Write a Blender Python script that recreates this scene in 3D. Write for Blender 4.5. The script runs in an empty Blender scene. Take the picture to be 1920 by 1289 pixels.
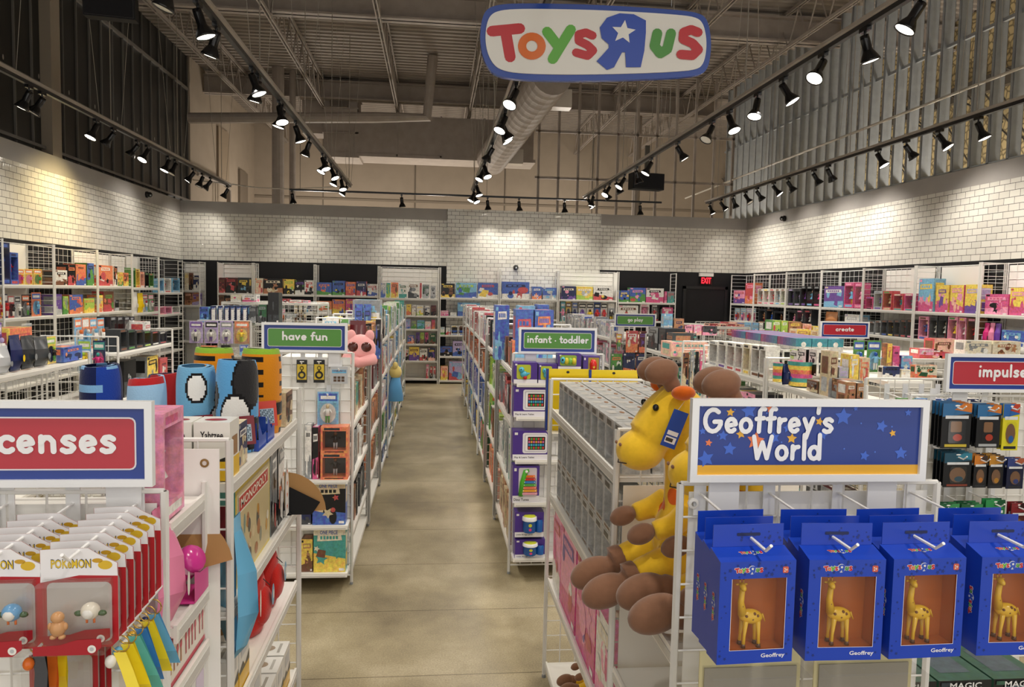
import bpy, math, random
from mathutils import Vector, Matrix, Euler
R = math.radians
SC = bpy.context.scene
COL = SC.collection
random.seed(7)
# ---------------------------------------------------------------- camera, world, exposure
EYE = Vector((0, 0, 1.88)); FPX = 1400.0; CX, CY = 960.0, 644.5
YAW, PITCH, ROLL = R(6.0), R(-3.94), 0.0215
fwd = Vector((math.sin(YAW) * math.cos(PITCH), math.cos(YAW) * math.cos(PITCH), math.sin(PITCH)))
r0 = Vector((math.cos(YAW), -math.sin(YAW), 0)); u0 = r0.cross(fwd)
rt = r0 * math.cos(ROLL) + u0 * math.sin(ROLL); up = u0 * math.cos(ROLL) - r0 * math.sin(ROLL)
cam = bpy.data.cameras.new('camera'); cam.sensor_width = 36.0; cam.lens = 36.0 * FPX / 1920.0
cam.clip_start = 0.05; cam.clip_end = 200
cam_o = bpy.data.objects.new('camera', cam); COL.objects.link(cam_o)
cam_o.matrix_world = Matrix(((rt.x, up.x, -fwd.x, EYE.x), (rt.y, up.y, -fwd.y, EYE.y), (rt.z, up.z, -fwd.z, EYE.z), (0, 0, 0, 1)))
SC.camera = cam_o
w = bpy.data.worlds.new('world'); SC.world = w; w.use_nodes = True
w.node_tree.nodes['Background'].inputs[0].default_value = (1.0, 0.95, 0.89, 1)
w.node_tree.nodes['Background'].inputs[1].default_value = 0.9
SC.view_settings.view_transform = 'Standard'; SC.view_settings.look = 'None'
SC.view_settings.gamma = 1.0; SC.view_settings.use_curve_mapping = False
SC.view_settings.exposure = 0.42
SC.cycles.use_denoising = True
SC.cycles.max_bounces = 6; SC.cycles.transparent_max_bounces = 12; SC.cycles.sample_clamp_indirect = 4.0
LAMP_W = 46.0        # one track lamp
TRACK_Z = 3.80

def ray(px, py): return fwd + rt * ((px - CX) / FPX) - up * ((py - CY) / FPX)
def atY(px, py, y): d = ray(px, py); return EYE + d * (y / d.y)
def atX(px, py, x): d = ray(px, py); return EYE + d * (x / d.x)
def atZ(px, py, z): d = ray(px, py); return EYE + d * ((z - EYE.z) / d.z)

def spot(name, loc, aim, watts, col=(1, .93, .83), angle=115, blend=.75, size=.05):
    l = bpy.data.lights.new(name, 'SPOT'); l.energy = watts; l.color = col; l.spot_size = R(angle); l.spot_blend = blend; l.shadow_soft_size = size
    o = bpy.data.objects.new(name, l); COL.objects.link(o); o.location = loc
    o.rotation_euler = (Vector(aim)).to_track_quat('-Z', 'Y').to_euler()
    return o
# the same tracks go on over the front of the shop, behind the camera
for X_ in (-3.98, -1.62, .72, 3.0, 5.6):
    for Y_ in (-1.6, -.2, 1.2, 2.6, 4.0, 5.4, 6.8):
        if X_ in (-3.98, 5.6) and Y_ < 2: continue
        spot('shop_lamp_light', (X_, Y_, 3.6), (random.uniform(-.25, .25), random.uniform(-.1, .35), -1), LAMP_W)

# ---------------------------------------------------------------- colours
def lin(c): return tuple((x / 12.92 if x <= .04045 else ((x + .055) / 1.055) ** 2.4) for x in c)
HEX = dict(r='c8242c', o='e8742a', y='f2cf1f', g='4f9a3c', d='1f5a35', b='2458b8', n='1d2a5c', c='6fb6de', p='f08fb4', m='d6307f',
           v='6a3fa0', w='eceae4', k='18181a', e='8d9194', t='37a39a', s='d8c49a', u='7a4a2a', l='a9cf3a', i='e9dfc4', a='b9bcc0',
           q='5b1a1e', z='45484c', f='f6b9a0', j='b9a6d8', h='b87a4a', x='31353a')
def C(k):
    if isinstance(k, tuple): return k
    if len(k) == 1: k = HEX[k]
    return lin(tuple(int(k[i:i + 2], 16) / 255 for i in (0, 2, 4)))

# ---------------------------------------------------------------- materials
MATS = {}
def nodes(name, rough=.4, metal=0.0, col=None, spec=.5):
    m = bpy.data.materials.new(name); m.use_nodes = True; t = m.node_tree; b = t.nodes['Principled BSDF']
    b.inputs['Roughness'].default_value = rough; b.inputs['Metallic'].default_value = metal; b.inputs['Specular IOR Level'].default_value = spec
    if col: b.inputs['Base Color'].default_value = (*C(col), 1)
    MATS[name] = m
    return m, t, b
def N(t, typ, **kw):
    n = t.nodes.new(typ)
    for k, v in kw.items(): setattr(n, k, v)
    return n
def colmat(name, rough, spec=.5, metal=0.0, bump=0.0, sheen=0.0, coat=0.0, scale=200):
    m, t, b = nodes(name, rough, metal, spec=spec)
    a = N(t, 'ShaderNodeAttribute'); a.attribute_name = 'col'
    if name == 'card':      # printed imagery: fine mottling of hue and tone
        tc = N(t, 'ShaderNodeTexCoord'); ns = N(t, 'ShaderNodeTexNoise'); ns.inputs['Scale'].default_value = 42; ns.inputs['Detail'].default_value = 4; ns.inputs['Roughness'].default_value = .7
        oi = N(t, 'ShaderNodeObjectInfo'); ad = N(t, 'ShaderNodeVectorMath', operation='ADD'); t.links.new(tc.outputs['Object'], ad.inputs[0]); t.links.new(oi.outputs['Random'], ad.inputs[1]); t.links.new(ad.outputs[0], ns.inputs['Vector'])
        hs = N(t, 'ShaderNodeHueSaturation'); hs.inputs['Saturation'].default_value = .88; t.links.new(a.outputs['Color'], hs.inputs['Color'])
        sp = N(t, 'ShaderNodeSeparateColor'); t.links.new(ns.outputs['Color'], sp.inputs[0])
        for lo, hi, o_ in (('Hue', (.46, .54), 0), ('Value', (.72, 1.22), 1)):
            mr = N(t, 'ShaderNodeMapRange'); mr.inputs['From Min'].default_value = .3; mr.inputs['From Max'].default_value = .7; mr.inputs['To Min'].default_value = hi[0]; mr.inputs['To Max'].default_value = hi[1]
            t.links.new(sp.outputs[o_], mr.inputs['Value']); t.links.new(mr.outputs[0], hs.inputs[lo])
        t.links.new(hs.outputs[0], b.inputs['Base Color'])
    else: t.links.new(a.outputs['Color'], b.inputs['Base Color'])
    if coat: b.inputs['Coat Weight'].default_value = coat
    if sheen: b.inputs['Sheen Weight'].default_value = sheen
    if bump:
        tc = N(t, 'ShaderNodeTexCoord'); ns = N(t, 'ShaderNodeTexNoise'); ns.inputs['Scale'].default_value = scale; ns.inputs['Detail'].default_value = 3
        bp = N(t, 'ShaderNodeBump'); bp.inputs['Strength'].default_value = bump; bp.inputs['Distance'].default_value = .004
        t.links.new(tc.outputs['Object'], ns.inputs['Vector']); t.links.new(ns.outputs['Fac'], bp.inputs['Height']); t.links.new(bp.outputs['Normal'], b.inputs['Normal'])
    return m
colmat('card', .32, .5); colmat('print', .3, .5); colmat('matte', .7, .3); colmat('plastic', .2, .5); colmat('fabric', .95, .1, bump=.35, sheen=.25)
colmat('metal', .38, .5); colmat('steel', .35, .5, metal=.7); colmat('sheet', .5, .4, bump=.15, scale=9)
def glow(name, col, s):
    m, t, b = nodes(name, .3, col=col); b.inputs['Emission Color'].default_value = (*C(col), 1); b.inputs['Emission Strength'].default_value = s
glow('lamp_lens', 'fff4e2', 9.0); glow('exit_red', 'ff2030', 2.2)
def clear(name, tint=(1, 1, 1), gl=.16, rough=.06):
    m = bpy.data.materials.new(name); m.use_nodes = True; t = m.node_tree; t.nodes.clear()
    o = N(t, 'ShaderNodeOutputMaterial'); mx = N(t, 'ShaderNodeMixShader'); tr = N(t, 'ShaderNodeBsdfTransparent'); g = N(t, 'ShaderNodeBsdfGlossy')
    tr.inputs[0].default_value = (*tint, 1); g.inputs['Roughness'].default_value = rough; mx.inputs[0].default_value = gl
    t.links.new(tr.outputs[0], mx.inputs[1]); t.links.new(g.outputs[0], mx.inputs[2]); t.links.new(mx.outputs[0], o.inputs[0]); MATS[name] = m
clear('clear', (.97, .97, .97), .10); clear('bag', (.93, .94, .95), .22, .12)

# ---------------------------------------------------------------- mesh builder
class MB:
    def __init__(s): s.v = []; s.f = []; s.c = []; s.m = []
    def poly(s, pts, col, m=0):
        b = len(s.v); s.v += [tuple(p) for p in pts]; s.f.append(tuple(range(b, b + len(pts)))); s.c.append(C(col)); s.m.append(m)
    def faces(s, vs, fs, col, m=0):
        b = len(s.v); s.v += [tuple(p) for p in vs]; c = C(col)
        for f in fs: s.f.append(tuple(b + i for i in f)); s.c.append(c); s.m.append(m)
    def box(s, x0, y0, z0, x1, y1, z1, col, m=0):
        x0, x1 = min(x0, x1), max(x0, x1); y0, y1 = min(y0, y1), max(y0, y1); z0, z1 = min(z0, z1), max(z0, z1)
        s.faces([(x0, y0, z0), (x1, y0, z0), (x1, y1, z0), (x0, y1, z0), (x0, y0, z1), (x1, y0, z1), (x1, y1, z1), (x0, y1, z1)],
                [(0, 3, 2, 1), (4, 5, 6, 7), (0, 1, 5, 4), (1, 2, 6, 5), (2, 3, 7, 6), (3, 0, 4, 7)], col, m)
    def tube(s, pts, rad, col, n=8, m=0, cap=True):
        pts = [Vector(p) for p in pts]; k = len(pts)
        if not isinstance(rad, (list, tuple)): rad = [rad] * k
        vs = []; ref = None
        for i, p in enumerate(pts):
            d = (pts[min(i + 1, k - 1)] - pts[max(i - 1, 0)]).normalized()
            if ref is None:
                ref = Vector((0, 0, 1)) if abs(d.z) < .9 else Vector((1, 0, 0))
            a = (ref - d * ref.dot(d)).normalized(); b = d.cross(a); ref = a
            vs += [p + (a * math.cos(2 * math.pi * j / n) + b * math.sin(2 * math.pi * j / n)) * rad[i] for j in range(n)]
        fs = [(i * n + j, i * n + (j + 1) % n, (i + 1) * n + (j + 1) % n, (i + 1) * n + j) for i in range(k - 1) for j in range(n)]
        if cap: fs += [tuple(range(n - 1, -1, -1)), tuple((k - 1) * n + j for j in range(n))]
        s.faces(vs, fs, col, m)
    def rod(s, p, q, r, col='w', n=4, m=0): s.tube([p, q], r, col, n, m)
    def ell(s, c, rr, col, n=12, k=8, m=0, rot=None):
        c = Vector(c); vs = []; fs = []
        for i in range(k + 1):
            a = math.pi * i / k
            for j in range(n):
                b = 2 * math.pi * j / n
                p = Vector((rr[0] * math.sin(a) * math.cos(b), rr[1] * math.sin(a) * math.sin(b), rr[2] * math.cos(a)))
                if rot: p.rotate(rot)
                vs.append(c + p)
        for i in range(k):
            for j in range(n): fs.append((i * n + j, (i + 1) * n + j, (i + 1) * n + (j + 1) % n, i * n + (j + 1) % n))
        s.faces(vs, fs, col, m)
    def lathe(s, c, prof, col, n=16, m=0, ax=None):
        # prof: (radius, height) pairs; ax: a rotation quaternion of the axis from +Z
        vs = []; c = Vector(c)
        for r_, h in prof:
            for j in range(n):
                p = Vector((r_ * math.cos(2 * math.pi * j / n), r_ * math.sin(2 * math.pi * j / n), h))
                if ax: p.rotate(ax)
                vs.append(c + p)
        k = len(prof)
        fs = [(i * n + j, i * n + (j + 1) % n, (i + 1) * n + (j + 1) % n, (i + 1) * n + j) for i in range(k - 1) for j in range(n)]
        s.faces(vs, fs, col, m)
    def dec(s, fr, pts, col, lift=.0005, m=0):
        o, u, v, n = fr; s.poly([o + u * x + v * y + n * lift for x, y in pts], col, m)
    def rect(s, fr, x0, y0, x1, y1, col, lift=.0005, m=0): s.dec(fr, [(x0, y0), (x1, y0), (x1, y1), (x0, y1)], col, lift, m)
    def rrect(s, fr, x0, y0, x1, y1, rr, col, lift=.0005, m=0):
        pts = []
        for cx, cy, a in ((x1 - rr, y1 - rr, 0), (x0 + rr, y1 - rr, 90), (x0 + rr, y0 + rr, 180), (x1 - rr, y0 + rr, 270)):
            pts += [(cx + rr * math.cos(R(a + q)), cy + rr * math.sin(R(a + q))) for q in (0, 30, 60, 90)]
        s.dec(fr, pts, col, lift, m)
    def oval(s, fr, cx, cy, rx, ry, col, lift=.0005, n=14, rot=0.0, m=0):
        ca, sa = math.cos(rot), math.sin(rot)
        s.dec(fr, [(cx + rx * math.cos(a) * ca - ry * math.sin(a) * sa, cy + rx * math.cos(a) * sa + ry * math.sin(a) * ca) for a in (2 * math.pi * i / n for i in range(n))], col, lift, m)
    def star(s, fr, cx, cy, r_, col, lift=.0005, rot=0.0, inner=.45, m=0):
        s.dec(fr, [(cx + r_ * (1 if i % 2 == 0 else inner) * math.sin(rot + math.pi * i / 5), cy + r_ * (1 if i % 2 == 0 else inner) * math.cos(rot + math.pi * i / 5)) for i in range(10)], col, lift, m)
    def stroke(s, fr, path, wd, col, lift=.0005, m=0):
        h = wd / 2
        s.k = getattr(s, 'k', 0)
        for i in range(len(path) - 1):
            s.k += 1; lift += 3e-5
            (x0, y0), (x1, y1) = path[i], path[i + 1]; dx, dy = x1 - x0, y1 - y0; L = math.hypot(dx, dy) or 1e-9
            nx, ny = -dy / L * h, dx / L * h
            s.dec(fr, [(x0 + nx, y0 + ny), (x0 - nx, y0 - ny), (x1 - nx, y1 - ny), (x1 + nx, y1 + ny)], col, lift, m)
        for (x, y) in path: lift += 3e-5; s.oval(fr, x, y, h, h, col, lift, 10, m=m)
    def add(s, o, M=None):
        b = len(s.v); s.v += [tuple(M @ Vector(p)) if M else p for p in o.v]; s.f += [tuple(b + i for i in f) for f in o.f]; s.c += o.c; s.m += o.m
    def mesh(s, name, mats=('card',), smooth=False):
        me = bpy.data.meshes.new(name); me.from_pydata(s.v, [], s.f)
        at = me.color_attributes.new('col', 'FLOAT_COLOR', 'CORNER'); buf = []
        for f, c in zip(s.f, s.c): buf += [c[0], c[1], c[2], 1.0] * len(f)
        at.data.foreach_set('color', buf)
        for k in mats: me.materials.append(MATS[k])
        me.polygons.foreach_set('material_index', s.m)
        if smooth: me.polygons.foreach_set('use_smooth', [True] * len(s.f))
        me.update(); return me
    def build(s, name, parent=None, mats=('card',), smooth=False, loc=None, rz=0):
        return link(name, s.mesh(name, mats, smooth), parent, loc, rz)
def link(name, data, parent=None, loc=None, rz=0):
    o = bpy.data.objects.new(name, data); COL.objects.link(o)
    if parent: o.parent = parent
    if loc: o.location = loc
    if rz: o.rotation_euler = (0, 0, rz)
    return o
def tag(o, label=None, cat=None, group=None, kind=None):
    if label: o['label'] = label
    if cat: o['category'] = cat
    if group: o['group'] = group
    if kind: o['kind'] = kind
    return o
def thing(name, label, cat, loc=(0, 0, 0), rz=0, group=None): return tag(link(name, None, None, loc, rz), label, cat, group)
def struct(o): o['kind'] = 'structure'; return o
KIDS = {}
def dup(src, loc, rz=None, label=None):
    c = src.copy(); COL.objects.link(c); c.location = loc
    if rz is not None: c.rotation_euler = (0, 0, rz)
    if label: c['label'] = label
    if src.name not in KIDS: KIDS[src.name] = [(ch, [g for g in bpy.data.objects if g.parent == ch]) for ch in bpy.data.objects if ch.parent == src]
    for ch, gs in KIDS[src.name]:
        d = ch.copy(); COL.objects.link(d); d.parent = c
        for g in gs:
            e = g.copy(); COL.objects.link(e); e.parent = d
    return c
def FR(o, u, v): u = Vector(u); v = Vector(v); return (Vector(o), u, v, u.cross(v).normalized())
ORD = 'first second third fourth fifth sixth seventh eighth ninth tenth eleventh twelfth thirteenth fourteenth fifteenth sixteenth seventeenth eighteenth nineteenth twentieth'.split()
def nth(i): return ORD[i] if i < 20 else 'twenty-' + ORD[i - 20] if i < 29 else 'thirty-' + ORD[(i - 30) % 9]

# ---------------------------------------------------------------- lettering
_TX = {}
def txt_data(st):
    if st in _TX: return _TX[st]
    cu = bpy.data.curves.new('t', 'FONT'); cu.body = st; cu.offset = .018; cu.resolution_u = 2
    o = bpy.data.objects.new('t', cu); COL.objects.link(o)
    me = bpy.data.meshes.new_from_object(o.evaluated_get(bpy.context.evaluated_depsgraph_get()))
    vs = [tuple(v.co) for v in me.vertices]; fs = [tuple(p.vertices) for p in me.polygons]
    bpy.data.objects.remove(o); bpy.data.curves.remove(cu); bpy.data.meshes.remove(me)
    xs = [v[0] for v in vs] or [0]; ys = [v[1] for v in vs] or [0]
    _TX[st] = (vs, fs, min(xs), max(xs), min(ys), max(ys)); return _TX[st]
def text(mb, fr, st, x0, y0, x1, y1, col, lift=.0007, fit=True, m=0):
    """Lettering filling the box x0..x1, y0..y1 of a frame."""
    vs, fs, a0, a1, b0, b1 = txt_data(st); o, u, v, n = fr
    sx = (x1 - x0) / max(a1 - a0, 1e-6); sy = (y1 - y0) / max(b1 - b0, 1e-6)
    if not fit: sx = sy = min(sx, sy)
    mb.faces([o + u * (x0 + (p[0] - a0) * sx) + v * (y0 + (p[1] - b0) * sy) + n * lift for p in vs], fs, col, m)
def arc(cx, cy, rx, ry, a0, a1, n=9): return [(cx + rx * math.cos(R(a0 + (a1 - a0) * i / n)), cy + ry * math.sin(R(a0 + (a1 - a0) * i / n))) for i in range(n + 1)]
# round fat letters: width and strokes, x-height .62, ascender 1
GL = {
 'a': (.62, [arc(.29, .29, .2, .21, 60, 410, 12), [(.5, .5), (.52, .08)]]),
 'c': (.54, [arc(.3, .29, .21, .22, 45, 315)]),
 'd': (.64, [arc(.29, .29, .2, .21, 0, 360, 12), [(.51, .92), (.52, .08)]]),
 'e': (.6, [[(.12, .27), (.46, .33)] + arc(.3, .3, .19, .22, 10, 315, 10)]),
 'f': (.46, [[(.44, .86), (.33, .88), (.24, .78), (.22, .08)], [(.1, .52), (.4, .55)]]),
 'g': (.62, [arc(.29, .32, .19, .2, 0, 360, 12), [(.5, .5), (.5, -.1), (.4, -.22), (.2, -.2)]]),
 'i': (.3, [[(.15, .5), (.15, .08)], [(.15, .8), (.16, .81)]]),
 'l': (.3, [[(.15, .92), (.16, .08)]]),
 'm': (.9, [[(.14, .52), (.14, .08)], [(.14, .38), (.22, .5), (.34, .5), (.42, .4), (.43, .08)], [(.43, .38), (.52, .5), (.64, .5), (.72, .4), (.73, .08)]]),
 'n': (.64, [[(.14, .52), (.14, .08)], [(.14, .36), (.24, .5), (.38, .5), (.49, .38), (.5, .08)]]),
 'o': (.64, [arc(.31, .29, .21, .22, 0, 360, 14)]),
 'p': (.64, [[(.14, .5), (.13, -.22)], arc(.33, .3, .19, .2, 0, 360, 12)]),
 'r': (.48, [[(.14, .52), (.14, .08)], [(.14, .34), (.24, .48), (.38, .5)]]),
 's': (.56, [[(.44, .46), (.34, .52), (.2, .5), (.14, .41), (.22, .33), (.36, .28), (.44, .19), (.36, .09), (.22, .07), (.12, .12)]]),
 't': (.46, [[(.22, .82), (.22, .2), (.28, .09), (.4, .1)], [(.08, .54), (.4, .56)]]),
 'u': (.62, [[(.13, .52), (.14, .22), (.22, .09), (.36, .09), (.47, .24), (.48, .52)], [(.48, .3), (.5, .08)]]),
 'v': (.58, [[(.1, .52), (.27, .09), (.46, .52)]]),
 'h': (.64, [[(.14, .92), (.14, .08)], [(.14, .36), (.24, .5), (.38, .5), (.49, .38), (.5, .08)]]),
 'y': (.6, [[(.12, .52), (.29, .16)], [(.48, .54), (.3, .12), (.2, -.14)]]),
 'G': (.9, [arc(.45, .46, .33, .38, 50, 340, 12) + [(.76, .42), (.5, .42)]]),
 'W': (1.0, [[(.1, .86), (.27, .1), (.47, .66), (.68, .1), (.86, .86)]]),
 "'": (.24, [[(.12, .92), (.1, .74)]]), '.': (.4, [[(.2, .3), (.205, .3)]]), ' ': (.3, []),
}
def letters(mb, fr, st, cx, cy, width, height, col, wt=.17, lift=.0008, m=0):
    tot = sum(GL[c][0] for c in st); sx = width / tot; sy = height; x = cx - width / 2
    for i, c in enumerate(st):
        wj, ss = GL[c]
        for q_, path in enumerate(ss): mb.stroke(fr, [(x + p[0] * sx, cy + (p[1] - .31) * sy) for p in path], wt * (sx + sy) / 2, col, lift + q_ * .0007 + (i % 2) * .0003, m)
        x += wj * sx
# the shop's own logo in pixels of the hanging sign; reused small on the boxes
LOGO = [('c8242c', 20, [(926.7, 60), (976.7, 55)]), ('c8242c', 20, [(951.7, 63), (959, 108)]), ('c8242c', 16, [(1110, 68), (1098, 62.5), (1085, 66), (1085, 78), (1101, 86), (1111, 96), (1101, 106), (1080, 100)]),
        ('62b53a', 19, [(1026.7, 61), (1048.3, 90)]), ('62b53a', 19, [(1070, 57), (1036.7, 112)]), ('e8742a', 15, arc(998.6, 88, 18, 18, 0, 360, 16)),
        ('4f9a3c', 19, [(1231, 64), (1226, 88), (1237, 102), (1250, 94), (1257, 64)]), ('c8242c', 18, [(1308, 62), (1295, 57), (1281, 62), (1280, 75), (1298, 83), (1309, 95), (1298, 106), (1276, 104)])]
LOGO_R = [(1708, 120), (1640, 85), (1560, 80), (1490, 105), (1450, 160), (1460, 220), (1500, 255), (1500, 275), (1460, 320), (1432, 350), (1490, 400), (1530, 385), (1575, 300), (1592, 300), (1597, 385), (1680, 385), (1700, 290), (1708, 190)]
LOGO_R = [(x / 3 + 640, y / 3) for x, y in LOGO_R]
def fan(mb, fr, pts, col, lift):
    """A concave outline, filled by ear clipping."""
    from mathutils.geometry import tessellate_polygon
    tri = tessellate_polygon([[Vector((x, y, 0)) for x, y in pts]]); o, u, v, n = fr
    mb.faces([o + u * x + v * y + n * lift for x, y in pts], [tuple(t) if ((pts[t[1]][0] - pts[t[0]][0]) * (pts[t[2]][1] - pts[t[0]][1]) - (pts[t[1]][1] - pts[t[0]][1]) * (pts[t[2]][0] - pts[t[0]][0])) > 0 else tuple(reversed(t)) for t in tri], col)
def logo(mb, fr, cx, cy, width, lift=.0008, halo=None):
    k = width / 400.0; mp = lambda p: (cx + (p[0] - 1120) * k, cy - (p[1] - 82) * k)
    if halo:
        for c, wd, path in LOGO: mb.stroke(fr, [mp(p) for p in path], (wd + 9) * k, halo, lift * .6)
        mb.oval(fr, *mp((1165, 80)), 58 * k, 60 * k, halo, lift * .6)
    for i, (c, wd, path) in enumerate(LOGO): mb.stroke(fr, [mp(p) for p in path], wd * k, c, lift + i * .00008)
    fan(mb, fr, [mp(p) for p in LOGO_R], '2a4fb8', lift + .0007)
    x, y = mp((1167.5, 62)); mb.star(fr, x, y, 23 * k, 'f4f3ee', lift + .0010, .12)
# ================================================================ the room
XL, XR, YB = -5.0, 6.6, 15.44
ZT0, ZT1, ZB = 2.38, 3.31, 3.54       # tile from, tile to, top of the low wall
CEIL = 6.6
def tilemat(name, axis):
    m, t, b = nodes(name, .07, spec=.6)
    g = N(t, 'ShaderNodeNewGeometry'); sp = N(t, 'ShaderNodeSeparateXYZ'); cb = N(t, 'ShaderNodeCombineXYZ'); br = N(t, 'ShaderNodeTexBrick')
    t.links.new(g.outputs['Position'], sp.inputs[0]); t.links.new(sp.outputs[axis], cb.inputs[0]); t.links.new(sp.outputs['Z'], cb.inputs[1]); t.links.new(cb.outputs[0], br.inputs['Vector'])
    br.inputs['Color1'].default_value = (*C('dedbd2'), 1); br.inputs['Color2'].default_value = (*C('d2cfc6'), 1); br.inputs['Mortar'].default_value = (*C('3e3b37'), 1)
    br.inputs['Scale'].default_value = 1; br.inputs['Brick Width'].default_value = .162; br.inputs['Row Height'].default_value = .0794; br.inputs['Mortar Size'].default_value = .0032; br.inputs['Mortar Smooth'].default_value = .15
    t.links.new(br.outputs['Color'], b.inputs['Base Color'])
    ns = N(t, 'ShaderNodeTexNoise'); ns.inputs['Scale'].default_value = 7; ns.inputs['Detail'].default_value = 1
    b2 = N(t, 'ShaderNodeTexBrick')   # each tile is set at a slightly different tilt
    for k in ('Scale', 'Brick Width', 'Row Height', 'Mortar Size'): b2.inputs[k].default_value = br.inputs[k].default_value
    b2.inputs['Color1'].default_value = (0, 0, 0, 1); b2.inputs['Color2'].default_value = (1, 1, 1, 1); b2.inputs['Mortar'].default_value = (.5, .5, .5, 1)
    t.links.new(cb.outputs[0], b2.inputs['Vector'])
    mu = N(t, 'ShaderNodeMath', operation='MULTIPLY'); ad = N(t, 'ShaderNodeMath', operation='ADD'); inv = N(t, 'ShaderNodeMath', operation='SUBTRACT'); inv.inputs[0].default_value = 1
    wv = N(t, 'ShaderNodeTexWave'); wv.inputs['Scale'].default_value = 6.2; t.links.new(cb.outputs[0], wv.inputs['Vector'])
    t.links.new(b2.outputs['Color'], mu.inputs[0]); t.links.new(wv.outputs['Fac'], mu.inputs[1])
    t.links.new(ns.outputs['Fac'], ad.inputs[0]); t.links.new(mu.outputs[0], ad.inputs[1]); t.links.new(cb.outputs[0], ns.inputs['Vector'])
    bp = N(t, 'ShaderNodeBump'); bp.inputs['Strength'].default_value = .25; bp.inputs['Distance'].default_value = .006; t.links.new(ad.outputs[0], bp.inputs['Height'])
    b1 = N(t, 'ShaderNodeBump'); b1.inputs['Strength'].default_value = .5; b1.inputs['Distance'].default_value = .002
    t.links.new(br.outputs['Fac'], inv.inputs[1]); t.links.new(inv.outputs[0], b1.inputs['Height']); t.links.new(bp.outputs['Normal'], b1.inputs['Normal']); t.links.new(b1.outputs['Normal'], b.inputs['Normal'])
    ro = N(t, 'ShaderNodeMapRange'); ro.inputs['To Min'].default_value = .07; ro.inputs['To Max'].default_value = .7; t.links.new(br.outputs['Fac'], ro.inputs['Value']); t.links.new(ro.outputs[0], b.inputs['Roughness'])
tilemat('tile_x', 'X'); tilemat('tile_y', 'Y')
def floor_mat():
    m, t, b = nodes('concrete', .33, spec=.4)
    g = N(t, 'ShaderNodeNewGeometry'); n1 = N(t, 'ShaderNodeTexNoise'); n1.inputs['Scale'].default_value = 1.3; n1.inputs['Detail'].default_value = 9; n1.inputs['Roughness'].default_value = .62
    n2 = N(t, 'ShaderNodeTexNoise'); n2.inputs['Scale'].default_value = 130; n2.inputs['Detail'].default_value = 2
    mp = N(t, 'ShaderNodeMapping'); mp.inputs['Scale'].default_value = (1, 1, 1)
    t.links.new(g.outputs['Position'], mp.inputs[0]); t.links.new(mp.outputs[0], n1.inputs['Vector']); t.links.new(g.outputs['Position'], n2.inputs['Vector'])
    cr = N(t, 'ShaderNodeValToRGB'); cr.color_ramp.elements[0].position = .34; cr.color_ramp.elements[0].color = (*C('7d725b'), 1); cr.color_ramp.elements[1].position = .66; cr.color_ramp.elements[1].color = (*C('b2a68a'), 1)
    e = cr.color_ramp.elements.new(.5); e.color = (*C('998d70'), 1)
    t.links.new(n1.outputs['Fac'], cr.inputs[0])
    mx = N(t, 'ShaderNodeMix', data_type='RGBA', blend_type='OVERLAY'); mx.inputs[0].default_value = .5; t.links.new(cr.outputs[0], mx.inputs[6]); t.links.new(n2.outputs['Fac'], mx.inputs[7])
    br = N(t, 'ShaderNodeTexBrick'); br.offset = 0; br.inputs['Scale'].default_value = 1; br.inputs['Brick Width'].default_value = 6.0; br.inputs['Row Height'].default_value = .75; br.inputs['Mortar Size'].default_value = .0035
    br.inputs['Color1'].default_value = br.inputs['Color2'].default_value = (1, 1, 1, 1); br.inputs['Mortar'].default_value = (.4, .38, .34, 1)
    m2 = N(t, 'ShaderNodeMapping'); m2.inputs['Location'].default_value = (3.1, -.55, 0); t.links.new(g.outputs['Position'], m2.inputs[0]); t.links.new(m2.outputs[0], br.inputs['Vector'])
    mm = N(t, 'ShaderNodeMix', data_type='RGBA', blend_type='MULTIPLY'); mm.inputs[0].default_value = 1; t.links.new(mx.outputs[2], mm.inputs[6]); t.links.new(br.outputs['Color'], mm.inputs[7])
    t.links.new(mm.outputs[2], b.inputs['Base Color'])
    rr = N(t, 'ShaderNodeMapRange'); rr.inputs['To Min'].default_value = .25; rr.inputs['To Max'].default_value = .5; t.links.new(n1.outputs['Fac'], rr.inputs['Value']); t.links.new(rr.outputs[0], b.inputs['Roughness'])
floor_mat()
def paint(name, col, rough=.6, nscale=3, amt=.12):
    m, t, b = nodes(name, rough, spec=.3); g = N(t, 'ShaderNodeNewGeometry'); ns = N(t, 'ShaderNodeTexNoise'); ns.inputs['Scale'].default_value = nscale; ns.inputs['Detail'].default_value = 6
    t.links.new(g.outputs['Position'], ns.inputs['Vector']); mx = N(t, 'ShaderNodeMix', data_type='RGBA'); c = C(col)
    mx.inputs[6].default_value = (*[x * (1 - amt) for x in c], 1); mx.inputs[7].default_value = (*[min(1, x * (1 + amt)) for x in c], 1)
    t.links.new(ns.outputs['Fac'], mx.inputs[0]); t.links.new(mx.outputs[2], b.inputs['Base Color'])
paint('band', 'a09c98', .6); paint('black', '17171a', .45); paint('beige', '988b7b', .8); paint('deck', '8b8279', .6); paint('iron', '978d84', .6, 6, .2); paint('galv', '8f9396', .38, 9, .22); paint('darkwall', '262522', .35, 2, .3)
def pebble():
    m, t, b = nodes('pebble', .9); g = N(t, 'ShaderNodeNewGeometry'); vo = N(t, 'ShaderNodeTexVoronoi'); vo.feature = 'DISTANCE_TO_EDGE'; vo.inputs['Scale'].default_value = 9
    t.links.new(g.outputs['Position'], vo.inputs['Vector']); cr = N(t, 'ShaderNodeValToRGB'); cr.color_ramp.elements[0].color = (*C('6d6048'), 1); cr.color_ramp.elements[1].position = .16; cr.color_ramp.elements[1].color = (*C('cdb98a'), 1)
    t.links.new(vo.outputs['Distance'], cr.inputs[0]); t.links.new(cr.outputs[0], b.inputs['Base Color'])
pebble()
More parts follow.
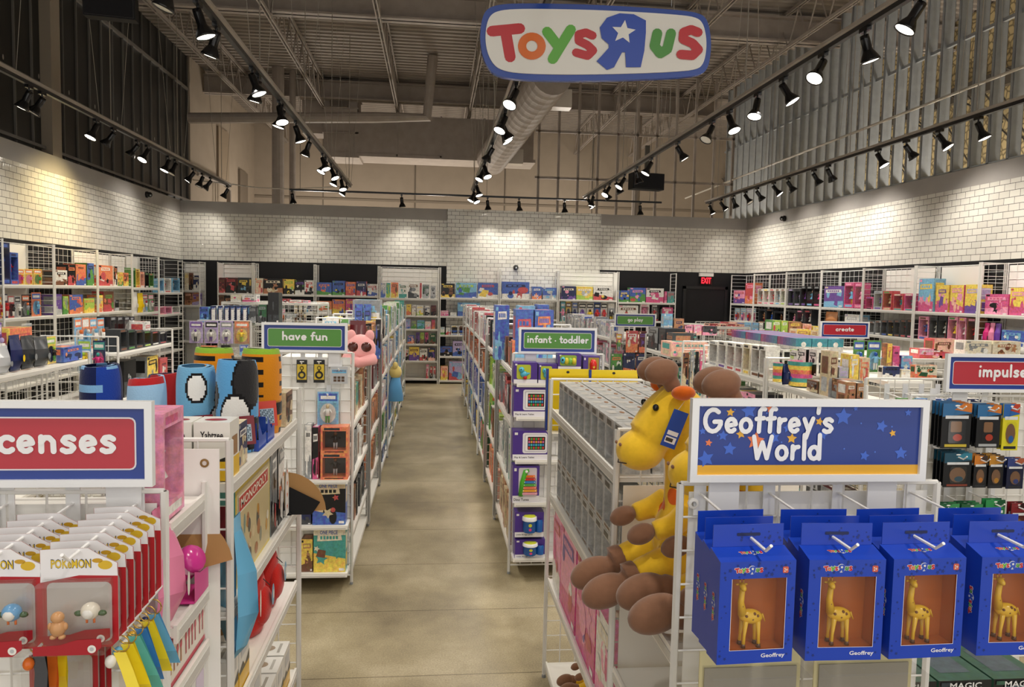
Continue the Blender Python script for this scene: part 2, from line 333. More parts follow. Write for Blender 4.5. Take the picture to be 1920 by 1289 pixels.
def slab(name, x0, y0, z0, x1, y1, z1, mat, parent=None):
    b = MB(); b.box(x0, y0, z0, x1, y1, z1, 'w'); o = b.build(name, parent, (mat,)); return o if parent else struct(o)
slab('floor', -6.5, -3, -.1, 10, 24, 0, 'concrete')
# side walls: black below, tile, painted band on top
wl = slab('wall_side_plain', XL - .15, -3, 0, XL, YB + .15, ZT0, 'black'); slab('tile_course', XL - .15, -3, ZT0, XL, YB + .15, ZT1, 'tile_y', wl); slab('painted_band', XL - .15, -3, ZT1, XL + .004, YB + .15, ZB, 'band', wl)
wr = slab('wall_side_studs', XR, -3, 0, XR + .15, YB + .15, ZT0, 'black'); slab('tile_course', XR, -3, ZT0, XR + .15, YB + .15, ZT1, 'tile_y', wr); slab('painted_band', XR - .004, -3, ZT1, XR + .15, YB + .15, ZB, 'band', wr)
wl.name = 'wall_left'; wr.name = 'wall_right'
wb = slab('wall_back', XL, YB, 0, XR, YB + .15, ZT0, 'black'); slab('tile_course', XL, YB, ZT0, XR, YB + .15, ZT1, 'tile_x', wb); slab('painted_band', XL, YB - .004, ZT1, XR, YB + .15, ZB, 'band', wb)
slab('tiled_pier', .24, YB - .07, 0, 3.42, YB + .01, ZB, 'tile_x', wb)
slab('tiled_pier', 3.40, YB - .02, ZT0, 3.42, YB + .01, ZT1, 'tile_x', wb)
# door with its frame in the back wall
dr = slab('door_1', 5.30, YB - .03, .01, 6.16, YB - .005, 2.03, 'black')
b = MB(); b.box(5.24, YB - .05, 0, 5.30, YB - .002, 2.09, 'k'); b.box(6.16, YB - .05, 0, 6.22, YB - .002, 2.09, 'k'); b.box(5.24, YB - .05, 2.03, 6.22, YB - .002, 2.09, 'k'); b.build('door_frame', dr, ('card',))
b = MB(); b.tube([(5.38, YB - .03, 1.0), (5.38, YB - .09, 1.0), (5.5, YB - .09, 1.0)], .012, 'e'); b.build('door_handle', dr, ('steel',))
# the tall hall beyond and above the low walls
hw = slab('wall_hall_back', XL - 1.5, 22, 0, 10, 22.2, CEIL + .3, 'beige')
hb = MB()
for x in (-3.2, -.6, 2.0, 4.6): hb.box(x - .012, 21.98, ZB, x + .012, 22.0, CEIL, '5f564b')
hb.box(-6, 21.97, 4.4, 10, 22.0, 4.46, '7d7264'); hb.build('panel_joint', hw, ('matte',))
hs = slab('wall_hall_side', XL - .3, 16.4, 0, XL - .1, 22.2, CEIL, 'beige')
b = MB(); b.box(XL - .1, 18.3, 4.3, XL - .05, 19.2, 5.6, '8c7d6a'); b.box(XL - .1, 20.2, 3.6, XL - .04, 21.0, 4.9, '6d6255'); b.build('service_panel', hs, ('matte',))
dk = slab('wall_upper_dark', XL - .32, -3, ZB - .1, XL - .16, 16.4, CEIL, 'darkwall')
b = MB()
for i in range(40):
    y = 1.0 + i * .405
    b.box(XL - .16, y, ZB, XL - .135, y + .02, CEIL, '5e5b56')
    if i % 2: b.oval(FR((XL - .158, y + .2, 4.55), (0, 1, 0), (0, 0, 1)), 0, 0, .018, .034, '9a958c', .001, 8)
b.build('stud_edge', dk, ('metal',))
b = MB(); b.box(XL - .16, -3, 4.42, XL - .125, 16.4, 4.47, '6f6a63'); b.box(XL - .16, -3, 3.62, XL - .10, 16.4, 3.66, '5f5c58'); b.box(XL - .16, -3, 5.9, XL - .12, 16.4, 5.95, '6f6a63'); b.build('rail_strip', dk, ('metal',))
b = MB(); b.box(XL - .16, 10.55, ZB, XL - .02, 10.8, CEIL, '8a7f70'); b.build('steel_post', dk, ('metal',))
slab('wall_beyond', 8.7, -3, 0, 8.9, 22, CEIL, 'pebble')
b = MB(); b.box(8.6, -3, 5.2, 8.7, 22, 5.45, '5c554b')
for i in range(60): b.rod((8.55 + .1 * (i % 3), i * .35, 3.6 + (i % 4) * .35), (8.5, i * .35 + 1.2, 5.4), .015, '4a463f')
struct(b.build('trim_1', None, ('metal',)))
# ceiling: ribbed steel deck
b = MB(); pr = []
y = 5.0
while y < 22.2:
    pr += [(y, CEIL + .05), (y + .05, CEIL + .05), (y + .07, CEIL), (y + .15, CEIL), (y + .17, CEIL + .05)]; y += .19
for (a, za), (c, zc) in zip(pr, pr[1:]): b.faces([(-6.5, a, za), (10, a, za), (10, c, zc), (-6.5, c, zc)], [(3, 2, 1, 0)], 'w')
b.box(-6.5, -3, CEIL + .2, 10, 22.2, CEIL + .3, 'w')
struct(b.build('ceiling', None, ('deck',)))
# bar joists along the hall and girders across it
def joist(x, y0, y1):
    b = MB(); z0, z1 = 5.95, 6.5
    for dx in (-.035, .015): b.box(x + dx, y0, z1, x + dx + .02, y1, z1 + .06, 'w'); b.box(x + dx, y0, z0, x + dx + .02, y1, z0 + .05, 'w')
    n = int((y1 - y0) / .62)
    for i in range(n):
        ya = y0 + (y1 - y0) * i / n; yb = y0 + (y1 - y0) * (i + .5) / n; yc = y0 + (y1 - y0) * (i + 1) / n
        b.rod((x, ya, z0), (x, yb, z1), .013, 'w'); b.rod((x, yb, z1), (x, yc, z0), .013, 'w')
    return b.build('roof_joist', None, ('iron',))
for i, x in enumerate((-4.2, -2.55, -.9, .75, 2.4, 4.05, 5.7)):
    tag(joist(x, 9.5, 22), 'open web steel roof joist running lengthwise, %s from the dark panelled wall' % nth(i), 'joist', 'open web joists under the deck')
for i, (y, zz) in enumerate(((12.2, 6.1), (17.4, 6.1))):
    b = MB(); b.box(-5.1, y - .02, zz, 10, y + .02, zz + .4, 'w'); b.box(-5.1, y - .12, zz, 10, y + .12, zz + .03, 'w'); b.box(-5.1, y - .12, zz + .37, 10, y + .12, zz + .4, 'w')
    tag(b.build('roof_girder', None, ('iron',)), ('wide flanged steel girder across the hall above the front of the studs', 'wide flanged steel girder across the hall beside the air duct')[i], 'girder')
b = MB(); b.tube([(-5.05, 16.2, 5.3), (-1.2, 15.6, 5.35), (-.2, 15.4, 5.35), (-.1, 15.4, 6.55)], .11, 'w', 12); tag(b.build('sprinkler_main', None, ('iron',)), 'thick painted pipe crossing the hall below the joists', 'pipe')
for i, (x, y, r_) in enumerate(((-3.42, 16.9, .13), (-3.15, 17.1, .07), (4.9, 18.2, .1))):
    b = MB(); b.tube([(x, y, 0), (x, y, CEIL)], r_, 'w', 12)
    tag(b.build('standing_pipe', None, ('iron',)), ('thick upright pipe behind the tiled back wall near its dark corner', 'thin upright pipe behind the tiled back wall', 'upright pipe behind the back wall above the exit')[i], 'pipe')
# air ducts
du = thing('air_duct', 'large rectangular painted air duct with a drop behind the back wall', 'duct', (0, 18, 0))
b = MB(); b.box(-1.85, -.45, 4.96, 2.25, .45, 5.85, 'w')
for x in (-.9, .1, 1.1): b.box(x - .02, -.47, 4.93, x + .02, .47, 5.87, 'w')
b.box(-1.85, -.47, 4.9, 2.3, .47, 4.97, 'w'); b.build('cross_run', du, ('iron',))
b = MB(); b.box(-2.55, -.42, 4.95, -1.8, .42, 6.57, 'w'); b.box(-3.05, -.3, 5.4, -2.55, .3, 6.57, 'w')
for z in (5.4, 5.95, 6.25): b.box(-2.58, -.45, z, -1.77, .45, z + .03, 'w')
b.box(-2.6, -.46, 4.86, -1.75, .46, 4.97, 'w'); b.build('riser', du, ('iron',))
b = MB(); b.box(-2.4, -.55, 5.98, -2.0, -.42, 6.2, '5a5148'); b.build('damper_box', du, ('metal',))
sd = thing('spiral_duct', 'round spiral air duct sloping away behind the hanging shop sign', 'duct', (0, 0, 0))
b = MB(); P0, P1 = atY(1035, 140, 12.6), atY(922, 300, 17.4); dv = P1 - P0; pts = []; rr = []
for i in range(61): pts.append(P0 + dv * i / 60); rr.append(.335 if i % 3 else .35)
b.tube(pts, rr, 'w', 20); b.build('tube', sd, ('iron',), smooth=False)
for k in (.2, .92):
    b = MB(); p = P0 + dv * k; b.box(p.x + .2, p.y - .14, p.z - .2, p.x + .62, p.y + .14, p.z + .12, 'b9b1a6'); b.build('side_grille', sd, ('metal',))
# studs over the side wall and behind the back wall
def stud_mesh(z0, z1, d=.15, f=.045):
    b = MB(); b.box(0, 0, z0, d, .004, z1, 'w'); b.box(0, 0, z0, .004, f, z1, 'w'); b.box(d - .004, 0, z0, d, f, z1, 'w')
    for z in (z0 + .45, z0 + 1.5): b.oval(FR((d / 2, -.0005, z), (1, 0, 0), (0, 0, 1)), 0, 0, .02, .035, '2b2926', .0006, 8)
    return b.mesh('stud', ('galv',))
sm = stud_mesh(ZB + .004, CEIL - .03)
st = thing('stud_framing', 'row of bare steel studs standing on the tiled side wall', 'framing', (XR, 0, 0))
for i in range(31):
    o = link('stud', sm, st, (0, 7.2 + i * .318, 0))
b = MB(); b.box(0, 5, ZB + .004, .15, 17, ZB + .02, 'w'); b.box(.05, 5, 5.2, .09, 17, 5.24, 'w'); b.build('runner_track', st, ('galv',))
st2 = thing('stud_framing', 'spaced thin steel uprights rising behind the tiled back wall', 'framing', (0, YB + .6, 0))
s2 = MB(); s2.box(0, 0, ZB - .4, .05, .05, CEIL, 'w'); s2m = s2.mesh('upright', ('iron',))
for i in range(11): link('stud', s2m, st2, (2.15 + i * .43, 0, 0))
b = MB(); b.box(2.1, 0, 4.32, 6.5, .05, 4.37, 'w'); b.box(2.1, 0, 5.3, 6.5, .05, 5.35, 'w'); b.build('cross_rail', st2, ('iron',))
b = MB(); pa, pb = atX(1919, 125, XR - .12), atX(1285, 372, XR - .12); b.tube([pa + (pa - pb) * .3, pa, pb], .02, 'c3bdb2', 8)
tag(b.build('conduit', None, ('metal',)), 'long pale conduit strapped across the bare studs', 'conduit')
b = MB()
for k in range(3):
    z = 4.35 - .07 * k; y = 18.3 - .14 * k
    b.tube([(XL + .02, 16.5, z), (XL + .02 + .06 * k, y, z), (XL + .1 + .06 * k, y + .2, z - .1), (XL + .1 + .06 * k, y + .2, 2.5)], .03, 'w', 8)
tag(b.build('conduit_bend', None, ('iron',)), 'three bent conduits running down the plain hall wall', 'conduit')
b = MB(); b.tube([(XL - .1, 16.6, 4.1), atY(430, 345, 16), atY(480, 352, 16), atY(545, 355, 16), atY(640, 350, 16)], .012, 'c9c2b6', 6); tag(b.build('slack_cable', None, ('matte',)), 'pale slack cable strung behind the short cross track', 'cable')
# ---------------------------------------------------------------- small fittings on the walls
# unseen fill lights added behind the low walls to brighten hall and ceiling
for x, y, z, e in ((-3, 19.5, 2.6, 170), (0, 18.6, 2.6, 150), (3.5, 19.5, 2.6, 170), (7.8, 14, 2.4, 190), (7.8, 9, 2.4, 190), (7.8, 4, 2.4, 170)):
    l = bpy.data.lights.new('hall_lamp', 'POINT'); l.energy = e; l.color = (1, .92, .82); l.shadow_soft_size = .3
    o = bpy.data.objects.new('hall_lamp', l); COL.objects.link(o); o.location = (x, y, z)
def camera_dome(loc, axis, label):
    t = thing('security_camera', label, 'security camera', loc)
    q = Vector((0, 0, 1)).rotation_difference(Vector(axis)); b = MB(); b.lathe((0, 0, 0), [(0, 0), (.055, 0), (.055, .03), (.03, .05), (0, .05)], 'k', 16, ax=q); b.build('base', t, ('plastic',))
    b = MB(); b.ell(Vector(axis) * .06, (.045, .045, .045), 'k', 12, 8); b.build('eyeball', t, ('plastic',), True)
    b = MB(); b.ell(Vector(axis) * .075 + Vector((0, -.02, -.01)), (.02, .02, .02), 'a', 10, 6); b.build('lens', t, ('plastic',), True)
p = atX(274, 365, XL + .004); camera_dome(p, (1, 0, 0), 'small black camera on the painted band above the plain tiled wall')
p = atX(1472, 410, XR - .004); camera_dome(p, (-1, 0, 0), 'small black camera on the band under the bare studs')
p = atY(967, 502, YB - .07); camera_dome(p, (0, -1, 0), 'small black camera on the tiled pier of the back wall')
ex = thing('exit_sign', 'lit red EXIT sign with white lamp bar over the black door', 'exit sign', (5.73, YB - .005, 2.2))
b = MB(); b.box(-.15, -.07, .1, .15, 0, .17, 'w'); b.build('lamp_bar', ex, ('plastic',))
b = MB(); b.box(-.125, -.05, -.07, .125, -.03, .1, '3a0a0c'); b.build('panel', ex, ('plastic',))
b = MB(); text(b, FR((-.105, -.051, -.05), (1, 0, 0), (0, 0, 1)), 'EXIT', 0, 0, .21, .125, 'r', .001); b.build('lettering', ex, ('exit_red',))
# speakers
def speaker(px, py, y, s, label, rx=.0):
    p = atY(px, py, y); t = thing('loudspeaker', label, 'loudspeaker', p); t.rotation_euler = (rx, 0, .15)
    b = MB(); b.box(-.5 * s, -.18 * s, -.26 * s, .5 * s, .2 * s, .22 * s, '101012'); b.build('cabinet', t, ('matte',))
    b = MB(); b.box(-.47 * s, -.2 * s, -.23 * s, .47 * s, -.18 * s, .19 * s, '1d1d20'); b.build('grille', t, ('fabric',))
    b = MB(); b.box(-.04, -.02, .22 * s, .04, .02, .22 * s + .5, '4a4640'); b.tube([(-.4 * s, 0, .22 * s), (-.4 * s, 0, 6.1 - p.z)], .006, '8a857c', 5); b.tube([(.4 * s, 0, .22 * s), (.4 * s, 0, 6.1 - p.z)], .006, '8a857c', 5); b.build('hanger', t, ('metal',))
speaker(1212, 340, 13.3, .6, 'black loudspeaker hung under the track at the back beside the studs')
speaker(208, 12, 7.2, .42, 'black loudspeaker hung high before the dark panelled wall', .1)

# ================================================================ track lighting
def track(x, y0, y1, label):
    t = thing('light_track', label, 'light track', (x, 0, TRACK_Z))
    b = MB(); b.box(-.02, y0, 0, .02, y1, .035, '1b1b1d'); b.build('rail', t, ('metal',))
    b = MB(); b.box(-.045, y0, .035, .045, y1, .06, 'a89f95'); b.build('support_channel', t, ('metal',))
    for y in [y0 + .6 + 2.4 * i for i in range(int((y1 - y0 - .6) / 2.4) + 1)]:
        if y > 6:
            b = MB(); b.rod((0, y, .06), (0, y, 6.55 - TRACK_Z), .006, '8c857b', 5); b.build('hanger_rod', t, ('metal',))
            for dx in (-.32, .3): b = MB(); b.rod((0, y + dx, .06), (dx * .6, y + dx * 1.3, 6.55 - TRACK_Z), .003, '9a948a', 4); b.build('hanger_wire', t, ('metal',))
track(-3.98, 2, 15.2, 'light track with pale channel alongside the dark panelled wall')
track(-1.62, -3, 14.6, 'light track with pale channel over the have fun row')
track(.72, -3, 14.7, 'light track over the middle aisle behind the hanging shop sign')
track(3.0, -3, 15.1, 'light track with pale channel ending at the hung loudspeaker')
track(5.6, 2, 15.2, 'light track with pale channel alongside the bare studs')
bt = thing('light_track', 'short black light track crossing along the tiled back wall', 'light track', (0, 14.9, TRACK_Z - .062))
b = MB(); b.box(-2.8, -.02, 0, 4.55, .02, .035, '1b1b1d'); b.build('rail', bt, ('metal',))
for x in (-2.6, 1.0, 4.3):
    b = MB(); b.rod((x, 0, .035), (x, 0, 6.5 - TRACK_Z), .006, '8c857b', 5); b.build('hanger_rod', bt, ('metal',))
# a spotlight: adapter, black stem and bell, bright lens; its front looks along local -Z
def lamp_parts():
    b = MB(); b.box(-.018, -.05, -.03, .018, .05, 0, '151517'); b.rod((0, 0, -.03), (0, 0, -.085), .009, '151517', 8); ad = b.mesh('adapter', ('plastic',))
    b = MB(); b.lathe((0, 0, -.085), [(0, .03), (.03, .03), (.032, 0), (.032, -.075), (.036, -.085), (.05, -.11), (.066, -.145), (.068, -.16), (.06, -.155)], '141416', 20); be = b.mesh('bell', ('plastic',), True)
    b = MB(); b.lathe((0, 0, -.085), [(.062, -.152), (.045, -.157), (0, -.159)], 'w', 20); return ad, be, b.mesh('lens', ('lamp_lens',)), b.mesh('lens_off', ('plastic',))
AD, BE, LE, LO = lamp_parts()
def lamp(loc, aim, on, label, group, warm=False, watts=None):
    t = thing('track_spotlight', label, 'spotlight', loc, 0, group); q = Vector(aim).normalized().to_track_quat('-Z', 'Y').to_euler()
    link('adapter', AD, t)
    h = link('bell', BE, t); h.location = (0, 0, -.07); d = Vector(aim).normalized(); h.rotation_euler = q; h.location = Vector((0, 0, -.075)) - d * .075
    l = link('lens', LE if on else LO, h)
    if on:
        spot('spotlight_beam', Vector(loc) + h.location + d * .262, d, (watts or LAMP_W), (1, .78, .36) if warm else (1, .93, .83))
OFF = {'A': (1, 3, 9, 7, 10), 'B': (0,), 'D': (6,), 'E': (9,)}
LIST = {'A': (-3.98, [(55, 198), (80, 218), (181, 255), (213, 272), (258, 293), (277, 303), (317, 317), (330, 330), (363, 339), (380, 347), (395, 354), (429, 368)], 'along the dark panelled wall'),
        'B': (-1.62, [(325, 20), (371, 78), (406, 122), (473, 163), (484, 188), (524, 222), (530, 240), (555, 267), (580, 294), (605, 310), (611, 322), (621, 333), (632, 346), (640, 356), (650, 372)], 'over the have fun row'),
        'C': (.72, [(968, 193), (937, 217), (948, 242), (940, 265), (922, 285), (907, 312), (906, 327), (891, 338), (884, 360), (887, 372)], 'over the middle aisle'),
        'D': (3.0, [(1723, 55), (1620, 100), (1541, 150), (1467, 180), (1419, 215), (1367, 237), (1334, 258), (1270, 298), (1220, 323), (1193, 333), (1170, 345), (1155, 355), (1142, 362), (1133, 372), (1112, 380), (1103, 387)], 'on the track ending at the loudspeaker'),
        'E': (5.6, [(1833, 253), (1760, 277), (1698, 292), (1645, 310), (1552, 333), (1525, 347), (1477, 356), (1450, 363), (1419, 372), (1397, 380), (1374, 387), (1351, 396), (1312, 407)], 'along the bare studs')}
for k, (x, pts, where) in LIST.items():
    n = len(pts)
    for i, (px, py) in enumerate(pts):
        y = min(atX(px, py, x + .02).y, 15.0)
        # the bell hangs about .27 below the rail; find where along the rail it clips on
        d = ray(px, py); s_ = (TRACK_Z - .23 - EYE.z) / d.z; y = (EYE + d * s_).y * .35 + y * .65 if k == 'C' else (EYE + d * ((x - EYE.x) / d.x)).y
        y = min(y, 14.5 if k in 'BC' else 15.0); rg = random.Random(k + str(i)); on = i not in OFF.get(k, ())
        aim = {'A': (-.55, .1, -1), 'E': (.55, .1, -1)}.get(k, (.45 if i % 2 else -.45, .15, -1))
        aim = (aim[0] + rg.uniform(-.25, .25), aim[1] + rg.uniform(-.62, .05), -1)
        if k == 'A' and i == 4: aim = (-.85, -.1, -1.15)
        lamp((x, y, TRACK_Z), aim, on, '%s track spotlight %s, %s from the shop front' % ('lit black' if on else 'unlit black', where, nth(i)), 'track spotlights ' + where, warm=(k == 'A' and i == 4) or (k == 'D' and i == 1), watts=LAMP_W * (1.6 if k == 'A' and i == 4 else .72 if k in 'AE' else 1.08))
for i, px in enumerate((548, 753, 914, 973, 1058, 1200)):
    x = atY(px, 375 + i * 3, 14.9).x
    lamp((x, 14.9, TRACK_Z - .062), (.1, .1, -1), True, 'lit black spotlight on the short back cross track, %s from the loose cable' % nth(i), 'spotlights on the back cross track', watts=LAMP_W * .8)

# ================================================================ the hanging shop sign
sg = thing('hanging_shop_sign', 'large blue bordered white oval shop sign with coloured letters, hung from above', 'sign', (0, 0, 0))
OUT = [(905, 75), (907, 45), (914, 22), (930, 11), (965, 7), (1040, 7), (1120, 9), (1200, 13), (1270, 18), (1312, 23), (1328, 36), (1335, 70), (1335, 100), (1330, 128), (1318, 142), (1270, 147), (1200, 150), (1120, 152), (1040, 152), (970, 149), (935, 142), (919, 128), (909, 104)]
def chaikin(p): return [q for i in range(len(p)) for q in ((p[i][0] * .75 + p[(i + 1) % len(p)][0] * .25, p[i][1] * .75 + p[(i + 1) % len(p)][1] * .25), (p[i][0] * .25 + p[(i + 1) % len(p)][0] * .75, p[i][1] * .25 + p[(i + 1) % len(p)][1] * .75))]
OUT = chaikin(chaikin(OUT))
SY = 5.0; fo = atY(1120, 80, SY)
kx = SY / (FPX * fwd.dot(Vector((0, 1, 0)))); frs = (fo, (atY(1220, 80, SY) - fo) / 100, (atY(1120, -20, SY) - fo) / 100, Vector((0, -1, 0)))
def spx(p): return (p[0] - 1120, 80 - p[1])
def plate(name, pts, y0, y1, col, mat):
    b = MB(); f = [frs[0] + frs[1] * x + frs[2] * y for x, y in map(spx, pts)]; n = len(f)
    fr_ = [Vector((p.x, y0, p.z)) for p in f]; bk = [Vector((p.x, y1, p.z)) for p in f]
    b.poly(list(reversed(fr_)), col); b.poly(bk, col)
    for i in range(n): b.poly([fr_[i], fr_[(i + 1) % n], bk[(i + 1) % n], bk[i]], col)
    return b.build(name, sg, (mat,))
plate('border_plate', OUT, SY, SY + .04, '2f4fa6', 'plastic')
cxs = sum(p[0] for p in OUT) / len(OUT); cys = 80
plate('face_plate', [(cxs + (p[0] - cxs) * .955, cys + (p[1] - cys) * .845) for p in OUT], SY - .012, SY + .002, 'f1efe8', 'plastic')
b = MB(); fr2 = (Vector((fo.x, SY - .012, fo.z)), frs[1], frs[2], Vector((0, -1, 0)))
for i, (c, wd, path) in enumerate(LOGO): b.stroke(fr2, [spx(p) for p in path], wd, c, .001 + i * .0007)
fan(b, fr2, [spx(p) for p in LOGO_R], '2a4fb8', .008); x, y = spx((1167.5, 62)); b.star(fr2, x, y, 23, 'f4f3ee', .0095, .12)
b.build('lettering', sg, ('plastic',))
b = MB()
for px in (980, 1259): p = atY(px, 12, SY + .02); b.rod(p, (p.x, p.y, CEIL), .002, 'a', 5)
b.build('hanging_wire', sg, ('steel',))
# ================================================================ fixtures
def grid(b, fr, x0, y0, x1, y1, pitch=.0762, r_=.0028, fr_r=.006, col='e6e5e1', py=None):
    """White wire grid filling a rectangle of a frame."""
    o, u, v, n = fr; P = lambda x, y, k=0: o + u * x + v * y + n * k
    for a, c in (((x0, y0), (x1, y0)), ((x1, y0), (x1, y1)), ((x1, y1), (x0, y1)), ((x0, y1), (x0, y0))): b.rod(P(*a), P(*c), fr_r, col, 6)
    k = max(1, round((x1 - x0) / pitch))
    for i in range(1, k): x = x0 + (x1 - x0) * i / k; b.rod(P(x, y0, .003), P(x, y1, .003), r_, col, 4)
    k = max(1, round((y1 - y0) / (py or pitch)))
    for i in range(1, k): y = y0 + (y1 - y0) * i / k; b.rod(P(x0, y, -.002), P(x1, y, -.002), r_, col, 4)
def shelf_mb(x0, x1, y0, y1, z, lips='LR', t=.022, lip=.035):
    b = MB(); b.box(x0, y0, z - t, x1, y1, z, 'eeece6')
    for k in lips:
        if k == 'L': b.box(x0 - .008, y0, z - lip, x0, y1, z + .006, 'f2f0ea'); b.box(x0 - .010, y0 + .01, z - lip + .006, x0 - .008, y1 - .01, z - .008, 'cfcdc8')
        if k == 'R': b.box(x1, y0, z - lip, x1 + .008, y1, z + .006, 'f2f0ea'); b.box(x1 + .008, y0 + .01, z - lip + .006, x1 + .010, y1 - .01, z - .008, 'cfcdc8')
        if k == 'F': b.box(x0, y0 - .008, z - lip, x1, y0, z + .006, 'f2f0ea'); b.box(x0 + .01, y0 - .010, z - lip + .006, x1 - .01, y0 - .008, z - .008, 'cfcdc8')
    return b
BAYS = []
def gondola(label, x0, x1, y0, y1, levels, top=1.48, lips='LR', sheet=False, front=True, group='wire shelf units', zb=.06):
    BAYS.append(('R', y0 + .03, y1 - .02, x1 - .4, x1)); BAYS.append(('L', y0 + .03, y1 - .02, x0, x0 + .4))
    t = thing('wire_shelf_unit', label, 'shelf unit', ((x0 + x1) / 2, y0, 0), 0, group); w_, L = (x1 - x0) / 2, y1 - y0
    if front:
        b = MB(); grid(b, FR((0, 0, 0), (1, 0, 0), (0, 0, 1)), -w_, zb, w_, top); b.build('end_panel', t, ('metal',))
    b = MB(); grid(b, FR((0, L, 0), (1, 0, 0), (0, 0, 1)), -w_, zb, w_, top); b.build('end_panel', t, ('metal',))
    b = MB(); grid(b, FR((0, 0, 0), (0, 1, 0), (0, 0, 1)), .02, zb, L - .02, levels[0] - .03); b.build('divider_panel', t, ('metal',))
    pm = MB(); pm.rod((0, 0, 0), (0, 0, top), .010, 'd9d8d4', 6); pm.lathe((0, 0, 0), [(.011, 0), (.011, .012), (.008, .02)], 'e', 8); pm = pm.mesh('post', ('metal',))
    for x in (-w_, w_):
        for y in (.0, L): link('post', pm, t, (x, y, 0))
    if sheet:
        b = MB(); b.box(-w_ + .015, .008, zb + .02, w_ - .015, .011, top - .03, 'f0efea'); b.build('backing_sheet', t, ('sheet',))
    for z in levels: shelf_mb(-w_ + .012, w_ - .012, .015, L - .015, z, lips).build('shelf', t, ('metal',))
    return t
def header(label, x0, x1, z0, z1, y, st, col, lw, lh, group=None, brackets=(.16, .84), drop=.07):
    t = thing('header_sign', label, 'sign', ((x0 + x1) / 2, y, z0), 0, group); w_, h = (x1 - x0) / 2, z1 - z0; f = .055 * h / .17 * .32
    b = MB(); f = h * .085
    for a in ((-w_, 0, w_, f), (-w_, h - f, w_, h), (-w_, f, -w_ + f, h - f), (w_ - f, f, w_, h - f)): b.box(a[0], -.012, a[1], a[2], .006, a[3], 'eef0f2')
    b.box(-w_ + .002, .006, .002, w_ - .002, .010, h - .002, 'e6e7e8'); b.build('frame', t, ('plastic',))
    b = MB(); b.box(-w_ + f, -.004, f, w_ - f, .005, h - f, '27408f'); b.build('panel', t, ('print',))
    fr = FR((0, -.004, 0), (1, 0, 0), (0, 0, 1)); b = MB()
    if col:
        g = h * .19; b.rrect(fr, -w_ + g, g, w_ - g, h - g, h * .07, 'e6e4ea', .0005); g += h * .018; b.rrect(fr, -w_ + g, g, w_ - g, h - g, h * .055, col, .0010); b.build('colour_field', t, ('print',))
        b = MB(); letters(b, fr, st, 0, h * .5, lw, lh, 'f2f2f4', .175, .0016); b.build('lettering', t, ('print',))
    for k in brackets: b = MB(); x = -w_ + 2 * w_ * k; b.box(x - .035, .011, -drop, x + .035, .016, .04, 'ebecee'); b.build('bracket', t, ('metal',))
    return t, fr, w_, h
def hook(parent, x, z, y0, L, name='peg_hook'):
    b = MB(); b.tube([(x, y0, z), (x, y0 - .012, z), (x, y0 - L, z - .012), (x, y0 - L - .02, z + .004)], .0032, 'f0f0f0', 6); b.box(x - .014, y0 - .003, z - .05, x + .014, y0, z + .05, 'e8e9ea')
    return b.build(name, parent, ('metal',))

# ================================================================ packaging
def art(b, fr, w_, h, pal, rg, style='art'):
    """Printed front: shapes, a title lozenge and a corner flash in the pack's own colours."""
    n = len(pal)
    if style == 'plain': return
    if style == 'spine':
        b.rect(fr, w_ * .2, h * .12, w_ * .8, h * .78, pal[1 % n], .0006); b.rect(fr, w_ * .2, h * .82, w_ * .8, h * .9, pal[2 % n], .0006); return
    L = .0005
    b.dec(fr, [(0, 0), (w_, 0), (w_, h * rg.uniform(.2, .45)), (0, h * rg.uniform(.2, .45))], pal[1 % n], L)
    for i in range(rg.randint(4, 7)):
        L += .00022; c = pal[rg.randrange(n)]; rx = w_ * rg.uniform(.08, .22); ry = h * rg.uniform(.08, .2)
        cx = rg.uniform(rx, max(rx, w_ - rx)); cy = rg.uniform(ry, max(ry, h * .68))
        k = rg.randrange(4)
        if k == 0: b.oval(fr, cx, cy, rx, ry, c, L, 10)
        elif k == 1: b.dec(fr, [(cx - rx, cy - ry * .6), (cx + rx * .8, cy - ry), (cx + rx, cy + ry * .7), (cx - rx * .5, cy + ry)], c, L)
        elif k == 2: b.star(fr, cx, cy, min(rx, ry) * 1.2, c, L, rg.random(), .5)
        else:
            b.oval(fr, cx, cy, rx * .6, ry, c, L, 10); b.oval(fr, cx, min(h * .8, cy + ry), rx * .4, rx * .4, pal[rg.randrange(n)], L + .0001, 8)
    ty = h * rg.uniform(.72, .8); tw = w_ * rg.uniform(.3, .42); cx = w_ * .5
    b.dec(fr, [(cx - tw, ty - h * .05), (cx + tw, ty - h * .03), (cx + tw * .92, ty + h * .11), (cx - tw * .95, ty + h * .1)], pal[-1], L + .0003)
    x = cx - tw * .75; k = rg.randint(3, 6)
    for i in range(k): b.rect(fr, x + 1.5 * tw * i / k, ty - h * .005, x + 1.5 * tw * (i + .7) / k, ty + h * .07, pal[0] if pal[0] != pal[-1] else 'k', L + .0006)
    b.rect(fr, w_ * .04, h * .9, w_ * .2, h * .97, pal[rg.randrange(n)], L + .0003); b.rect(fr, w_ * .8, h * .03, w_ * .96, h * .09, 'w', L + .0003)
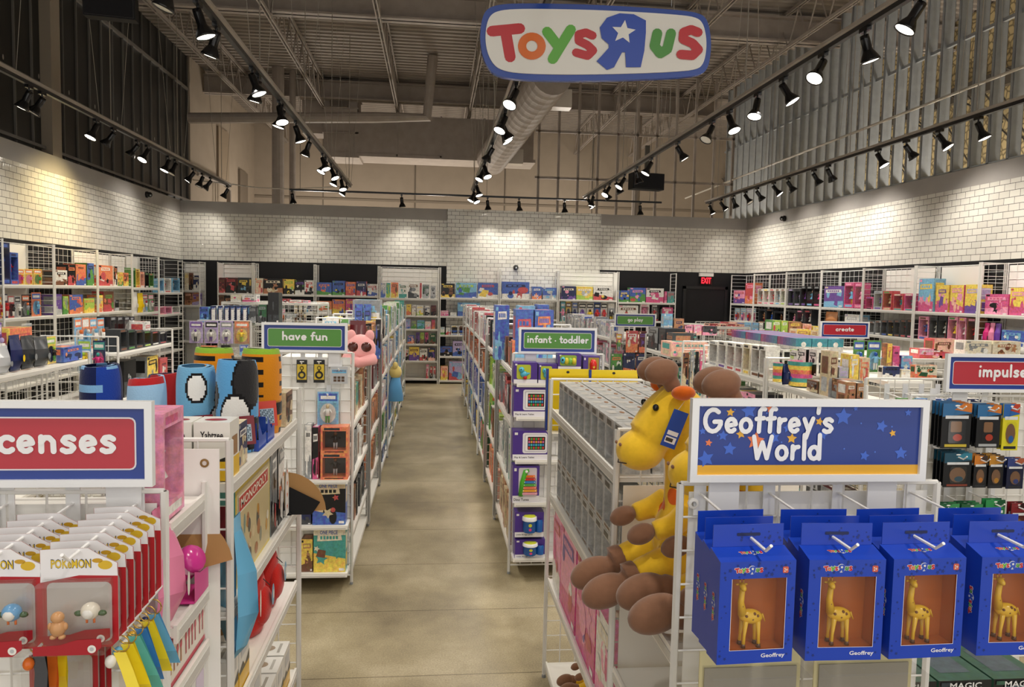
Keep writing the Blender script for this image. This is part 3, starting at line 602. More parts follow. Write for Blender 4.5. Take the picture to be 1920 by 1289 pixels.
def carton(w_, d, h, pal, seed=0, style='art', side=None):
    b = MB(); rg = random.Random(seed); c = pal[0]; s2 = side or pal[rg.randrange(min(2, len(pal)))]; x = w_ / 2
    b.faces([(-x, 0, 0), (x, 0, 0), (x, d, 0), (-x, d, 0), (-x, 0, h), (x, 0, h), (x, d, h), (-x, d, h)], [(0, 1, 5, 4), (2, 3, 7, 6), (0, 3, 2, 1)], c)
    b.faces([(-x, 0, 0), (x, 0, 0), (x, d, 0), (-x, d, 0), (-x, 0, h), (x, 0, h), (x, d, h), (-x, d, h)], [(4, 5, 6, 7), (1, 2, 6, 5), (3, 0, 4, 7)], s2)
    art(b, FR((-x, 0, 0), (1, 0, 0), (0, 0, 1)), w_, h, pal, rg, style)
    if d > .03 and style != 'plain':
        for sg_, ox, oy, uu in ((1, x, 0, (0, 1, 0)), (-1, -x, d, (0, -1, 0))):
            f = FR((ox, oy, 0), uu, (0, 0, 1)); b.rect(f, d * .15, h * .5, d * .85, h * .88, pal[-1], .0005); b.rect(f, d * .2, h * .1, d * .8, h * .42, pal[1 % len(pal)], .0005)
        b.rect(FR((-x, 0, h), (1, 0, 0), (0, 1, 0)), w_ * .2, d * .2, w_ * .8, d * .8, pal[-1] if pal[-1] != s2 else pal[0], .0005)
    return b
def toy_figure(h, pal, rg, kind='figure'):
    """A small toy standing at the origin, h tall."""
    b = MB(); c = lambda i: pal[i % len(pal)]
    if kind == 'car':
        b.box(-h * .8, -h * .3, h * .15, h * .8, h * .3, h * .5, c(1)); b.box(-h * .4, -h * .27, h * .5, h * .4, h * .27, h * .9, c(2))
        for x in (-.5, .5): b.lathe((h * x, -h * .34, h * .2), [(0, 0), (h * .2, 0), (h * .2, h * .68), (0, h * .68)], 'k', 10, ax=Vector((0, 0, 1)).rotation_difference(Vector((0, 1, 0))))
        return b
    s = h
    for x in (-.07, .07): b.tube([(x * s, 0, 0), (x * s * .9, 0, .42 * s)], [.04 * s, .06 * s], c(2), 6)
    b.tube([(0, 0, .38 * s), (0, 0, .55 * s), (0, 0, .74 * s)], [.13 * s, .1 * s, .13 * s], c(1), 8)
    a = rg.uniform(.1, .3)
    for x in (-1, 1): b.tube([(x * .12 * s, 0, .7 * s), (x * (.16 + a * .4) * s, -.03 * s, (.55 + a * .2) * s), (x * (.15 + a * .6) * s, -.06 * s, (.42 + a) * s)], [.045 * s, .038 * s, .03 * s], c(1), 6)
    b.ell((0, 0, .87 * s), (.1 * s, .1 * s, .12 * s), 'f0c8a4' if kind == 'doll' else c(3), 8, 6)
    if kind == 'doll': b.ell((0, .03 * s, .9 * s), (.13 * s, .1 * s, .13 * s), c(3), 8, 6); b.tube([(0, .07 * s, .9 * s), (0, .08 * s, .6 * s)], [.11 * s, .07 * s], c(3), 8); b.lathe((0, 0, .3 * s), [(.2 * s, 0), (.11 * s, .2 * s)], c(1), 10)
    return b
def window_pack(name, label, cat, w_, d, h, pal, seed, loc, rz, group, kind='doll', header=.14, foot=.16):
    """Carton with a window: carton, figure, pane."""
    t = thing(name, label, cat, loc, rz, group); b = MB(); x = w_ / 2; e = w_ * .07; c = pal[0]; rg = random.Random(seed)
    z0, z1 = h * foot, h * (1 - header)
    b.box(-x, 0, 0, x, d, z0, c); b.box(-x, 0, z1, x, d, h, c); b.box(-x, 0, z0, -x + e, d, z1, c); b.box(x - e, 0, z0, x, d, z1, c); b.box(-x + e, d - .004, z0, x - e, d, z1, pal[-1])
    f = FR((-x, 0, 0), (1, 0, 0), (0, 0, 1)); b.rect(f, w_ * .15, h * .04, w_ * .85, h * foot * .75, pal[1 % len(pal)], .0005); b.rect(f, w_ * .12, z1 + h * header * .2, w_ * .7, h * .96, pal[-1], .0005)
    b.build('carton', t)
    m = toy_figure((z1 - z0) * .93, pal, rg, kind).build('figure', t, ('plastic',), True); m.location = (0, d * .5, z0)
    b = MB(); b.poly([(-x + e, .001, z0), (x - e, .001, z0), (x - e, .001, z1), (-x + e, .001, z1)], 'w'); b.build('window_pane', t, ('clear',))
    return t
def blister(name, label, cat, w_, h, pal, seed, loc, rz, group, kind='figure', d=.045):
    """Card with a clear bubble: card, figure, bubble. Base of the card at loc."""
    t = thing(name, label, cat, loc, rz, group); rg = random.Random(seed); b = MB(); x = w_ / 2
    b.box(-x, d, 0, x, d + .003, h, pal[0]); f = FR((-x, d, 0), (1, 0, 0), (0, 0, 1)); b.rect(f, w_ * .06, h * .72, w_ * .94, h * .95, pal[1 % len(pal)], .0005); b.oval(f, w_ * .5, h * .36, w_ * .38, h * .3, pal[2 % len(pal)], .0005)
    b.rect(f, w_ * .15, h * .78, w_ * .85, h * .88, 'w', .0009); b.build('card', t)
    m = toy_figure(h * .56, pal[1:] or pal, rg, kind).build('figure', t, ('plastic',), True); m.location = (0, d * .5, h * .09)
    b = MB(); b.box(-x * .8, .002, h * .05, x * .8, d - .001, h * .68, 'w'); b.build('bubble', t, ('clear',)); return t
RZ = {'Y': 0.0, 'R': math.pi / 2, 'L': -math.pi / 2}     # a front that looks down the shop, towards +X, towards -X
def spanpx(axis, plane, p0, p1, yt):
    if axis == 'Y': a, c = atY(p0, yt, plane), atY(p1, yt, plane); w_ = abs(c.x - a.x)
    else: a, c = atX(p0, yt, plane), atX(p1, yt, plane); w_ = abs(c.y - a.y)
    m = (a + c) / 2; return m, w_
NAMES = {'game': ('game_box', 'board game'), 'toy': ('toy_box', 'toy box'), 'book': ('picture_book', 'book'), 'doll': ('doll_box', 'boxed doll'), 'fig': ('figure_box', 'boxed toy figure'), 'car': ('vehicle_box', 'boxed toy vehicle'),
         'pack': ('blister_pack', 'carded toy'), 'bag': ('toy_pouch', 'pouch'), 'tub': ('storage_bin', 'bin')}
SEED = [100]
def prod(kind, axis, plane, z, p0, p1, yt, pal, label, group=None, depth=.16, style='art', gap=.004):
    SEED[0] += 1; m, w_ = spanpx(axis, plane, p0, p1, yt)
    k_ = 0 if axis == 'Y' else 1; best = None
    for (ax, lo, hi, pa, pb) in BAYS:       # keep each pack between the posts of its own unit
        if ax == axis and pa - .06 <= plane <= pb + .06:
            dd = max(lo - m[k_], m[k_] - hi, 0)
            if dd < .25 and (best is None or dd < best[0]): best = (dd, lo, hi)
    if best:
        lo, hi = best[1:]; c_ = min(max(m[k_], lo + .03), hi - .03); a_, b_ = max(c_ - w_ / 2, lo), min(c_ + w_ / 2, hi); m[k_] = (a_ + b_) / 2; w_ = b_ - a_
    h = max(.04, m.z - z); w_ = max(.012, w_ - gap); nm, cat = NAMES[kind]; pal = list(pal)
    loc = (m.x, plane, z + .001) if axis == 'Y' else (plane, m.y, z + .001)
    if kind in ('doll', 'fig', 'car'): return window_pack(nm, label, cat, w_, min(depth, .12), h, pal, SEED[0], loc, RZ[axis], group, {'doll': 'doll', 'fig': 'figure', 'car': 'car'}[kind])
    if kind == 'pack': return blister(nm, label, cat, w_, h, pal, SEED[0], loc, RZ[axis], group)
    if kind == 'book': depth = min(depth, .03)
    if kind == 'tub':
        b = MB(); n = 24; r0_ = w_ / 2; bands = ['t', 'y', 'o', 'm', 't', 'y']; prof = [i / 6 for i in range(7)]
        for i in range(6): b.lathe((0, r0_, 0), [(r0_ * (.9 + .1 * prof[i]), h * prof[i]), (r0_ * (.9 + .1 * prof[i + 1]), h * prof[i + 1])], bands[5 - i], n)
        b.lathe((0, r0_, 0), [(r0_, h), (r0_ * .96, h), (r0_ * .88, h * .1), (0, h * .1)], 'p', n); b.lathe((0, r0_, 0), [(0, .001), (r0_ * .9, .001)], 't', n)
    elif kind == 'bag':
        b = MB(); x = w_ / 2; prof = [(0, .0), (.06, .05), (.3, .11), (.6, .1), (.9, .02), (1, .004)]
        for (a, ta), (c, tc) in zip(prof, prof[1:]):
            ta, tc = ta * .5, tc * .5
            for s_ in (-1, 1):
                q = [(-x, .03 + s_ * ta * .2, h * a), (0, .03 + s_ * ta, h * a), (x, .03 + s_ * ta * .2, h * a), (-x, .03 + s_ * tc * .2, h * c), (0, .03 + s_ * tc, h * c), (x, .03 + s_ * tc * .2, h * c)]
                b.faces(q, [(0, 1, 4, 3), (1, 2, 5, 4)] if s_ < 0 else [(3, 4, 1, 0), (4, 5, 2, 1)], pal[0])
        f = FR((-x, .03 - .058, 0), (1, 0, 0), (0, 0, 1)); b.oval(f, x, h * .36, x * .22, h * .1, pal[1 % len(pal)], .002)
        o = b.build(nm, None, ('plastic',), True, loc, RZ[axis]); return tag(o, label, cat, group)
    else: b = carton(w_, depth, h, pal, SEED[0], style)
    return tag(b.build(nm, None, ('card',), False, loc, RZ[axis]), label, cat, group)
def shelf_items(axis, plane, z, where, rows, group, depth=.18):
    """rows: 'kind p0 p1 ytop palette description' for one shelf, in order along it; each label says which one it is."""
    for i, r_ in enumerate(rows.strip().split('\n')):
        k, a, c, yt, pal, desc = r_.split(None, 5)
        st = 'art'
        if '-' in k: k, st = k.split('-')
        prod(k, axis, plane, z, float(a), float(c), float(yt), pal, '%s %s, %s along' % (desc, where, nth(i)), group, depth, st)
# ================================================================ wall shelving
def bay(label, axis, a0, a1, plane, levels, wall, back=None, sides=(1, 1), top=2.34, grp='wall shelf bays', board=None):
    """A wall bay: local x along the wall, front at y=0, wall at y=depth."""
    d = abs(wall - plane) - .02; w_ = abs(a1 - a0) / 2; mid = (a0 + a1) / 2
    BAYS.append((axis, min(a0, a1) + .022, max(a0, a1) - .022, min(plane, wall), max(plane, wall)))
    loc = (mid, plane, 0) if axis == 'Y' else (plane, mid, 0)
    t = thing('shelving_bay', label, 'wall shelf', loc, RZ[axis], grp)
    for s_, k in ((-1, sides[0]), (1, sides[1])):
        x = s_ * (w_ - .006)
        b = MB(); b.rod((x, 0, 0), (x, 0, top), .011, 'e4e2dd', 6); b.rod((x, d, 0), (x, d, top), .009, 'e4e2dd', 6)
        if k == 1: grid(b, FR((x, 0, 0), (0, 1, 0), (0, 0, 1)), 0, .08, d, top - .01, .36, py=.0762)
        if k == 2: b.box(x - .004, .01, .08, x + .004, d, top - .01, 'efede8')
        b.build('side_panel', t, ('metal',))
    if back:
        b = MB(); grid(b, FR((0, d - .012, 0), (1, 0, 0), (0, 0, 1)), -w_ + .02, .08, w_ - .02, top - .01, .13, py=.09); b.build('back_grid', t, ('metal',))
        if back == 2:
            b = MB(); b.box(-w_ + .03, d - .006, .1, w_ - .03, d - .003, top - .03, 'eceae4'); b.build('backing_sheet', t, ('sheet',))
    if board:
        b = MB(); b.box(board[0], d - .03, .9, board[1], d - .022, top - .02, 'e9e6df'); b.build('white_board', t, ('sheet',))
    for z in levels: shelf_mb(-w_ + .02, w_ - .02, 0.01, d - .02, z, 'F').build('shelf', t, ('metal',))
    return t
YF = 15.05; BK = [1.74, 1.37, 1.02, .66, .1]
bay('narrow white shelf bay in the dark corner of the back wall', 'Y', -4.93, -4.52, YF, [1.78, 1.49, 1.2, .8, .3], YB, 2)
bay('white backed shelf bay beside the bare black wall strip', 'Y', -4.19, -3.53, YF, [1.74, 1.4, 1.0, .6, .1], YB, 2, (2, 1))
bay('open shelf bay against black wall with dark game boxes on top', 'Y', -3.51, -2.35, YF, BK, YB, 0, (1, 1))
bay('open shelf bay against black wall behind the have fun sign', 'Y', -2.33, -1.11, YF, BK, YB, 0, (0, 1))
bay('white backed bookshelf bay standing at the end of the aisle', 'Y', -1.09, .09, YF, [1.71, 1.37, 1.1, .8, .46, .1], YB, 2, (0, 1))
bay('open shelf bay on tiled pier with yellow truck box on top', 'Y', .11, 1.30, YF, [1.74, 1.37, .99, .56, .07], YB - .07, 0, (0, 1))
bay('open shelf bay on tiled pier with large rescue plane box', 'Y', 1.32, 2.50, YF, [1.74, 1.34, .95, .5, .07], YB - .07, 0, (0, 1))
bay('white backed shelf bay with drawing board boxes on top', 'Y', 2.52, 3.73, YF, [1.75, 1.3, .9, .5, .1], YB - .07, 2, (2, 2))
bay('open shelf bay against black wall next to the exit door', 'Y', 3.75, 4.97, YF, [1.72, 1.34, .9, .5, .1], YB, 0, (0, 1))
XF = -4.65; G1 = 'boxes on the back wall shelves'
LB = [(8.63, 9.74, 1, (-.1, .5)), (9.74, 10.93, 1, None), (10.93, 12.13, 2, None), (12.13, 13.25, 2, (0, .45)), (13.25, 14.47, 1, None)]
LD = ['with pale board and blue boxed figures', 'of open grid holding toy blasters', 'with rumpled white sheet behind large orange box', 'with cream board beside the warm light pool', 'of open grid next to the dark corner']
for (a, c, bk, bd), ds in zip(LB, LD): bay('side wall shelf bay ' + ds, 'R', a + .01, c - .01, XF, [{13.25: 1.74, 12.13: 1.82}.get(a, 1.84), {13.25: 1.36, 12.13: 1.42}.get(a, 1.47), 1.1, .7, .2], XL, bk, (1, 1), board=bd)
XG = 6.25
RB = [(14.16, 15.3, 1, None), (12.81, 14.16, 1, None), (11.59, 12.81, 1, None), (10.39, 11.59, 1, None), (9.2, 10.39, 2, (.05, .55)), (8.03, 9.2, 1, (-.5, .25)), (6.75, 8.03, 2, (.0, .6))]
RD = ['of open grid beside the exit door', 'of open grid with white boxed dolls', 'of open grid with backpack dolls', 'of open grid with purple horse set', 'with white sheet over hanging dolls', 'with blue tall box and yellow dough sets', 'with hanging cloth panel at the frame edge']
for (a, c, bk, bd), ds in zip(RB, RD): bay('doll wall shelf bay ' + ds, 'L', a + .01, c - .01, XG, [1.74, 1.38, 1.0, .6, .2], XR, bk, (1, 1), board=bd)

def back(z, where, rows, depth=.2): shelf_items('Y', YF + .03, z, where, rows, G1, depth)
back(1.78, 'high in the narrow corner bay', '''book 346 354 512 siy cream and orange book
book 354 362 512 uku brown book
book 362 376 517 nwi navy and white book''')
back(1.49, 'low in the narrow corner bay', '''toy 346 360 549 uhf brown and gold box
toy 360 375 549 hjv purple spotted box''')
back(1.74, 'on top shelf behind the foosball boxes', '''game 411 422 521 qru dark red game box
game 423 443 521 qkwr maroon game box
game 446 467 521 xkcy black and teal game box''')
back(1.4, 'below the maroon game boxes', '''toy 410 420 554 uhk tan and brown box
toy 420 438 556 kuh dark olive box''')
back(1.74, 'in the black backed bay', '''game 473 493 522 ifro cream and pink game box
game 494 530 523 khsi wide black war game box
game 532 552 524 ykwl yellow and black game box
game 553 571 526 kwgv black party game box
game 571 588 526 wkor white game box with orange figure''')
back(1.74, 'in the bay over the have fun sign', '''game 594 622 530 bgwo blue garden game box
game 623 647 527 bgyk green and blue game box
game 648 667 529 orvb orange monster game box
game 668 687 528 nrvw navy game box
game 689 708 533 wbr white game box with red boat''')
back(1.37, 'on second shelf over the have fun sign', '''game 572 589 567 nwce navy game box
game 594 622 565 owgs harvest coloured game box
game 623 647 562 oyb orange and blue game box
game 648 668 561 mvgy magenta game box''')
back(1.71, 'on the top bookshelf', '''book 714 723 531 abw pale grey book
book 724 732 531 tl teal book
book 733 747 530 oyu orange book with dial
book 748 763 533 wtd white forest book
book 765 786 530 wzeu grey whale book
book 787 791 531 r thin red book
book 792 805 534 eakd grey book with dark tree
book 807 817 536 aez pale grey sketch book''')
back(1.37, 'on the second bookshelf', '''book 722 740 570 cwb sky blue book
book 741 752 572 gwl green leafy book
book 762 771 571 yoy yellow book
book 772 780 572 wiu white book
book 781 794 573 wly white book with green bird
book 797 806 574 wkn white and ink book
book 808 818 573 qku dark brown book''')
back(1.1, 'on the third bookshelf', '''book 760 770 598 jbc lilac round topped book
book 771 781 601 egl grey and green book
book 782 796 601 ctg pale teal book
book 797 808 603 wpf blush book
book 809 816 600 rom red book''')
back(.8, 'on the fourth bookshelf', '''book 764 777 629 bof blue and peach book
book 780 787 624 vk violet book
book 788 795 624 lu olive book
book 797 803 624 mk crimson book
book 806 817 626 dui dark green book with face''')
back(.46, 'on the fifth bookshelf', '''book 757 766 655 wkr white patterned book
book 767 786 651 yvu yellow book with purple shape
book 787 801 654 wruk mottled pink book
book 803 816 653 nfvy navy book''')
back(.1, 'on the lowest bookshelf', '''book 799 804 684 prw pink edged book
book 806 811 688 rkw red and black book
book 812 817 688 raw red and grey book''')
back(1.74, 'on top shelf before the tiles', '''toy 826 853 532 kyuy yellow truck box
toy 855 894 531 cbgl light blue train box
toy 896 936 531 bwyr blue farm box with yellow edge
toy 941 993 529 bwrn wide rescue plane box
toy 998 1016 538 bofw small blue plane box
toy 1018 1045 540 bawc blue and silver wheel box''')
back(1.37, 'on second shelf of the pier', '''toy 826 841 583 pmw low pink box
toy 844 856 586 wa low white box
toy 858 900 568 cbgw sky blue picture box''')
back(.99, 'on third shelf of the pier', '''toy 824 834 614 wgc small white and green box
toy 836 845 615 wra small white and red box
car 846 859 611 wbky white toy car box
car 860 873 611 wbku second white toy car box''')
back(.56, 'on fourth shelf of the pier', '''toy 824 848 650 bkwu blue tray of small toys
toy 849 873 640 jbwk lilac monster truck box''')
back(.07, 'on lowest shelf of the pier', '''toy 826 840 687 fyo box with orange cuddly dog
toy 842 873 678 jrbc lilac box with red car''')
back(1.75, 'on top of the white backed bay', '''toy 1053 1080 537 nvpi navy drawing board box
toy 1081 1112 538 ylaw yellow drawing board box
toy 1113 1150 537 wryk white box with yellow dial''')
back(1.3, 'on second shelf of the white backed bay', '''pack 1052 1061 566 tcp teal carded toy
pack 1062 1072 566 yuk yellow carded toy
pack 1074 1084 567 abn grey carded toy
pack 1086 1100 568 wkv spotted carded toy
pack 1101 1114 568 wkyr white carded figures
pack 1115 1127 568 bkr blue carded figures
pack 1128 1140 568 wkr carded figures with red feet
pack 1141 1154 568 awky silver carded figures''')
back(1.72, 'on top shelf beside the exit', '''toy 1160 1180 545 bgky blue clubhouse box
toy 1181 1211 540 bgrp large blue playset box
toy 1212 1245 541 wmpk white and magenta playset box
toy 1246 1251 547 mp narrow magenta box
toy 1252 1266 547 etr grey arched box''')
back(1.34, 'on second shelf beside the exit', '''toy 1159 1197 573 wrpu white kitchen set box
fig 1201 1218 571 wpkp pink cuddly toy box
fig 1221 1237 572 krkw black and red cuddly toy box
toy 1242 1262 577 mkw magenta box''')
def lw(z, where, rows): shelf_items('R', XF - .03, z, where, rows, 'toys on the plain side wall shelves', .16)
lw(1.84, 'on top shelf by the pale board', '''fig 4 18 455 nbrb tall navy figure box
fig 19 34 474 bron blue and red hero box
pack 37 53 505 yomo yellow card with pink ball
pack 54 69 505 yopo yellow card with rose ball
pack 70 86 505 yogo yellow card with green ball''')
lw(1.47, 'hung below the blue hero boxes', '''pack 5 11 558 oyr narrow orange card
pack 12 22 552 nwr navy spotted card
pack 23 34 556 rwk red striped card
pack 35 46 556 akw silver card
pack 48 63 553 xoeg black and orange bow card
pack 66 84 549 obc orange and blue boomerang card''')
lw(1.84, 'on top shelf of the blaster bay', '''toy 103 126 507 wuk white tray of small blasters
toy 127 141 497 krzo black and red blaster box
toy 142 161 496 obro orange and blue blaster box
toy 163 179 494 bglk blue and green blaster box''')
lw(1.47, 'on second shelf of the blaster bay', '''toy 103 116 552 vaje purple unicorn box
toy 118 128 556 lge lime blaster card
toy 130 155 553 boro blue and orange blaster box
toy 158 179 560 lyko lime blaster box''')
lw(1.84, 'on top shelf by the rumpled sheet', '''toy 184 211 498 orkw large orange dart blaster box
toy 213 220 500 kwo slim black box
toy 221 231 511 yglo yellow and green blaster
toy 232 241 512 oyk orange blaster box''')
lw(1.47, 'on second shelf by the rumpled sheet', '''toy 185 193 554 yoa yellow ball box
toy 194 213 547 urog rust coloured box
toy 215 223 563 kae black cup box''')
lw(1.82, 'on top shelf by the cream board', '''fig 248 254 503 gkye green figure box
fig 255 262 505 yoku yellow figure box
fig 263 271 510 fwro peach figure box
fig 272 279 512 kwrg black figure box
fig 280 288 513 gwkr green and white figure box''')
lw(1.42, 'on second shelf by the cream board', '''bag 249 260 548 wiy white bag with cream print
bag 261 271 550 yyk yellow rounded bag
pack 272 282 552 arwc grey card
pack 283 294 552 gpwe green topped card''')
lw(1.74, 'on top shelf next to the corner', '''fig 299 307 523 cwea pale blue figure box
fig 308 321 522 wrke white and red figure box
fig 323 337 522 caeu pale grey figure box''')
lw(1.36, 'on second shelf next to the corner', '''fig 299 309 575 pfrw pink figure box
fig 310 322 575 pewa pink and grey figure box
fig 323 338 575 wpek white and pink figure box''')
def rw(z, where, rows, d=.16): shelf_items('L', XG + .03, z, where, rows, 'dolls on the right wall shelves', d)
rw(1.75, 'on top shelf beside the exit door', '''toy 1376 1397 545 pvwr pink and violet cradle box
toy 1398 1419 531 rorp red toy chair box''')
rw(1.38, 'on second shelf beside the exit door', '''pack 1374 1384 578 wcrv white doll card
pack 1385 1395 578 wcpv pale doll card
pack 1396 1406 578 wjrv white card with lilac doll
pack 1407 1417 578 wcmb white card with pink doll''')
rw(1.75, 'on top shelf past the pink cradle', '''doll 1421 1431 542 wrku white box with dark haired doll
doll 1432 1442 542 wpky white box with pale doll
doll 1443 1453 542 wrkr white box with red haired doll
doll 1454 1463 542 wcku white box with blue doll
doll 1464 1473 542 wlku white box with green doll''')
rw(1.38, 'below the white boxed dolls', '''doll 1422 1436 580 zhrk dark doll box
doll 1437 1450 580 xbku charcoal doll box
doll 1451 1470 584 xuek wide charcoal doll box''')
rw(1.75, 'on top shelf among grey boxes', '''fig 1477 1489 542 zvej grey creature box
fig 1490 1501 542 zjek grey box with lilac creature
doll 1503 1512 537 kvue black box with violet doll
doll 1513 1525 537 kcue black box with sky blue doll
doll 1526 1539 537 kmue black box with magenta doll''')
rw(1.38, 'below the backpack dolls', '''doll 1478 1493 582 xpwk charcoal box with pink doll
doll 1494 1507 582 xekp charcoal box with grey doll
doll 1508 1522 582 xwkr charcoal box with white doll''')
rw(1.75, 'on top shelf with the horse set', '''toy 1546 1582 537 vcsw purple box with white horse
doll 1584 1602 530 mcyp tall magenta box with blonde doll
doll 1603 1619 531 mpup magenta box with brown haired doll''')
rw(1.38, 'below the purple horse set', '''bag 1546 1568 585 hsu crumpled tan paper bag
toy 1584 1612 590 wcja pale blue and white box''')
rw(1.74, 'on top shelf before the white sheet', '''doll 1622 1637 557 mkyv small magenta doll box
doll 1639 1655 546 avke grey doll box
doll 1656 1673 546 rsug red doll box
doll 1675 1694 551 rtpi pink doll box with teal back
doll 1696 1716 551 mtri magenta doll box with teal back''')
rw(1.384, 'hung below the white sheet', '''doll 1628 1640 603 eaku grey hanging doll
doll 1641 1652 602 ewyu silver hanging doll
doll 1653 1664 601 zbyu hanging doll in blue dress
doll 1665 1676 601 zyuu hanging doll in gold dress
doll 1677 1688 601 zuku hanging doll in brown coat
doll 1689 1700 600 zrku hanging doll in rust dress
doll 1701 1714 600 xpku hanging doll in rose dress''')
rw(1.74, 'on top shelf of the dough set bay', '''toy 1724 1752 523 cmpy tall sky blue advent box
toy 1756 1780 535 ympv yellow and pink dough set
toy 1783 1808 535 ymfp second yellow and pink dough set
toy 1811 1838 534 yvmj yellow and violet dough set''')
rw(1.38, 'on second shelf under the dough sets', '''doll 1723 1742 594 pbku pink box with blue dressed doll
doll 1744 1758 595 zwpk grey box with white topped doll
doll 1760 1776 595 xwrk charcoal box with rose skirted doll
doll 1778 1796 594 pyug pink box with golden doll
doll 1798 1812 596 pwuy pale pink doll box
doll 1814 1836 597 urwp maroon doll box''')
rw(1.74, 'on top shelf at the cloth panel', '''toy 1848 1892 552 mpkp wide magenta fashion doll box
toy 1895 1925 540 ymrp yellow dough set box''')
rw(1.38, 'hung under the magenta box', '''bag 1843 1852 606 mjk pink zip bag
bag 1853 1862 606 pkj shiny rose bag
bag 1863 1874 607 vpk violet bag
toy 1878 1922 620 bwnc wide blue box''')
# ================================================================ free-standing rows
LVB, LVD, LVG = [1.37, 1.01, .66, .3, .08], [1.35, 1.0, .57, .15], [1.32, .98, .6, .2]
gondola('near shelf unit with rolled blankets on top, behind the licenses sign', -1.1, -.5, 1.89, 2.85, [1.385, 1.055, .765, .42, .1], 1.5, 'R')
UB = [4.72 + 1.22 * i for i in range(7)]; UD = [4.85 + 1.22 * i for i in range(7)]
for i, y in enumerate(UB): gondola('shelf unit of the have fun row, %s from the sign' % nth(i), -1.1, -.5, y, y + 1.19, LVB, 1.48 if i < 2 else 1.6, 'LR', i == 0)
for i, y in enumerate(UD): gondola('shelf unit of the infant toddler row, %s from the sign' % nth(i), .52, 1.12, y, y + 1.19, LVD, 1.48 if i == 0 else 1.62, 'LR', i == 0)
gondola('shelf unit packed with grey window boxes before the yellow pouches', .56, 1.16, 2.2, 3.5, [1.325, .92, .5, .08], 1.47, 'LR')
for i, (a, c) in enumerate(((3.62, 4.76), (4.8, 5.95), (6.47, 7.65), (9.24, 10.4), (10.44, 11.6), (11.64, 12.8))):
    gondola(('shelf unit with rainbow bins behind the impulse sign', 'shelf unit with white doll boxes beyond the rainbow bins', 'shelf unit with teal lidded box and hanging boards', 'shelf unit under the go play sign', 'shelf unit behind the go play sign, second', 'shelf unit behind the go play sign, third')[i], 2.22, 2.85, a, c, LVG, 1.475)
for i, y in enumerate((7.95, 9.2, 10.45)): gondola('shelf unit of the create row, %s from the sign' % nth(i), 4.2, 4.82, y, y + 1.22, LVG, 1.47)
for i, (a, c) in enumerate(((4.15, 5.95), (6.47, 7.76))): gondola(('shelf unit of bagged figures at the frame edge', 'shelf unit of monster figures by the warm lit wall')[i], -3.2, -2.6, a, c, [1.3, .9, .5, .1], 1.44 if i else 1.36)
gondola('shelf unit with blue foosball boxes on top', -2.64, -2.06, 8.7, 9.9, [1.46, 1.1, .7, .2], 1.49)
gondola('shelf unit with flat game boxes behind the have fun sign', -2.8, -1.55, 10.25, 11.2, [1.66, 1.4, 1.0, .5, .1], 1.67)

# ---------------------------------------------------------------- header signs
def hdr(px0, px1, y0, y1, Y, st, col, lw, lh, label, drop=.09, **k):
    a, c = atY(px0, y1, Y), atY(px1, y0, Y); return header(label, a.x, c.x, a.z, c.z, Y, st, col, lw, lh, 'department signs', drop=drop, **k)
GRN, RED = '55923f', 'b9323f'
hdr(491, 652, 607, 660, 4.70, 'have fun', GRN, .28, .056, 'green have fun sign standing over the keychain cards')
hdr(972, 1119, 616, 663, 4.83, 'infant . toddler', GRN, .41, .052, 'green infant toddler sign over the boxed baby toys')
hdr(1152, 1230, 589, 613, 9.22, 'go play', GRN, .2, .05, 'small green go play sign far behind the giraffe')
hdr(1537, 1630, 604, 634, 7.93, 'create', RED, .22, .052, 'small red create sign among the paper craft boxes')
hdr(1770, 1985, 666, 735, 3.0, 'impulse', RED, .23, .058, 'red impulse sign over the black accessory cards')
hdr(-110, 288, 752, 913, 1.58, 'licenses', RED, .27, .066, 'large red licenses sign cut off by the frame')
gs, fr, hw_, hh = hdr(1290, 1738, 750, 903, 1.57, '', None, 0, 0, "large blue Geoffrey's World sign with stars and yellow band", .11)
b = MB(); f = hh * .085; b.rect(fr, -hw_ + f, f, hw_ - f, f + hh * .115, 'e6ae35', .0006)
rg = random.Random(3); k = hw_ * 2 / 448
Q = lambda px, py: ((px - 1514) * k, hh * .5 - (py - 826.5) * k)
for px, py, r_, c in ((1396, 773, 15, '3f6ad0'), (1575, 783, 17, '3f6ad0'), (1312, 810, 7, '3f6ad0'), (1350, 818, 10, '3f6ad0'), (1363, 842, 13, '3f6ad0'), (1320, 860, 16, '3f6ad0'), (1446, 822, 11, '3f6ad0'), (1538, 816, 10, '3f6ad0'), (1470, 804, 9, '3f6ad0'), (1598, 768, 5, '3f6ad0'), (1650, 800, 12, '3f6ad0'), (1690, 850, 13, '3f6ad0'), (1620, 855, 10, '3f6ad0'), (1700, 775, 7, '3f6ad0'),
                      (1362, 776, 8, 'eeb53c'), (1383, 815, 9, 'eeb53c'), (1479, 823, 10, 'eeb53c'), (1530, 792, 8, 'eeb53c'), (1436, 769, 8, 'ee7f4d'), (1324, 831, 7, 'ee7f4d'), (1411, 827, 17, 'ee7f4d'), (1672, 813, 7, 'eeb53c')):
    x, y = Q(px, py); b.star(fr, x, y, r_ * k, c, .0007 + .00001 * px % .0003, rg.uniform(-.3, .3), .5)
for i in range(14): x, y = Q(1310 + i * 30, 765 + (i * 53) % 100); b.oval(fr, x, y, 1.6 * k, 1.6 * k, '4d78d8', .0007, 8)
b.build('star_print', gs, ('print',))
b = MB(); x, y = Q(1434, 795); letters(b, fr, "Geoffrey's", x, y - .004, 248 * k, 52 * k, 'f4f5f8', .17, .0022); x, y = Q(1470, 848); letters(b, fr, 'World', x, y, 134 * k, 52 * k, 'f4f5f8', .17, .0022)
b.build('lettering', gs, ('print',))

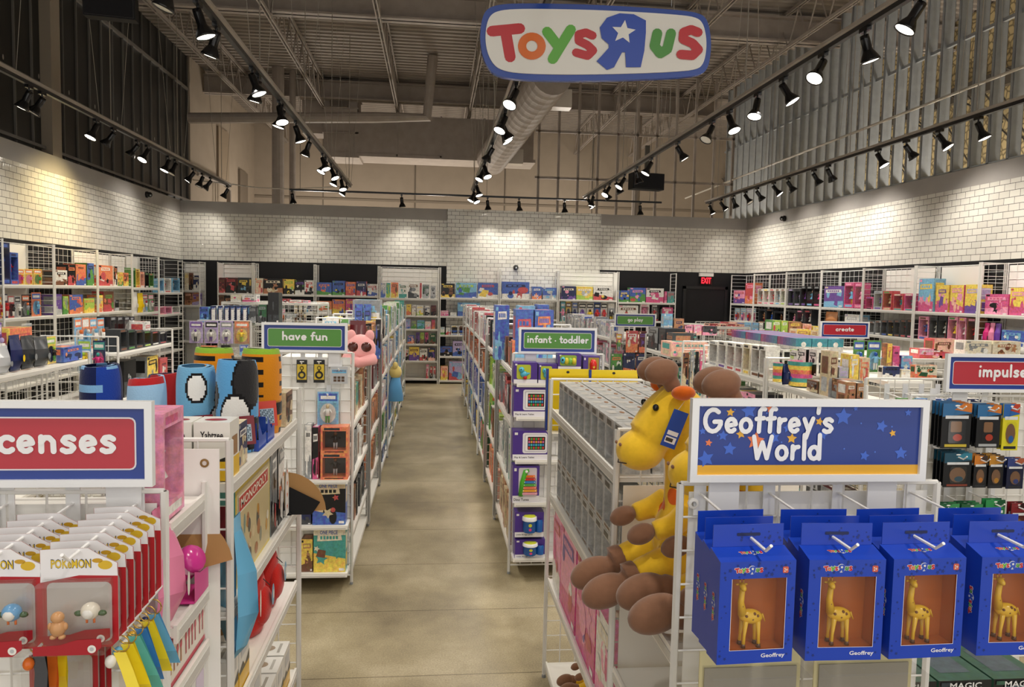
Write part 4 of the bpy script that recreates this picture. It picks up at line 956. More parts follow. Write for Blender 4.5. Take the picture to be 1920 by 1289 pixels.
# ---------------------------------------------------------------- goods on the rack under the dark wall
def items(axis, plane, z, where, rows, group, d=.15): shelf_items(axis, plane, z, where, rows, group, d)
items('R', -2.95, 1.305, 'at the back of the bagged figure shelf', '''pack 2 16 606 vjwe purple card
toy 18 60 615 oyor wide orange box
pack 63 92 606 aewk clear pack''', 'toys on the rack before the dark wall')
items('R', -2.64, 1.305, 'at the shelf front before the dark wall', '''bag 1 23 650 aewk clear bag of grey parts
bag 25 45 629 nybk navy bag with yellow base
bag 47 69 630 xeku dark bag of soldiers
bag 71 96 632 zeuk charcoal bag of soldiers
pack 98 117 632 ylkg yellow card with lime toy
toy 119 160 650 bbno blue cardboard counter tray''', 'toys on the rack before the dark wall')
items('Y', 6.40, 1.14, 'hung on the rack end', '''pack 140 166 638 clyg sky blue card
pack 169 193 640 ntmw navy card with magenta strip''', 'toys on the rack before the dark wall')
items('R', -2.95, 1.305, 'at the back of the monster shelf', '\n'.join('pack %d %d 597 %s pale blue card with orange header' % (150 + i * 14, 163 + i * 14, ('cowk', 'owca', 'ocwy')[i % 3]) for i in range(4)) + '\n' + '\n'.join('fig %d %d 594 kzue black figure box with brown figure' % (207 + i * 13, 219 + i * 13) for i in range(4)) + '\nfig 260 273 598 wrpe white box with red figure', 'toys on the rack before the dark wall')
items('R', -2.64, 1.305, 'along the monster shelf front', '\n'.join('fig %d %d %d %s %s monster figure box' % (p, p + 14, 618 + i, pal, ds) for i, (p, pal, ds) in enumerate(((225, 'xuhu', 'brown'), (240, 'xgud', 'olive'), (255, 'xuku', 'dark brown'), (270, 'xldg', 'green'), (285, 'xwur', 'grey'), (299, 'xruw', 'rust')))), 'toys on the rack before the dark wall')
items('R', -2.64, .905, 'on the lower monster shelf', '''toy 232 255 676 kzek flat black box
toy 276 296 668 yewk yellow and grey set box
toy 300 314 672 rkwr narrow red box''', 'toys on the rack before the dark wall')
items('R', -2.8, 1.305, 'deep on the monster shelf', 'toy 272 288 603 wear white box with grey label', 'toys on the rack before the dark wall')
# foosball unit
items('Y', 8.74, 1.466, 'on top of the foosball unit', '''game 374 391 576 bcyn dark blue game box
game-spine 394 406 574 nwbc blue foosball spine box
game-spine 408 418 574 nwbc blue foosball spine box
game-spine 420 430 574 nwbc blue foosball spine box
game-spine 431 441 574 nwbc blue foosball spine box
game-spine 442 452 574 nwbc blue foosball spine box
game-spine 454 464 574 nwbc blue foosball spine box
game 467 480 575 zexe grey patterned box
game 484 500 572 dzke dark green box
toy 502 523 549 kxzk tall black canister box''', 'games beyond the have fun sign', .2)
for o in [o for o in bpy.data.objects if 'foosball spine' in o.get('label', '')]:
    b = MB(); d_ = o.dimensions; w_, h = .06, o.data.vertices[4].co.z
    text(b, (Vector((.022, 0, .02)), Vector((0, 0, 1)), Vector((-1, 0, 0)), Vector((0, -1, 0))), 'FOOSBALL', 0, 0, h - .04, .038, 'w', .0012); b.build('spine_lettering', o, ('print',))
items('Y', 8.60, 1.235, 'hung on the foosball unit', '''pack 352 378 603 jvwk lilac skull card
pack 381 407 603 jkwv grey skull card
pack 410 435 603 jewv violet skull card
pack 437 466 603 hoyl bronze card with gold chest''', 'games beyond the have fun sign')
items('Y', 8.60, 1.105, 'on the lower foosball unit hooks', '''toy 376 405 649 owor orange flat box
toy 414 431 648 kzkk black bundled straps
toy 449 463 648 bcbw blue bow card''', 'games beyond the have fun sign', .06)
items('Y', 10.3, 1.668, 'behind the foosball boxes', '''game 432 452 553 iwmw cream box with magenta lid
game 454 481 553 wmoe white box with magenta lid
game 524 541 561 rwrk red game box
game 543 566 563 wrow white Qwirkle box
game 568 578 567 aper grey box with red lettering''', 'games beyond the have fun sign', .2)
items('Y', 10.24, 1.408, 'below the Qwirkle box', '''pack 524 534 580 wpok white and peach card
toy 536 548 588 awaw clear empty box
pack 550 557 573 isau beige carded set
pack 559 566 573 siua sandy carded set
pack 568 574 574 iasu pale carded set''', 'games beyond the have fun sign')
# have fun row tops
items('Y', 7.25, 1.372, 'high on the have fun row', 'toy 661 713 563 eawc tall grey construction set box\ntoy 604 636 596 wybc flat white box\ntoy 637 654 599 gwsa flat striped box', 'goods on the have fun row', .3)
items('Y', 7.15, 1.372, 'before the construction set', 'toy 665 680 571 bbcn royal blue shirt box\ntoy 682 696 571 bbcn royal blue shirt box beside it', 'goods on the have fun row', .06)
items('Y', 5.15, 1.372, 'above the have fun shelf end', 'bag 655 686 602 qpqw maroon printed pouch', 'goods on the have fun row')
items('Y', 5.5, 1.372, 'behind the maroon pouch', 'bag 690 703 622 zqek grey patterned pouch\ntoy 704 714 600 kbke dark narrow box', 'goods on the have fun row', .08)
# pink plush with brown lenses, peeping over the shelf
p = atY(676, 655, 4.98); t = thing('plush_toy', 'pink plush with big brown lenses beside the have fun sign', 'plush toy', (p.x, p.y, 1.372), 0)
b = MB(); b.ell((0, 0, .11), (.1, .07, .1), 'e8a7a6', 16, 10); b.tube([(-.09, -.02, .06), (0, -.09, .03), (.09, -.02, .05)], [.04, .035, .04], 'e3a09f', 8); b.ell((-.06, 0, .2), (.03, .02, .04), 'e8a7a6'); b.ell((.06, 0, .2), (.03, .02, .04), 'e8a7a6'); b.build('body', t, ('fabric',), True)
for s_ in (-1, 1):
    b = MB(); b.ell((s_ * .042, -.062, .13), (.035, .014, .032), '4a1f18', 12, 8); b.build('lens', t, ('plastic',), True)
# infant row tops
items('Y', 5.1, 1.352, 'high over the infant toddler sign', '''toy 967 1001 581 bcbr blue backed toy box
toy 1003 1039 582 bcbo second blue backed toy box''', 'goods on the infant toddler row', .18)
items('Y', 5.75, 1.352, 'behind the two blue backed boxes', '''toy 929 956 573 bcbw tall blue instruction box
toy 972 1004 574 cbcr light blue topped box
toy 1008 1030 572 btcw teal box''', 'goods on the infant toddler row', .2)

# ---------------------------------------------------------------- the two long aisle sides
CW = dict(r='red', o='orange', y='yellow', g='green', d='dark green', b='blue', n='navy', c='pale blue', p='pink', m='magenta', v='purple', w='white', k='black', e='grey', t='teal', s='sandy', u='brown', l='lime', i='cream', a='pale grey', q='maroon', z='charcoal', x='slate', f='peach', j='lilac', h='tan')
def aisle(axis, plane, y0, y1, z, hmax, pals, where, group, seed, wr=(.05, .13), kinds=('game', 'toy', 'book')):
    rg = random.Random(seed); y = y0; i = 0; dr = 1 if axis == 'R' else -1
    while y < y1 - .06:
        w_ = rg.uniform(*wr); w_ = min(w_, y1 - y); h = hmax * rg.uniform(.72, 1); pal = rg.choice(pals); k = rg.choice(kinds); nm, cat = NAMES[k]
        sub = rg.randrange(5); d = rg.uniform(.15, .24) if k != 'book' else rg.uniform(.14, .2)
        b = carton(w_ - .006, d, h, list(pal), seed * 50 + i, 'art' if sub else 'spine'); o = b.build(nm, None, ('card',), False, (plane + (-dr) * rg.uniform(0, .02), y + w_ / 2, z + .001), RZ[axis])
        tag(o, '%s %s %s, %s along' % (CW[pal[0]], nm.replace('_', ' '), where, nth(i)), cat, group); y += w_; i += 1
GB, GD = 'goods along the have fun row', 'goods along the infant toddler row'
PB = [[('puhi', 'qpwk', 'ehui'), ('sitw', 'tsig', 'uhks'), ('wuak', 'aekw', 'ekwa'), ('zkea', 'ekza', 'uhse'), ('khue', 'eakh')],
      [('kuhy', 'uhoy', 'hukl'), ('ruke', 'earw', 'qewk'), ('huof', 'uoke'), ('ouhf', 'uhoe'), ('nbwk', 'uehk')],
      [('wkrg', 'wgky', 'kwaw'), ('wrgc', 'wkyg', 'rwgk'), ('wprc', 'wrgb'), ('gwtl', 'dgwy', 'wgly'), ('nbcw', 'bwnk')],
      [('glwc', 'wgcy', 'cwbg'), ('bcwo', 'wobc'), ('cbwg', 'bwcy'), ('tgwc', 'bcyw'), ('bwcg', 'cgwy')],
      [('wcgl', 'gwcl', 'tcwg'), ('wygc', 'cwob'), ('cwgy', 'wcby'), ('gwcy', 'bwgc'), ('wcgy', 'gyel')]]
PD = [[('uohs', 'ouke', 'uksh'), ('rqwk', 'erkw', 'azrw'), ('wate', 'gtwa', 'ewta'), ('shku', 'hsuk'),],
      [('kuoe', 'wrtk', 'etkw'), ('klog', 'wgyk', 'glky'), ('uokh', 'lgko', 'kwre'), ('houw', 'fhow', 'uhof')],
      [('wrkb', 'kwrp', 'wbkr'), ('uouh', 'ouky', 'wuok'), ('bnwk', 'nwbe', 'cbnw'), ('gdrw', 'dglw', 'rgdw')],
      [('wrpe', 'wkpr', 'rwpe'), ('oupe', 'uowk'), ('jbwn', 'nbew'), ('bncy', 'cbyw', 'ybcw')]]
for i, y in enumerate(UB):
    for j, z in enumerate(LVB):
        if j == 4 and i < 2: continue
        ya = y + (.42 if (i == 0 and j == 0) else .03)
        zt = (LVB[j - 1] - z - .08) if j else (.22 if i < 2 else .33)
        aisle('R', -.515, ya, y + 1.17, z, zt, PB[min(i, 4)][j], 'on %s shelf of the have fun row, %s unit' % (nth(j), nth(i)), GB, 1000 + i * 10 + j, (.06, .16) if i < 3 else (.1, .2))
for i, y in enumerate(UD):
    for j, z in enumerate(LVD):
        zt = (LVD[j - 1] - z - .09) if j else (.3 if i else .2)
        aisle('L', .536, y + (.04 if i or j else .25), y + 1.17, z, zt, PD[min(i, 3)][j], 'on %s shelf of the infant row, %s unit' % (nth(j), nth(i)), GD, 2000 + i * 10 + j, (.07, .17) if i < 3 else (.1, .2))
# plush dangling far along the have fun row
p = atX(741, 752, -.42); t = thing('plush_toy', 'yellow headed plush in blue dress hanging far along the have fun row', 'plush toy', (p.x, p.y, .62))
b = MB(); b.ell((0, 0, .34), (.07, .07, .08), 'e8d384', 12, 8); b.ell((0, -.05, .42), (.03, .03, .04), 'e8d384'); b.build('head', t, ('fabric',), True)
b = MB(); b.lathe((0, 0, .02), [(.09, 0), (.09, .05), (.05, .26), (0, .27)], '5f9fd0', 12); b.build('dress', t, ('fabric',), True)
b = MB(); b.tube([(-.05, 0, .4), (-.085, 0, .42)], .006, 'a'); b.build('hang_loop', t, ('fabric',))

# ---------------------------------------------------------------- right hand rows
items('L', 2.235, 1.325, 'at the white doll box shelf front', '\n'.join('doll %d %d %d %s %s' % q for q in ((1428, 1447, 650, 'wukk', 'white box with black oval window'), (1409, 1426, 648, 'wuak', 'white box with grey oval window'), (1394, 1407, 646, 'iyok', 'cream and black boxed doll'), (1379, 1393, 645, 'wrpk', 'white box with navy doll'), (1363, 1378, 643, 'wrok', 'white box with red printed doll'), (1347, 1362, 641, 'wvjk', 'white box with violet doll'), (1330, 1346, 640, 'wabe', 'white box with clear side'))), 'craft and doll boxes on the middle right row', .1)
items('L', 2.36, 1.40, 'behind the oval window boxes', '\n'.join('toy %d %d 655 %s %s' % q for q in ((1517, 1533, 'wkrk', 'white spotted kit box'), (1495, 1512, 'wkuk', 'white dotted kit box'), (1470, 1490, 'wlyk', 'white and lime kit box'), (1451, 1468, 'wkok', 'white black-flecked kit box'))), 'craft and doll boxes on the middle right row', .08)
for i, (a, c, yt, ds) in enumerate(((1454, 1474, 682, 'small rainbow striped bin beside the blue bag'), (1490, 1536, 680, 'large rainbow striped bin behind the giraffe horns'), (1545, 1562, 676, 'rainbow striped bin partly behind paper craft boxes'))):
    prod('tub', 'Y', (4.66, 4.42, 4.55)[i], 1.327, a, c, yt, 'ty', ds, 'rainbow bins')
prod('bag', 'Y', 4.5, 1.327, 1472, 1488, 684, 'nbe', 'dark blue bag between two rainbow bins')
for r_ in range(4):
    for c_ in range(3):
        a, bq = atY(1535 + c_ * 19, 652, 4.75 + .5 * r_), None; x = 2.50 + .115 * c_; y = 4.83 + .275 * r_
        b = MB(); b.box(-.055, 0, 0, .055, .265, .20, 'd8d4cf'); b.faces([(-.055, 0, .2), (.055, 0, .2), (.055, .28, .2), (-.055, .28, .2), (-.055, 0, .255), (.055, 0, .255), (.055, .28, .255), (-.055, .28, .255)], [(0, 1, 5, 4), (1, 2, 6, 5)], '2f8fa3')
        f = FR((-.055, 0, 0), (1, 0, 0), (0, 0, 1)); b.oval(f, .055, .215, .018, .018, 'w', .0006); b.rect(f, .07, .11, .1, .117, 'k', .0006); b.rect(f, .081, .098, .089, .128, 'k', .0008); b.rect(f, .012, .05, .04, .058, 'm', .0006); b.rect(f, .022, .038, .03, .07, 'm', .0008)
        n = 6
        for q in range(n):
            cc = ((.62, .16, .42), (.52, .2, .5), (.4, .25, .55), (.3, .33, .58), (.22, .42, .6), (.18, .48, .6))[q]; y0_, y1_ = .28 - .28 * q / n, .28 - .28 * (q + 1) / n
            b.poly([(-.0555, y0_, .2), (-.0555, y1_, .2), (-.0555, y1_, .2555), (-.0555, y0_, .2555)], lin(cc)); b.poly([(-.055, y1_, .2555), (.055, y1_, .2555), (.055, y0_, .2555), (-.055, y0_, .2555)], lin(cc))
        tag(b.build('craft_box', None, ('card',), False, (x, y, 1.352)), 'white craft box with teal and purple lid, %s row %s column, behind rainbow bins' % (nth(r_), nth(c_)), 'craft box', 'teal and purple craft boxes')
shelf_mb(2.57, 2.84, 3.98, 4.73, 1.418, 'F').build('riser_shelf', [o for o in bpy.data.objects if 'with rainbow bins behind' in o.get('label', '')][0], ('metal',)).location = (-(2.22 + 2.85) / 2, -3.62, 0)
shelf_mb(2.43, 2.84, 4.82, 5.93, 1.35, 'F').build('riser_shelf', [o for o in bpy.data.objects if 'beyond the rainbow bins' in o.get('label', '')][0], ('metal',)).location = (-(2.22 + 2.85) / 2, -4.8, 0)
items('Y', 4.0, 1.325, 'at the end of the rainbow bin unit', '''toy 1556 1573 660 saku kraft photo box
toy 1573 1592 690 aewj silver striped purse box
toy 1594 1612 666 yrkw comic burst sticker pack
toy 1612 1632 672 srgo sandy paper craft box''', 'paper craft goods', .1)
items('L', 2.245, 1.325, 'beside the rainbow bins', '''toy 1513 1534 714 uske brown photo card box
toy 1536 1558 716 tewk teal topped pop box
toy 1560 1586 712 uewh brown box with white egg
''', 'paper craft goods', .1)
items('Y', 3.68, 1.325, 'at the corner of the rainbow bin unit', '''toy 1588 1606 718 hukw kraft box with black window
toy 1607 1624 720 hkuw second kraft box with black window''', 'paper craft goods', .1)
items('Y', 4.42, 1.42, 'standing above the paper craft', '''pack 1608 1630 640 gbcn lime card with blue creature
pack 1634 1661 640 gbcw green card with blue figure
toy 1664 1674 645 yhyo yellow slim box
toy 1675 1688 650 mprm magenta box
toy 1690 1712 668 cbwp pale blue toy box''', 'paper craft goods', .06)
items('Y', 4.12, 1.42, 'behind the wire hooks', '''toy 1655 1688 688 nwbk navy sweet dispenser box
toy 1690 1708 694 iwsa cream folded card
toy 1716 1758 686 iogd cream card with jagged edge over green''', 'paper craft goods', .05)
items('Y', 5.2, 1.45, 'beyond the jagged card', '''toy 1724 1768 655 prfw pink gridded box
toy 1810 1860 640 iwue cream sticker set box
toy 1862 1915 641 isuh cream box with gold mark
toy 1752 1790 636 frfu coral display lid''', 'paper craft goods', .12)
items('L', 2.235, 1.325, 'at the far grey shelf', '''toy 1250 1262 624 zekh charcoal box
toy 1236 1248 616 xeqk slate box with red edge
toy 1214 1234 614 exqk tall grey card box''', 'goods toward the go play sign', .2)
items('Y', 6.55, 1.325, 'at the unit with hanging boards', '''toy 1258 1328 643 fspt pink box with teal lid''', 'goods toward the go play sign', .3)
items('Y', 6.9, 1.48, 'above the teal lidded box', '''toy 1257 1268 626 xtew dark teal canister box
toy 1270 1281 626 xtek dark teal canister
toy 1283 1294 626 xtez dark teal tin box
toy 1295 1306 626 xtea dark teal tin''', 'goods toward the go play sign', .08)
items('Y', 7.4, 1.48, 'rising behind the dark teal boxes', '''toy 1245 1262 589 cwta tall pale blue thin box
toy 1264 1283 598 hskn stack of sandy boxes
toy 1284 1299 610 pfpk pink box
toy 1301 1316 610 pfpw second pink box
toy 1318 1345 612 zpek coral lidded grey box''', 'goods toward the go play sign', .1)
items('Y', 6.445, 1.05, 'hung by the teal lidded box', '''toy 1281 1293 662 usnk long board with brown print
toy 1295 1303 658 eska long grey board
toy 1305 1311 660 kxek long black board
toy 1313 1324 658 mpkw long magenta board''', 'goods toward the go play sign', .02)
items('Y', 9.19, 1.15, 'under the go play sign', '''pack 1157 1168 626 ryge small rainbow card
toy 1175 1197 621 roiw red shuttle card
toy 1199 1213 622 qoiv maroon shuttle card''', 'goods toward the go play sign', .03)
items('Y', 9.19, .88, 'lower under the go play sign', '''toy 1146 1167 664 gdwo green dog card
toy 1169 1191 663 nowk navy dog card
toy 1193 1212 664 nokw second navy dog card''', 'goods toward the go play sign', .03)
for i, (y0_, y1_) in enumerate(((9.27, 10.37), (10.47, 11.57), (11.67, 12.77))):
    for j, z in enumerate(LVG[:3]): aisle('L', 2.235, y0_, y1_, z, (.24, .26, .28)[j], [('aexw', 'waeb', 'eawp'), ('xpew', 'eakp', 'apwr'), ('eawk', 'wepa')][j], 'on %s shelf behind go play, %s unit' % (nth(j), nth(i)), 'goods behind the go play sign', 3000 + i * 10 + j, (.08, .16))
for i, (y0_, y1_) in enumerate(((3.66, 4.74), (4.83, 5.93), (6.5, 7.62))):
    for j, z in ((1, .98), (2, .6)): aisle('L', 2.235, y0_, y1_, z, .24, [('pzek', 'gwky', 'tekw'), ('eqzw', 'xtew', 'zeka')][j - 1], 'on %s shelf under the rainbow bin row, %s unit' % (nth(j), nth(i)), 'goods on the lower rainbow bin row', 3100 + i * 10 + j, (.1, .2))
# create row
items('L', 4.22, 1.325, 'on the create row side', '\n'.join('toy %d %d %d %s %s' % q for q in ((1350, 1364, 604, 'rfpw', 'coral craft box'), (1366, 1380, 604, 'frpw', 'salmon craft box'), (1382, 1394, 606, 'bcwe', 'sky blue craft box'), (1396, 1409, 605, 'cwbe', 'pale blue craft box'), (1411, 1424, 606, 'cbwe', 'pale blue and navy box'), (1426, 1440, 606, 'wkce', 'white black printed box'))), 'craft boxes of the create row', .15)
items('Y', 8.05, 1.42, 'beside the create sign', '''toy 1449 1464 601 lgrw lime box with tan jars
toy 1465 1478 602 lylw plain lime box
toy 1479 1503 604 hsuy tan craft box
toy 1505 1522 608 fhio peach craft box
toy 1524 1535 612 yshw honey craft box''', 'craft boxes of the create row', .2)
items('Y', 7.0, 1.40, 'low before the create sign', '''toy 1494 1517 618 ysuh yellow box with brown grid
toy 1520 1535 620 syuh sandy box with brown grid''', 'craft boxes of the create row', .15)
gondola('low stand of brown gridded boxes before the create sign', 3.3, 4.12, 6.95, 7.85, [1.40, .9, .4], 1.41)
gondola('low stand of coral tubs behind the create sign', 3.5, 4.14, 9.45, 10.4, [1.478, .9, .4], 1.485)
gondola('low stand of cream sticker boxes beyond the impulse sign', 3.3, 4.7, 5.15, 5.9, [1.448, 1.0, .5], 1.45)
items('Y', 9.5, 1.48, 'far along the create row', '''toy 1330 1346 612 rfrk coral tray of tubs
toy 1348 1362 613 frkw coral tub box
toy 1364 1378 612 rfwk red coral box
toy 1380 1396 613 frwu coral flat box''', 'craft boxes of the create row', .2)

for rt_ in ('shelf unit of the have fun row, first', 'shelf unit of the have fun row, second', 'shelf unit of the infant toddler row, first', 'shelf unit of the infant toddler row, second'):
    o = [o for o in bpy.data.objects if o.get('label', '').startswith(rt_)][0]; sx = 1 if 'have' in rt_ else -1
    b = MB(); b.box(sx * .312, 1.15, .04, sx * .318, 1.2, 1.46, 'b4b3b0'); b.box(sx * .28, 1.194, .04, sx * .318, 1.2, 1.46, 'b4b3b0'); b.build('steel_upright', o, ('metal',))
# ================================================================ near the camera
def put(mb, name, label, cat, loc, rz=0, group=None, mats=('card',), smooth=False): return tag(mb.build(name, None, mats, smooth, loc, rz), label, cat, group)
def boxat(name, label, cat, axis, x, y, z, w_, d, h, pal, seed, group=None, style='art'):
    return put(carton(w_, d, h, list(pal), seed, style), name, label, cat, (x, y, z + .001), RZ[axis], group)
FX, FZ = (1, 0, 0), (0, 0, 1)
# ---------------------------------------------------------------- licenses display
t = lic = thing('wire_display_panel', 'wire display panel under the licenses sign with hooks', 'display panel', (-.86, 1.6, 0))
b = MB(); grid(b, FR((0, 0, 0), FX, FZ), -.31, .06, .305, 1.45); b.build('front_grid', t, ('metal',))
for x in (-.31, .305):
    b = MB(); b.rod((x, 0, 0), (x, 0, 1.45), .009, 'e2e1dd', 6); b.rod((x, .27, 0), (x, .27, 1.40), .007, 'e2e1dd', 6); b.build('post', t, ('metal',))
b = MB(); b.box(-.29, .012, .1, .285, .015, 1.42, 'f1f0ec'); b.build('backing_sheet', t, ('sheet',))
for z, x1 in ((1.365, .30), (1.14, .31), (1.0, .31), (.86, .31), (.3, .31)):
    shelf_mb(-.29, x1, .03, .265, z, 'R').build('side_shelf', t, ('metal',))
for x in (.252, .125, -.002, -.13): hook(t, x, 1.425, 0, .30)
for x in (.30, .16): hook(t, x, 1.25, 0, .22)
def arc_card():
    """Rounded white-topped card with a red edge, clear case and two little toys."""
    t = thing('carded_figure_pack', '', 'carded toys', (0, 0, 0), 0, 'carded figure packs on the licenses hooks')
    w_, h = .128, .178; b = MB()
    top = [(-w_ / 2, h * .8)] + [(-w_ / 2 + w_ * k / 8, h * (.985 + .015 * math.sin(math.pi * k / 8)) if k < 6 else h * (.985 - .045 * (k - 5))) for k in range(0, 9)] + [(w_ / 2, h * .8)]
    out = [(w_ / 2, .012), (w_ / 2 - .012, 0), (-w_ / 2 + .012, 0), (-w_ / 2, .012)] + top
    fr = (Vector((0, .004, 0)), Vector(FX), Vector(FZ), Vector((0, -1, 0)))
    b.dec(fr, list(out), 'b8202a', 0); b.dec((Vector((0, .0055, 0)), Vector(FX), Vector(FZ), Vector((0, -1, 0))), list(reversed(out)), 'e9e7e2', 0)
    b.dec(fr, [(x * .99, y) for x, y in top] + [(w_ / 2, h * .72), (0, h * .73), (-w_ / 2, h * .66)], 'eeedf0', .0004)
    b.rrect(fr, -w_ * .42, h * .06, w_ * .42, h * .66, .01, 'd9d4d2', .0005)
    b.oval(fr, w_ * .34, h * .83, .012, .008, 'd9b32a', .0008); b.oval(fr, w_ * .24, h * .875, .009, .004, 'c89a22', .0008)
    b.build('card', t, ('print',))
    b = MB(); text(b, fr, 'POK\u00e9MON', -w_ * .36, h * .80, w_ * .16, h * .895, '27335e', .0009); text(b, fr, 'POK\u00e9MON', -w_ * .355, h * .806, w_ * .152, h * .888, 'e2c02b', .0013); b.build('lettering', t, ('print',))
    b = MB(); b.box(-w_ * .44, -.040, .006, w_ * .44, .003, h * .70, 'w'); b.build('clear_case', t, ('clear',))
    b = MB(); b.dec((Vector((0, -.0405, 0)), Vector(FX), Vector(FZ), Vector((0, -1, 0))), [(-w_ * .44, .008), (w_ * .3, .008), (w_ * .42, .02), (w_ * .42, .036), (w_ * .1, .034), (-w_ * .1, .026), (-w_ * .44, .024)], 'a81f2c', .0004)
    f2 = (Vector((0, -.0405, 0)), Vector(FX), Vector(FZ), Vector((0, -1, 0))); b.oval(f2, w_ * .3, .018, .007, .007, 'w', .0009); b.oval(f2, w_ * .3, .018, .0035, .0035, 'a', .0012); b.build('foot_label', t, ('print',))
    return t
TOYC = [('e8c92c', 'c9a679'), ('7d86c4', '5ab6c0'), ('d8a06a', 'e9e2d2'), ('e8c92c', '6aa7d8')]
ca = arc_card()
def add_toys(t, k):
    a, c = TOYC[k % 4]
    b = MB(); b.ell((-.025, -.02, .047), (.013, .012, .015), a, 12, 8); b.ell((-.025, -.021, .066), (.011, .01, .010), a, 12, 8)
    for s_ in (-1, 1): b.ell((-.025 + s_ * .012, -.021, .05), (.005, .004, .007), a, 8, 6); b.ell((-.025 + s_ * .007, -.022, .032), (.006, .007, .004), a, 8, 6)
    b.build('little_toy', t, ('plastic',), True)
    b = MB(); b.ell((.028, -.02, .076), (.016, .014, .015), c, 12, 8); b.ell((.028, -.03, .074), (.01, .006, .009), 'w', 10, 6)
    for s_ in (-1, 1): b.ell((.028 + s_ * .019, -.02, .072), (.008, .005, .005), '3f5b3a', 8, 6); b.rod((.028 + s_ * .006, -.02, .055), (.028 + s_ * .006, -.02, .064), .002, 'o', 5)
    b.build('little_toy', t, ('plastic',), True)
n_ = 0
for ci, (x, cnt, ds) in enumerate(((-.608, 7, 'front hook'), (-.735, 6, 'second hook'), (-.862, 5, 'third hook'))):
    for i in range(cnt):
        y = 1.335 + i * .0345; o = ca if n_ == 0 else dup(ca, (0, 0, 0)); o.location = (x, y, 1.246 + i * .0022 - .004); o['label'] = 'red edged card of little toys on the %s under licenses, %s from tip' % (ds, nth(i))
        n_ += 1
for o in [o for o in bpy.data.objects if o.name.startswith('carded_figure_pack')]:
    if round(o.location.y, 3) < 1.34: add_toys(o, int(abs(o.location.x) * 10))
hook(lic, .145, 1.215, 0, .13)
for i in range(3): o = dup(ca, (-.715, 1.50 + .03 * i, 1.032), None, 'red edged card of little toys low behind the black and orange straps, %s in line' % nth(i))
# lanyard straps with charms on the lower hooks
def lanyard(i, x, y, z, cs, cb, lean):
    t = thing('key_strap', '', 'key ring', (x, y, z), 0, 'key straps on the lower hooks')
    b = MB(); b.tube([(.016 * math.cos(a), 0, -.016 + .016 * math.sin(a)) for a in [math.pi * 2 * k / 12 for k in range(13)]], .0014, 'c9a75a', 5); b.build('ring', t, ('steel',), True)
    b = MB(); pts = [(0, -.004, -.03), (.012 + lean * .3, -.012, -.06), (.02 + lean, -.02, -.10), (.022 + lean * 1.2, -.014, -.128), (.012 + lean * .8, .002, -.10), (0, .004, -.03)]
    for (p, q) in zip(pts, pts[1:]): b.faces([(p[0] - .011, p[1], p[2]), (p[0] + .011, p[1], p[2]), (q[0] + .011, q[1], q[2]), (q[0] - .011, q[1], q[2])], [(0, 1, 2, 3)], cs)
    b.build('strap', t, ('plastic',))
    b = MB(); b.ell((-.014, -.008, -.045), (.010, .010, .012), cb, 12, 8); b.rod((0, 0, -.03), (-.012, -.006, -.036), .001, 'c9a75a', 5); b.build('charm', t, ('plastic',), True); return t
for i, (cs, cb, nm) in enumerate((('f0d92a', 'e9e7e0', 'yellow strap with white charm'), ('f0d92a', '6fb6de', 'yellow strap with blue charm'), ('5fb7b0', 'e9e7e0', 'teal strap with white charm'), ('3f7fc0', 'e2b13a', 'blue strap with golden charm'), ('f0d92a', 'd8c49a', 'yellow strap with tan charm'), ('62a9d8', '27335e', 'sky strap with navy charm'))):
    t = lanyard(i, -.56 , 1.385 + i * .032, 1.241, cs, cb, .012 + .004 * (i % 3)); t['label'] = '%s on the lower hook near the white post, %s from tip' % (nm, nth(i))
for i, (cs, cb, nm) in enumerate((('2a2a2c', 'e8742a', 'black strap with orange charm'), ('e8742a', 'f0d92a', 'orange strap with yellow charm'), ('f0d92a', '2a2a2c', 'yellow strap with black charm'))):
    t = lanyard(i, -.70, 1.385 + i * .035, 1.241, cs, cb, -.01); t['label'] = '%s on the lower hook below the cards, %s from tip' % (nm, nth(i))
# goods on the aisle side of the licenses display
window_pack('doll_box', 'pink window box of dolls behind the licenses sign end', 'boxed doll', .13, .09, .235, list('pwtm') , 5, (-.565, 1.69, 1.372), RZ['R'], None)
t = thing('candy_display', 'kraft fan display holding round pink candy tubs', 'counter display', (-.56, 1.80, 1.147)); b = MB()
fan(b, (Vector((-.075, .05, .02)), Vector((1, .0, 0)), Vector((0, .25, 1)), Vector((0, -1, .25))), [(0, 0)] + [(.155 * math.cos(R(a)), .155 * math.sin(R(a))) for a in range(15, 106, 10)], 'b48a58', 0); b.build('fan_card', t, ('matte',))
b = MB(); b.box(-.08, -.06, 0, .02, .045, .006, 'd8348f'); b.dec((Vector((.021, -.06, 0)), Vector((0, 1, 0)), Vector(FZ), Vector((1, 0, 0))), [(0, 0), (.105, 0), (.105, .05), (.04, .06), (0, .075)], 'd8348f', .0); b.build('tray', t, ('print',))
for i, (x, y, z) in enumerate(((-.055, -.03, .04), (-.03, .015, .06), (-.005, -.01, .085))):
    b = MB(); q = Vector((0, 0, 1)).rotation_difference(Vector((.8, -.3, .5)).normalized()); b.lathe((0, 0, 0), [(0, -.02), (.03, -.02), (.034, -.008), (.034, .012), (.028, .022), (0, .024)], 'd63c98', 18, ax=q); b.lathe((0, 0, 0), [(.0348, -.006), (.0348, .008)], 'f0c9dc', 18, ax=q)
    put(b, 'candy_tub', 'round pink candy tub in the kraft fan display, %s from below' % nth(i), 'candy tub', (-.56 + x, 1.80 + y, 1.147 + z), 0, 'pink candy tubs', ('plastic',), True)
prod('bag', 'R', -.545, 1.145, 312, 338, 950, 'pwce', 'pale pink sweets pouch with heart window hanging by the white post', None)
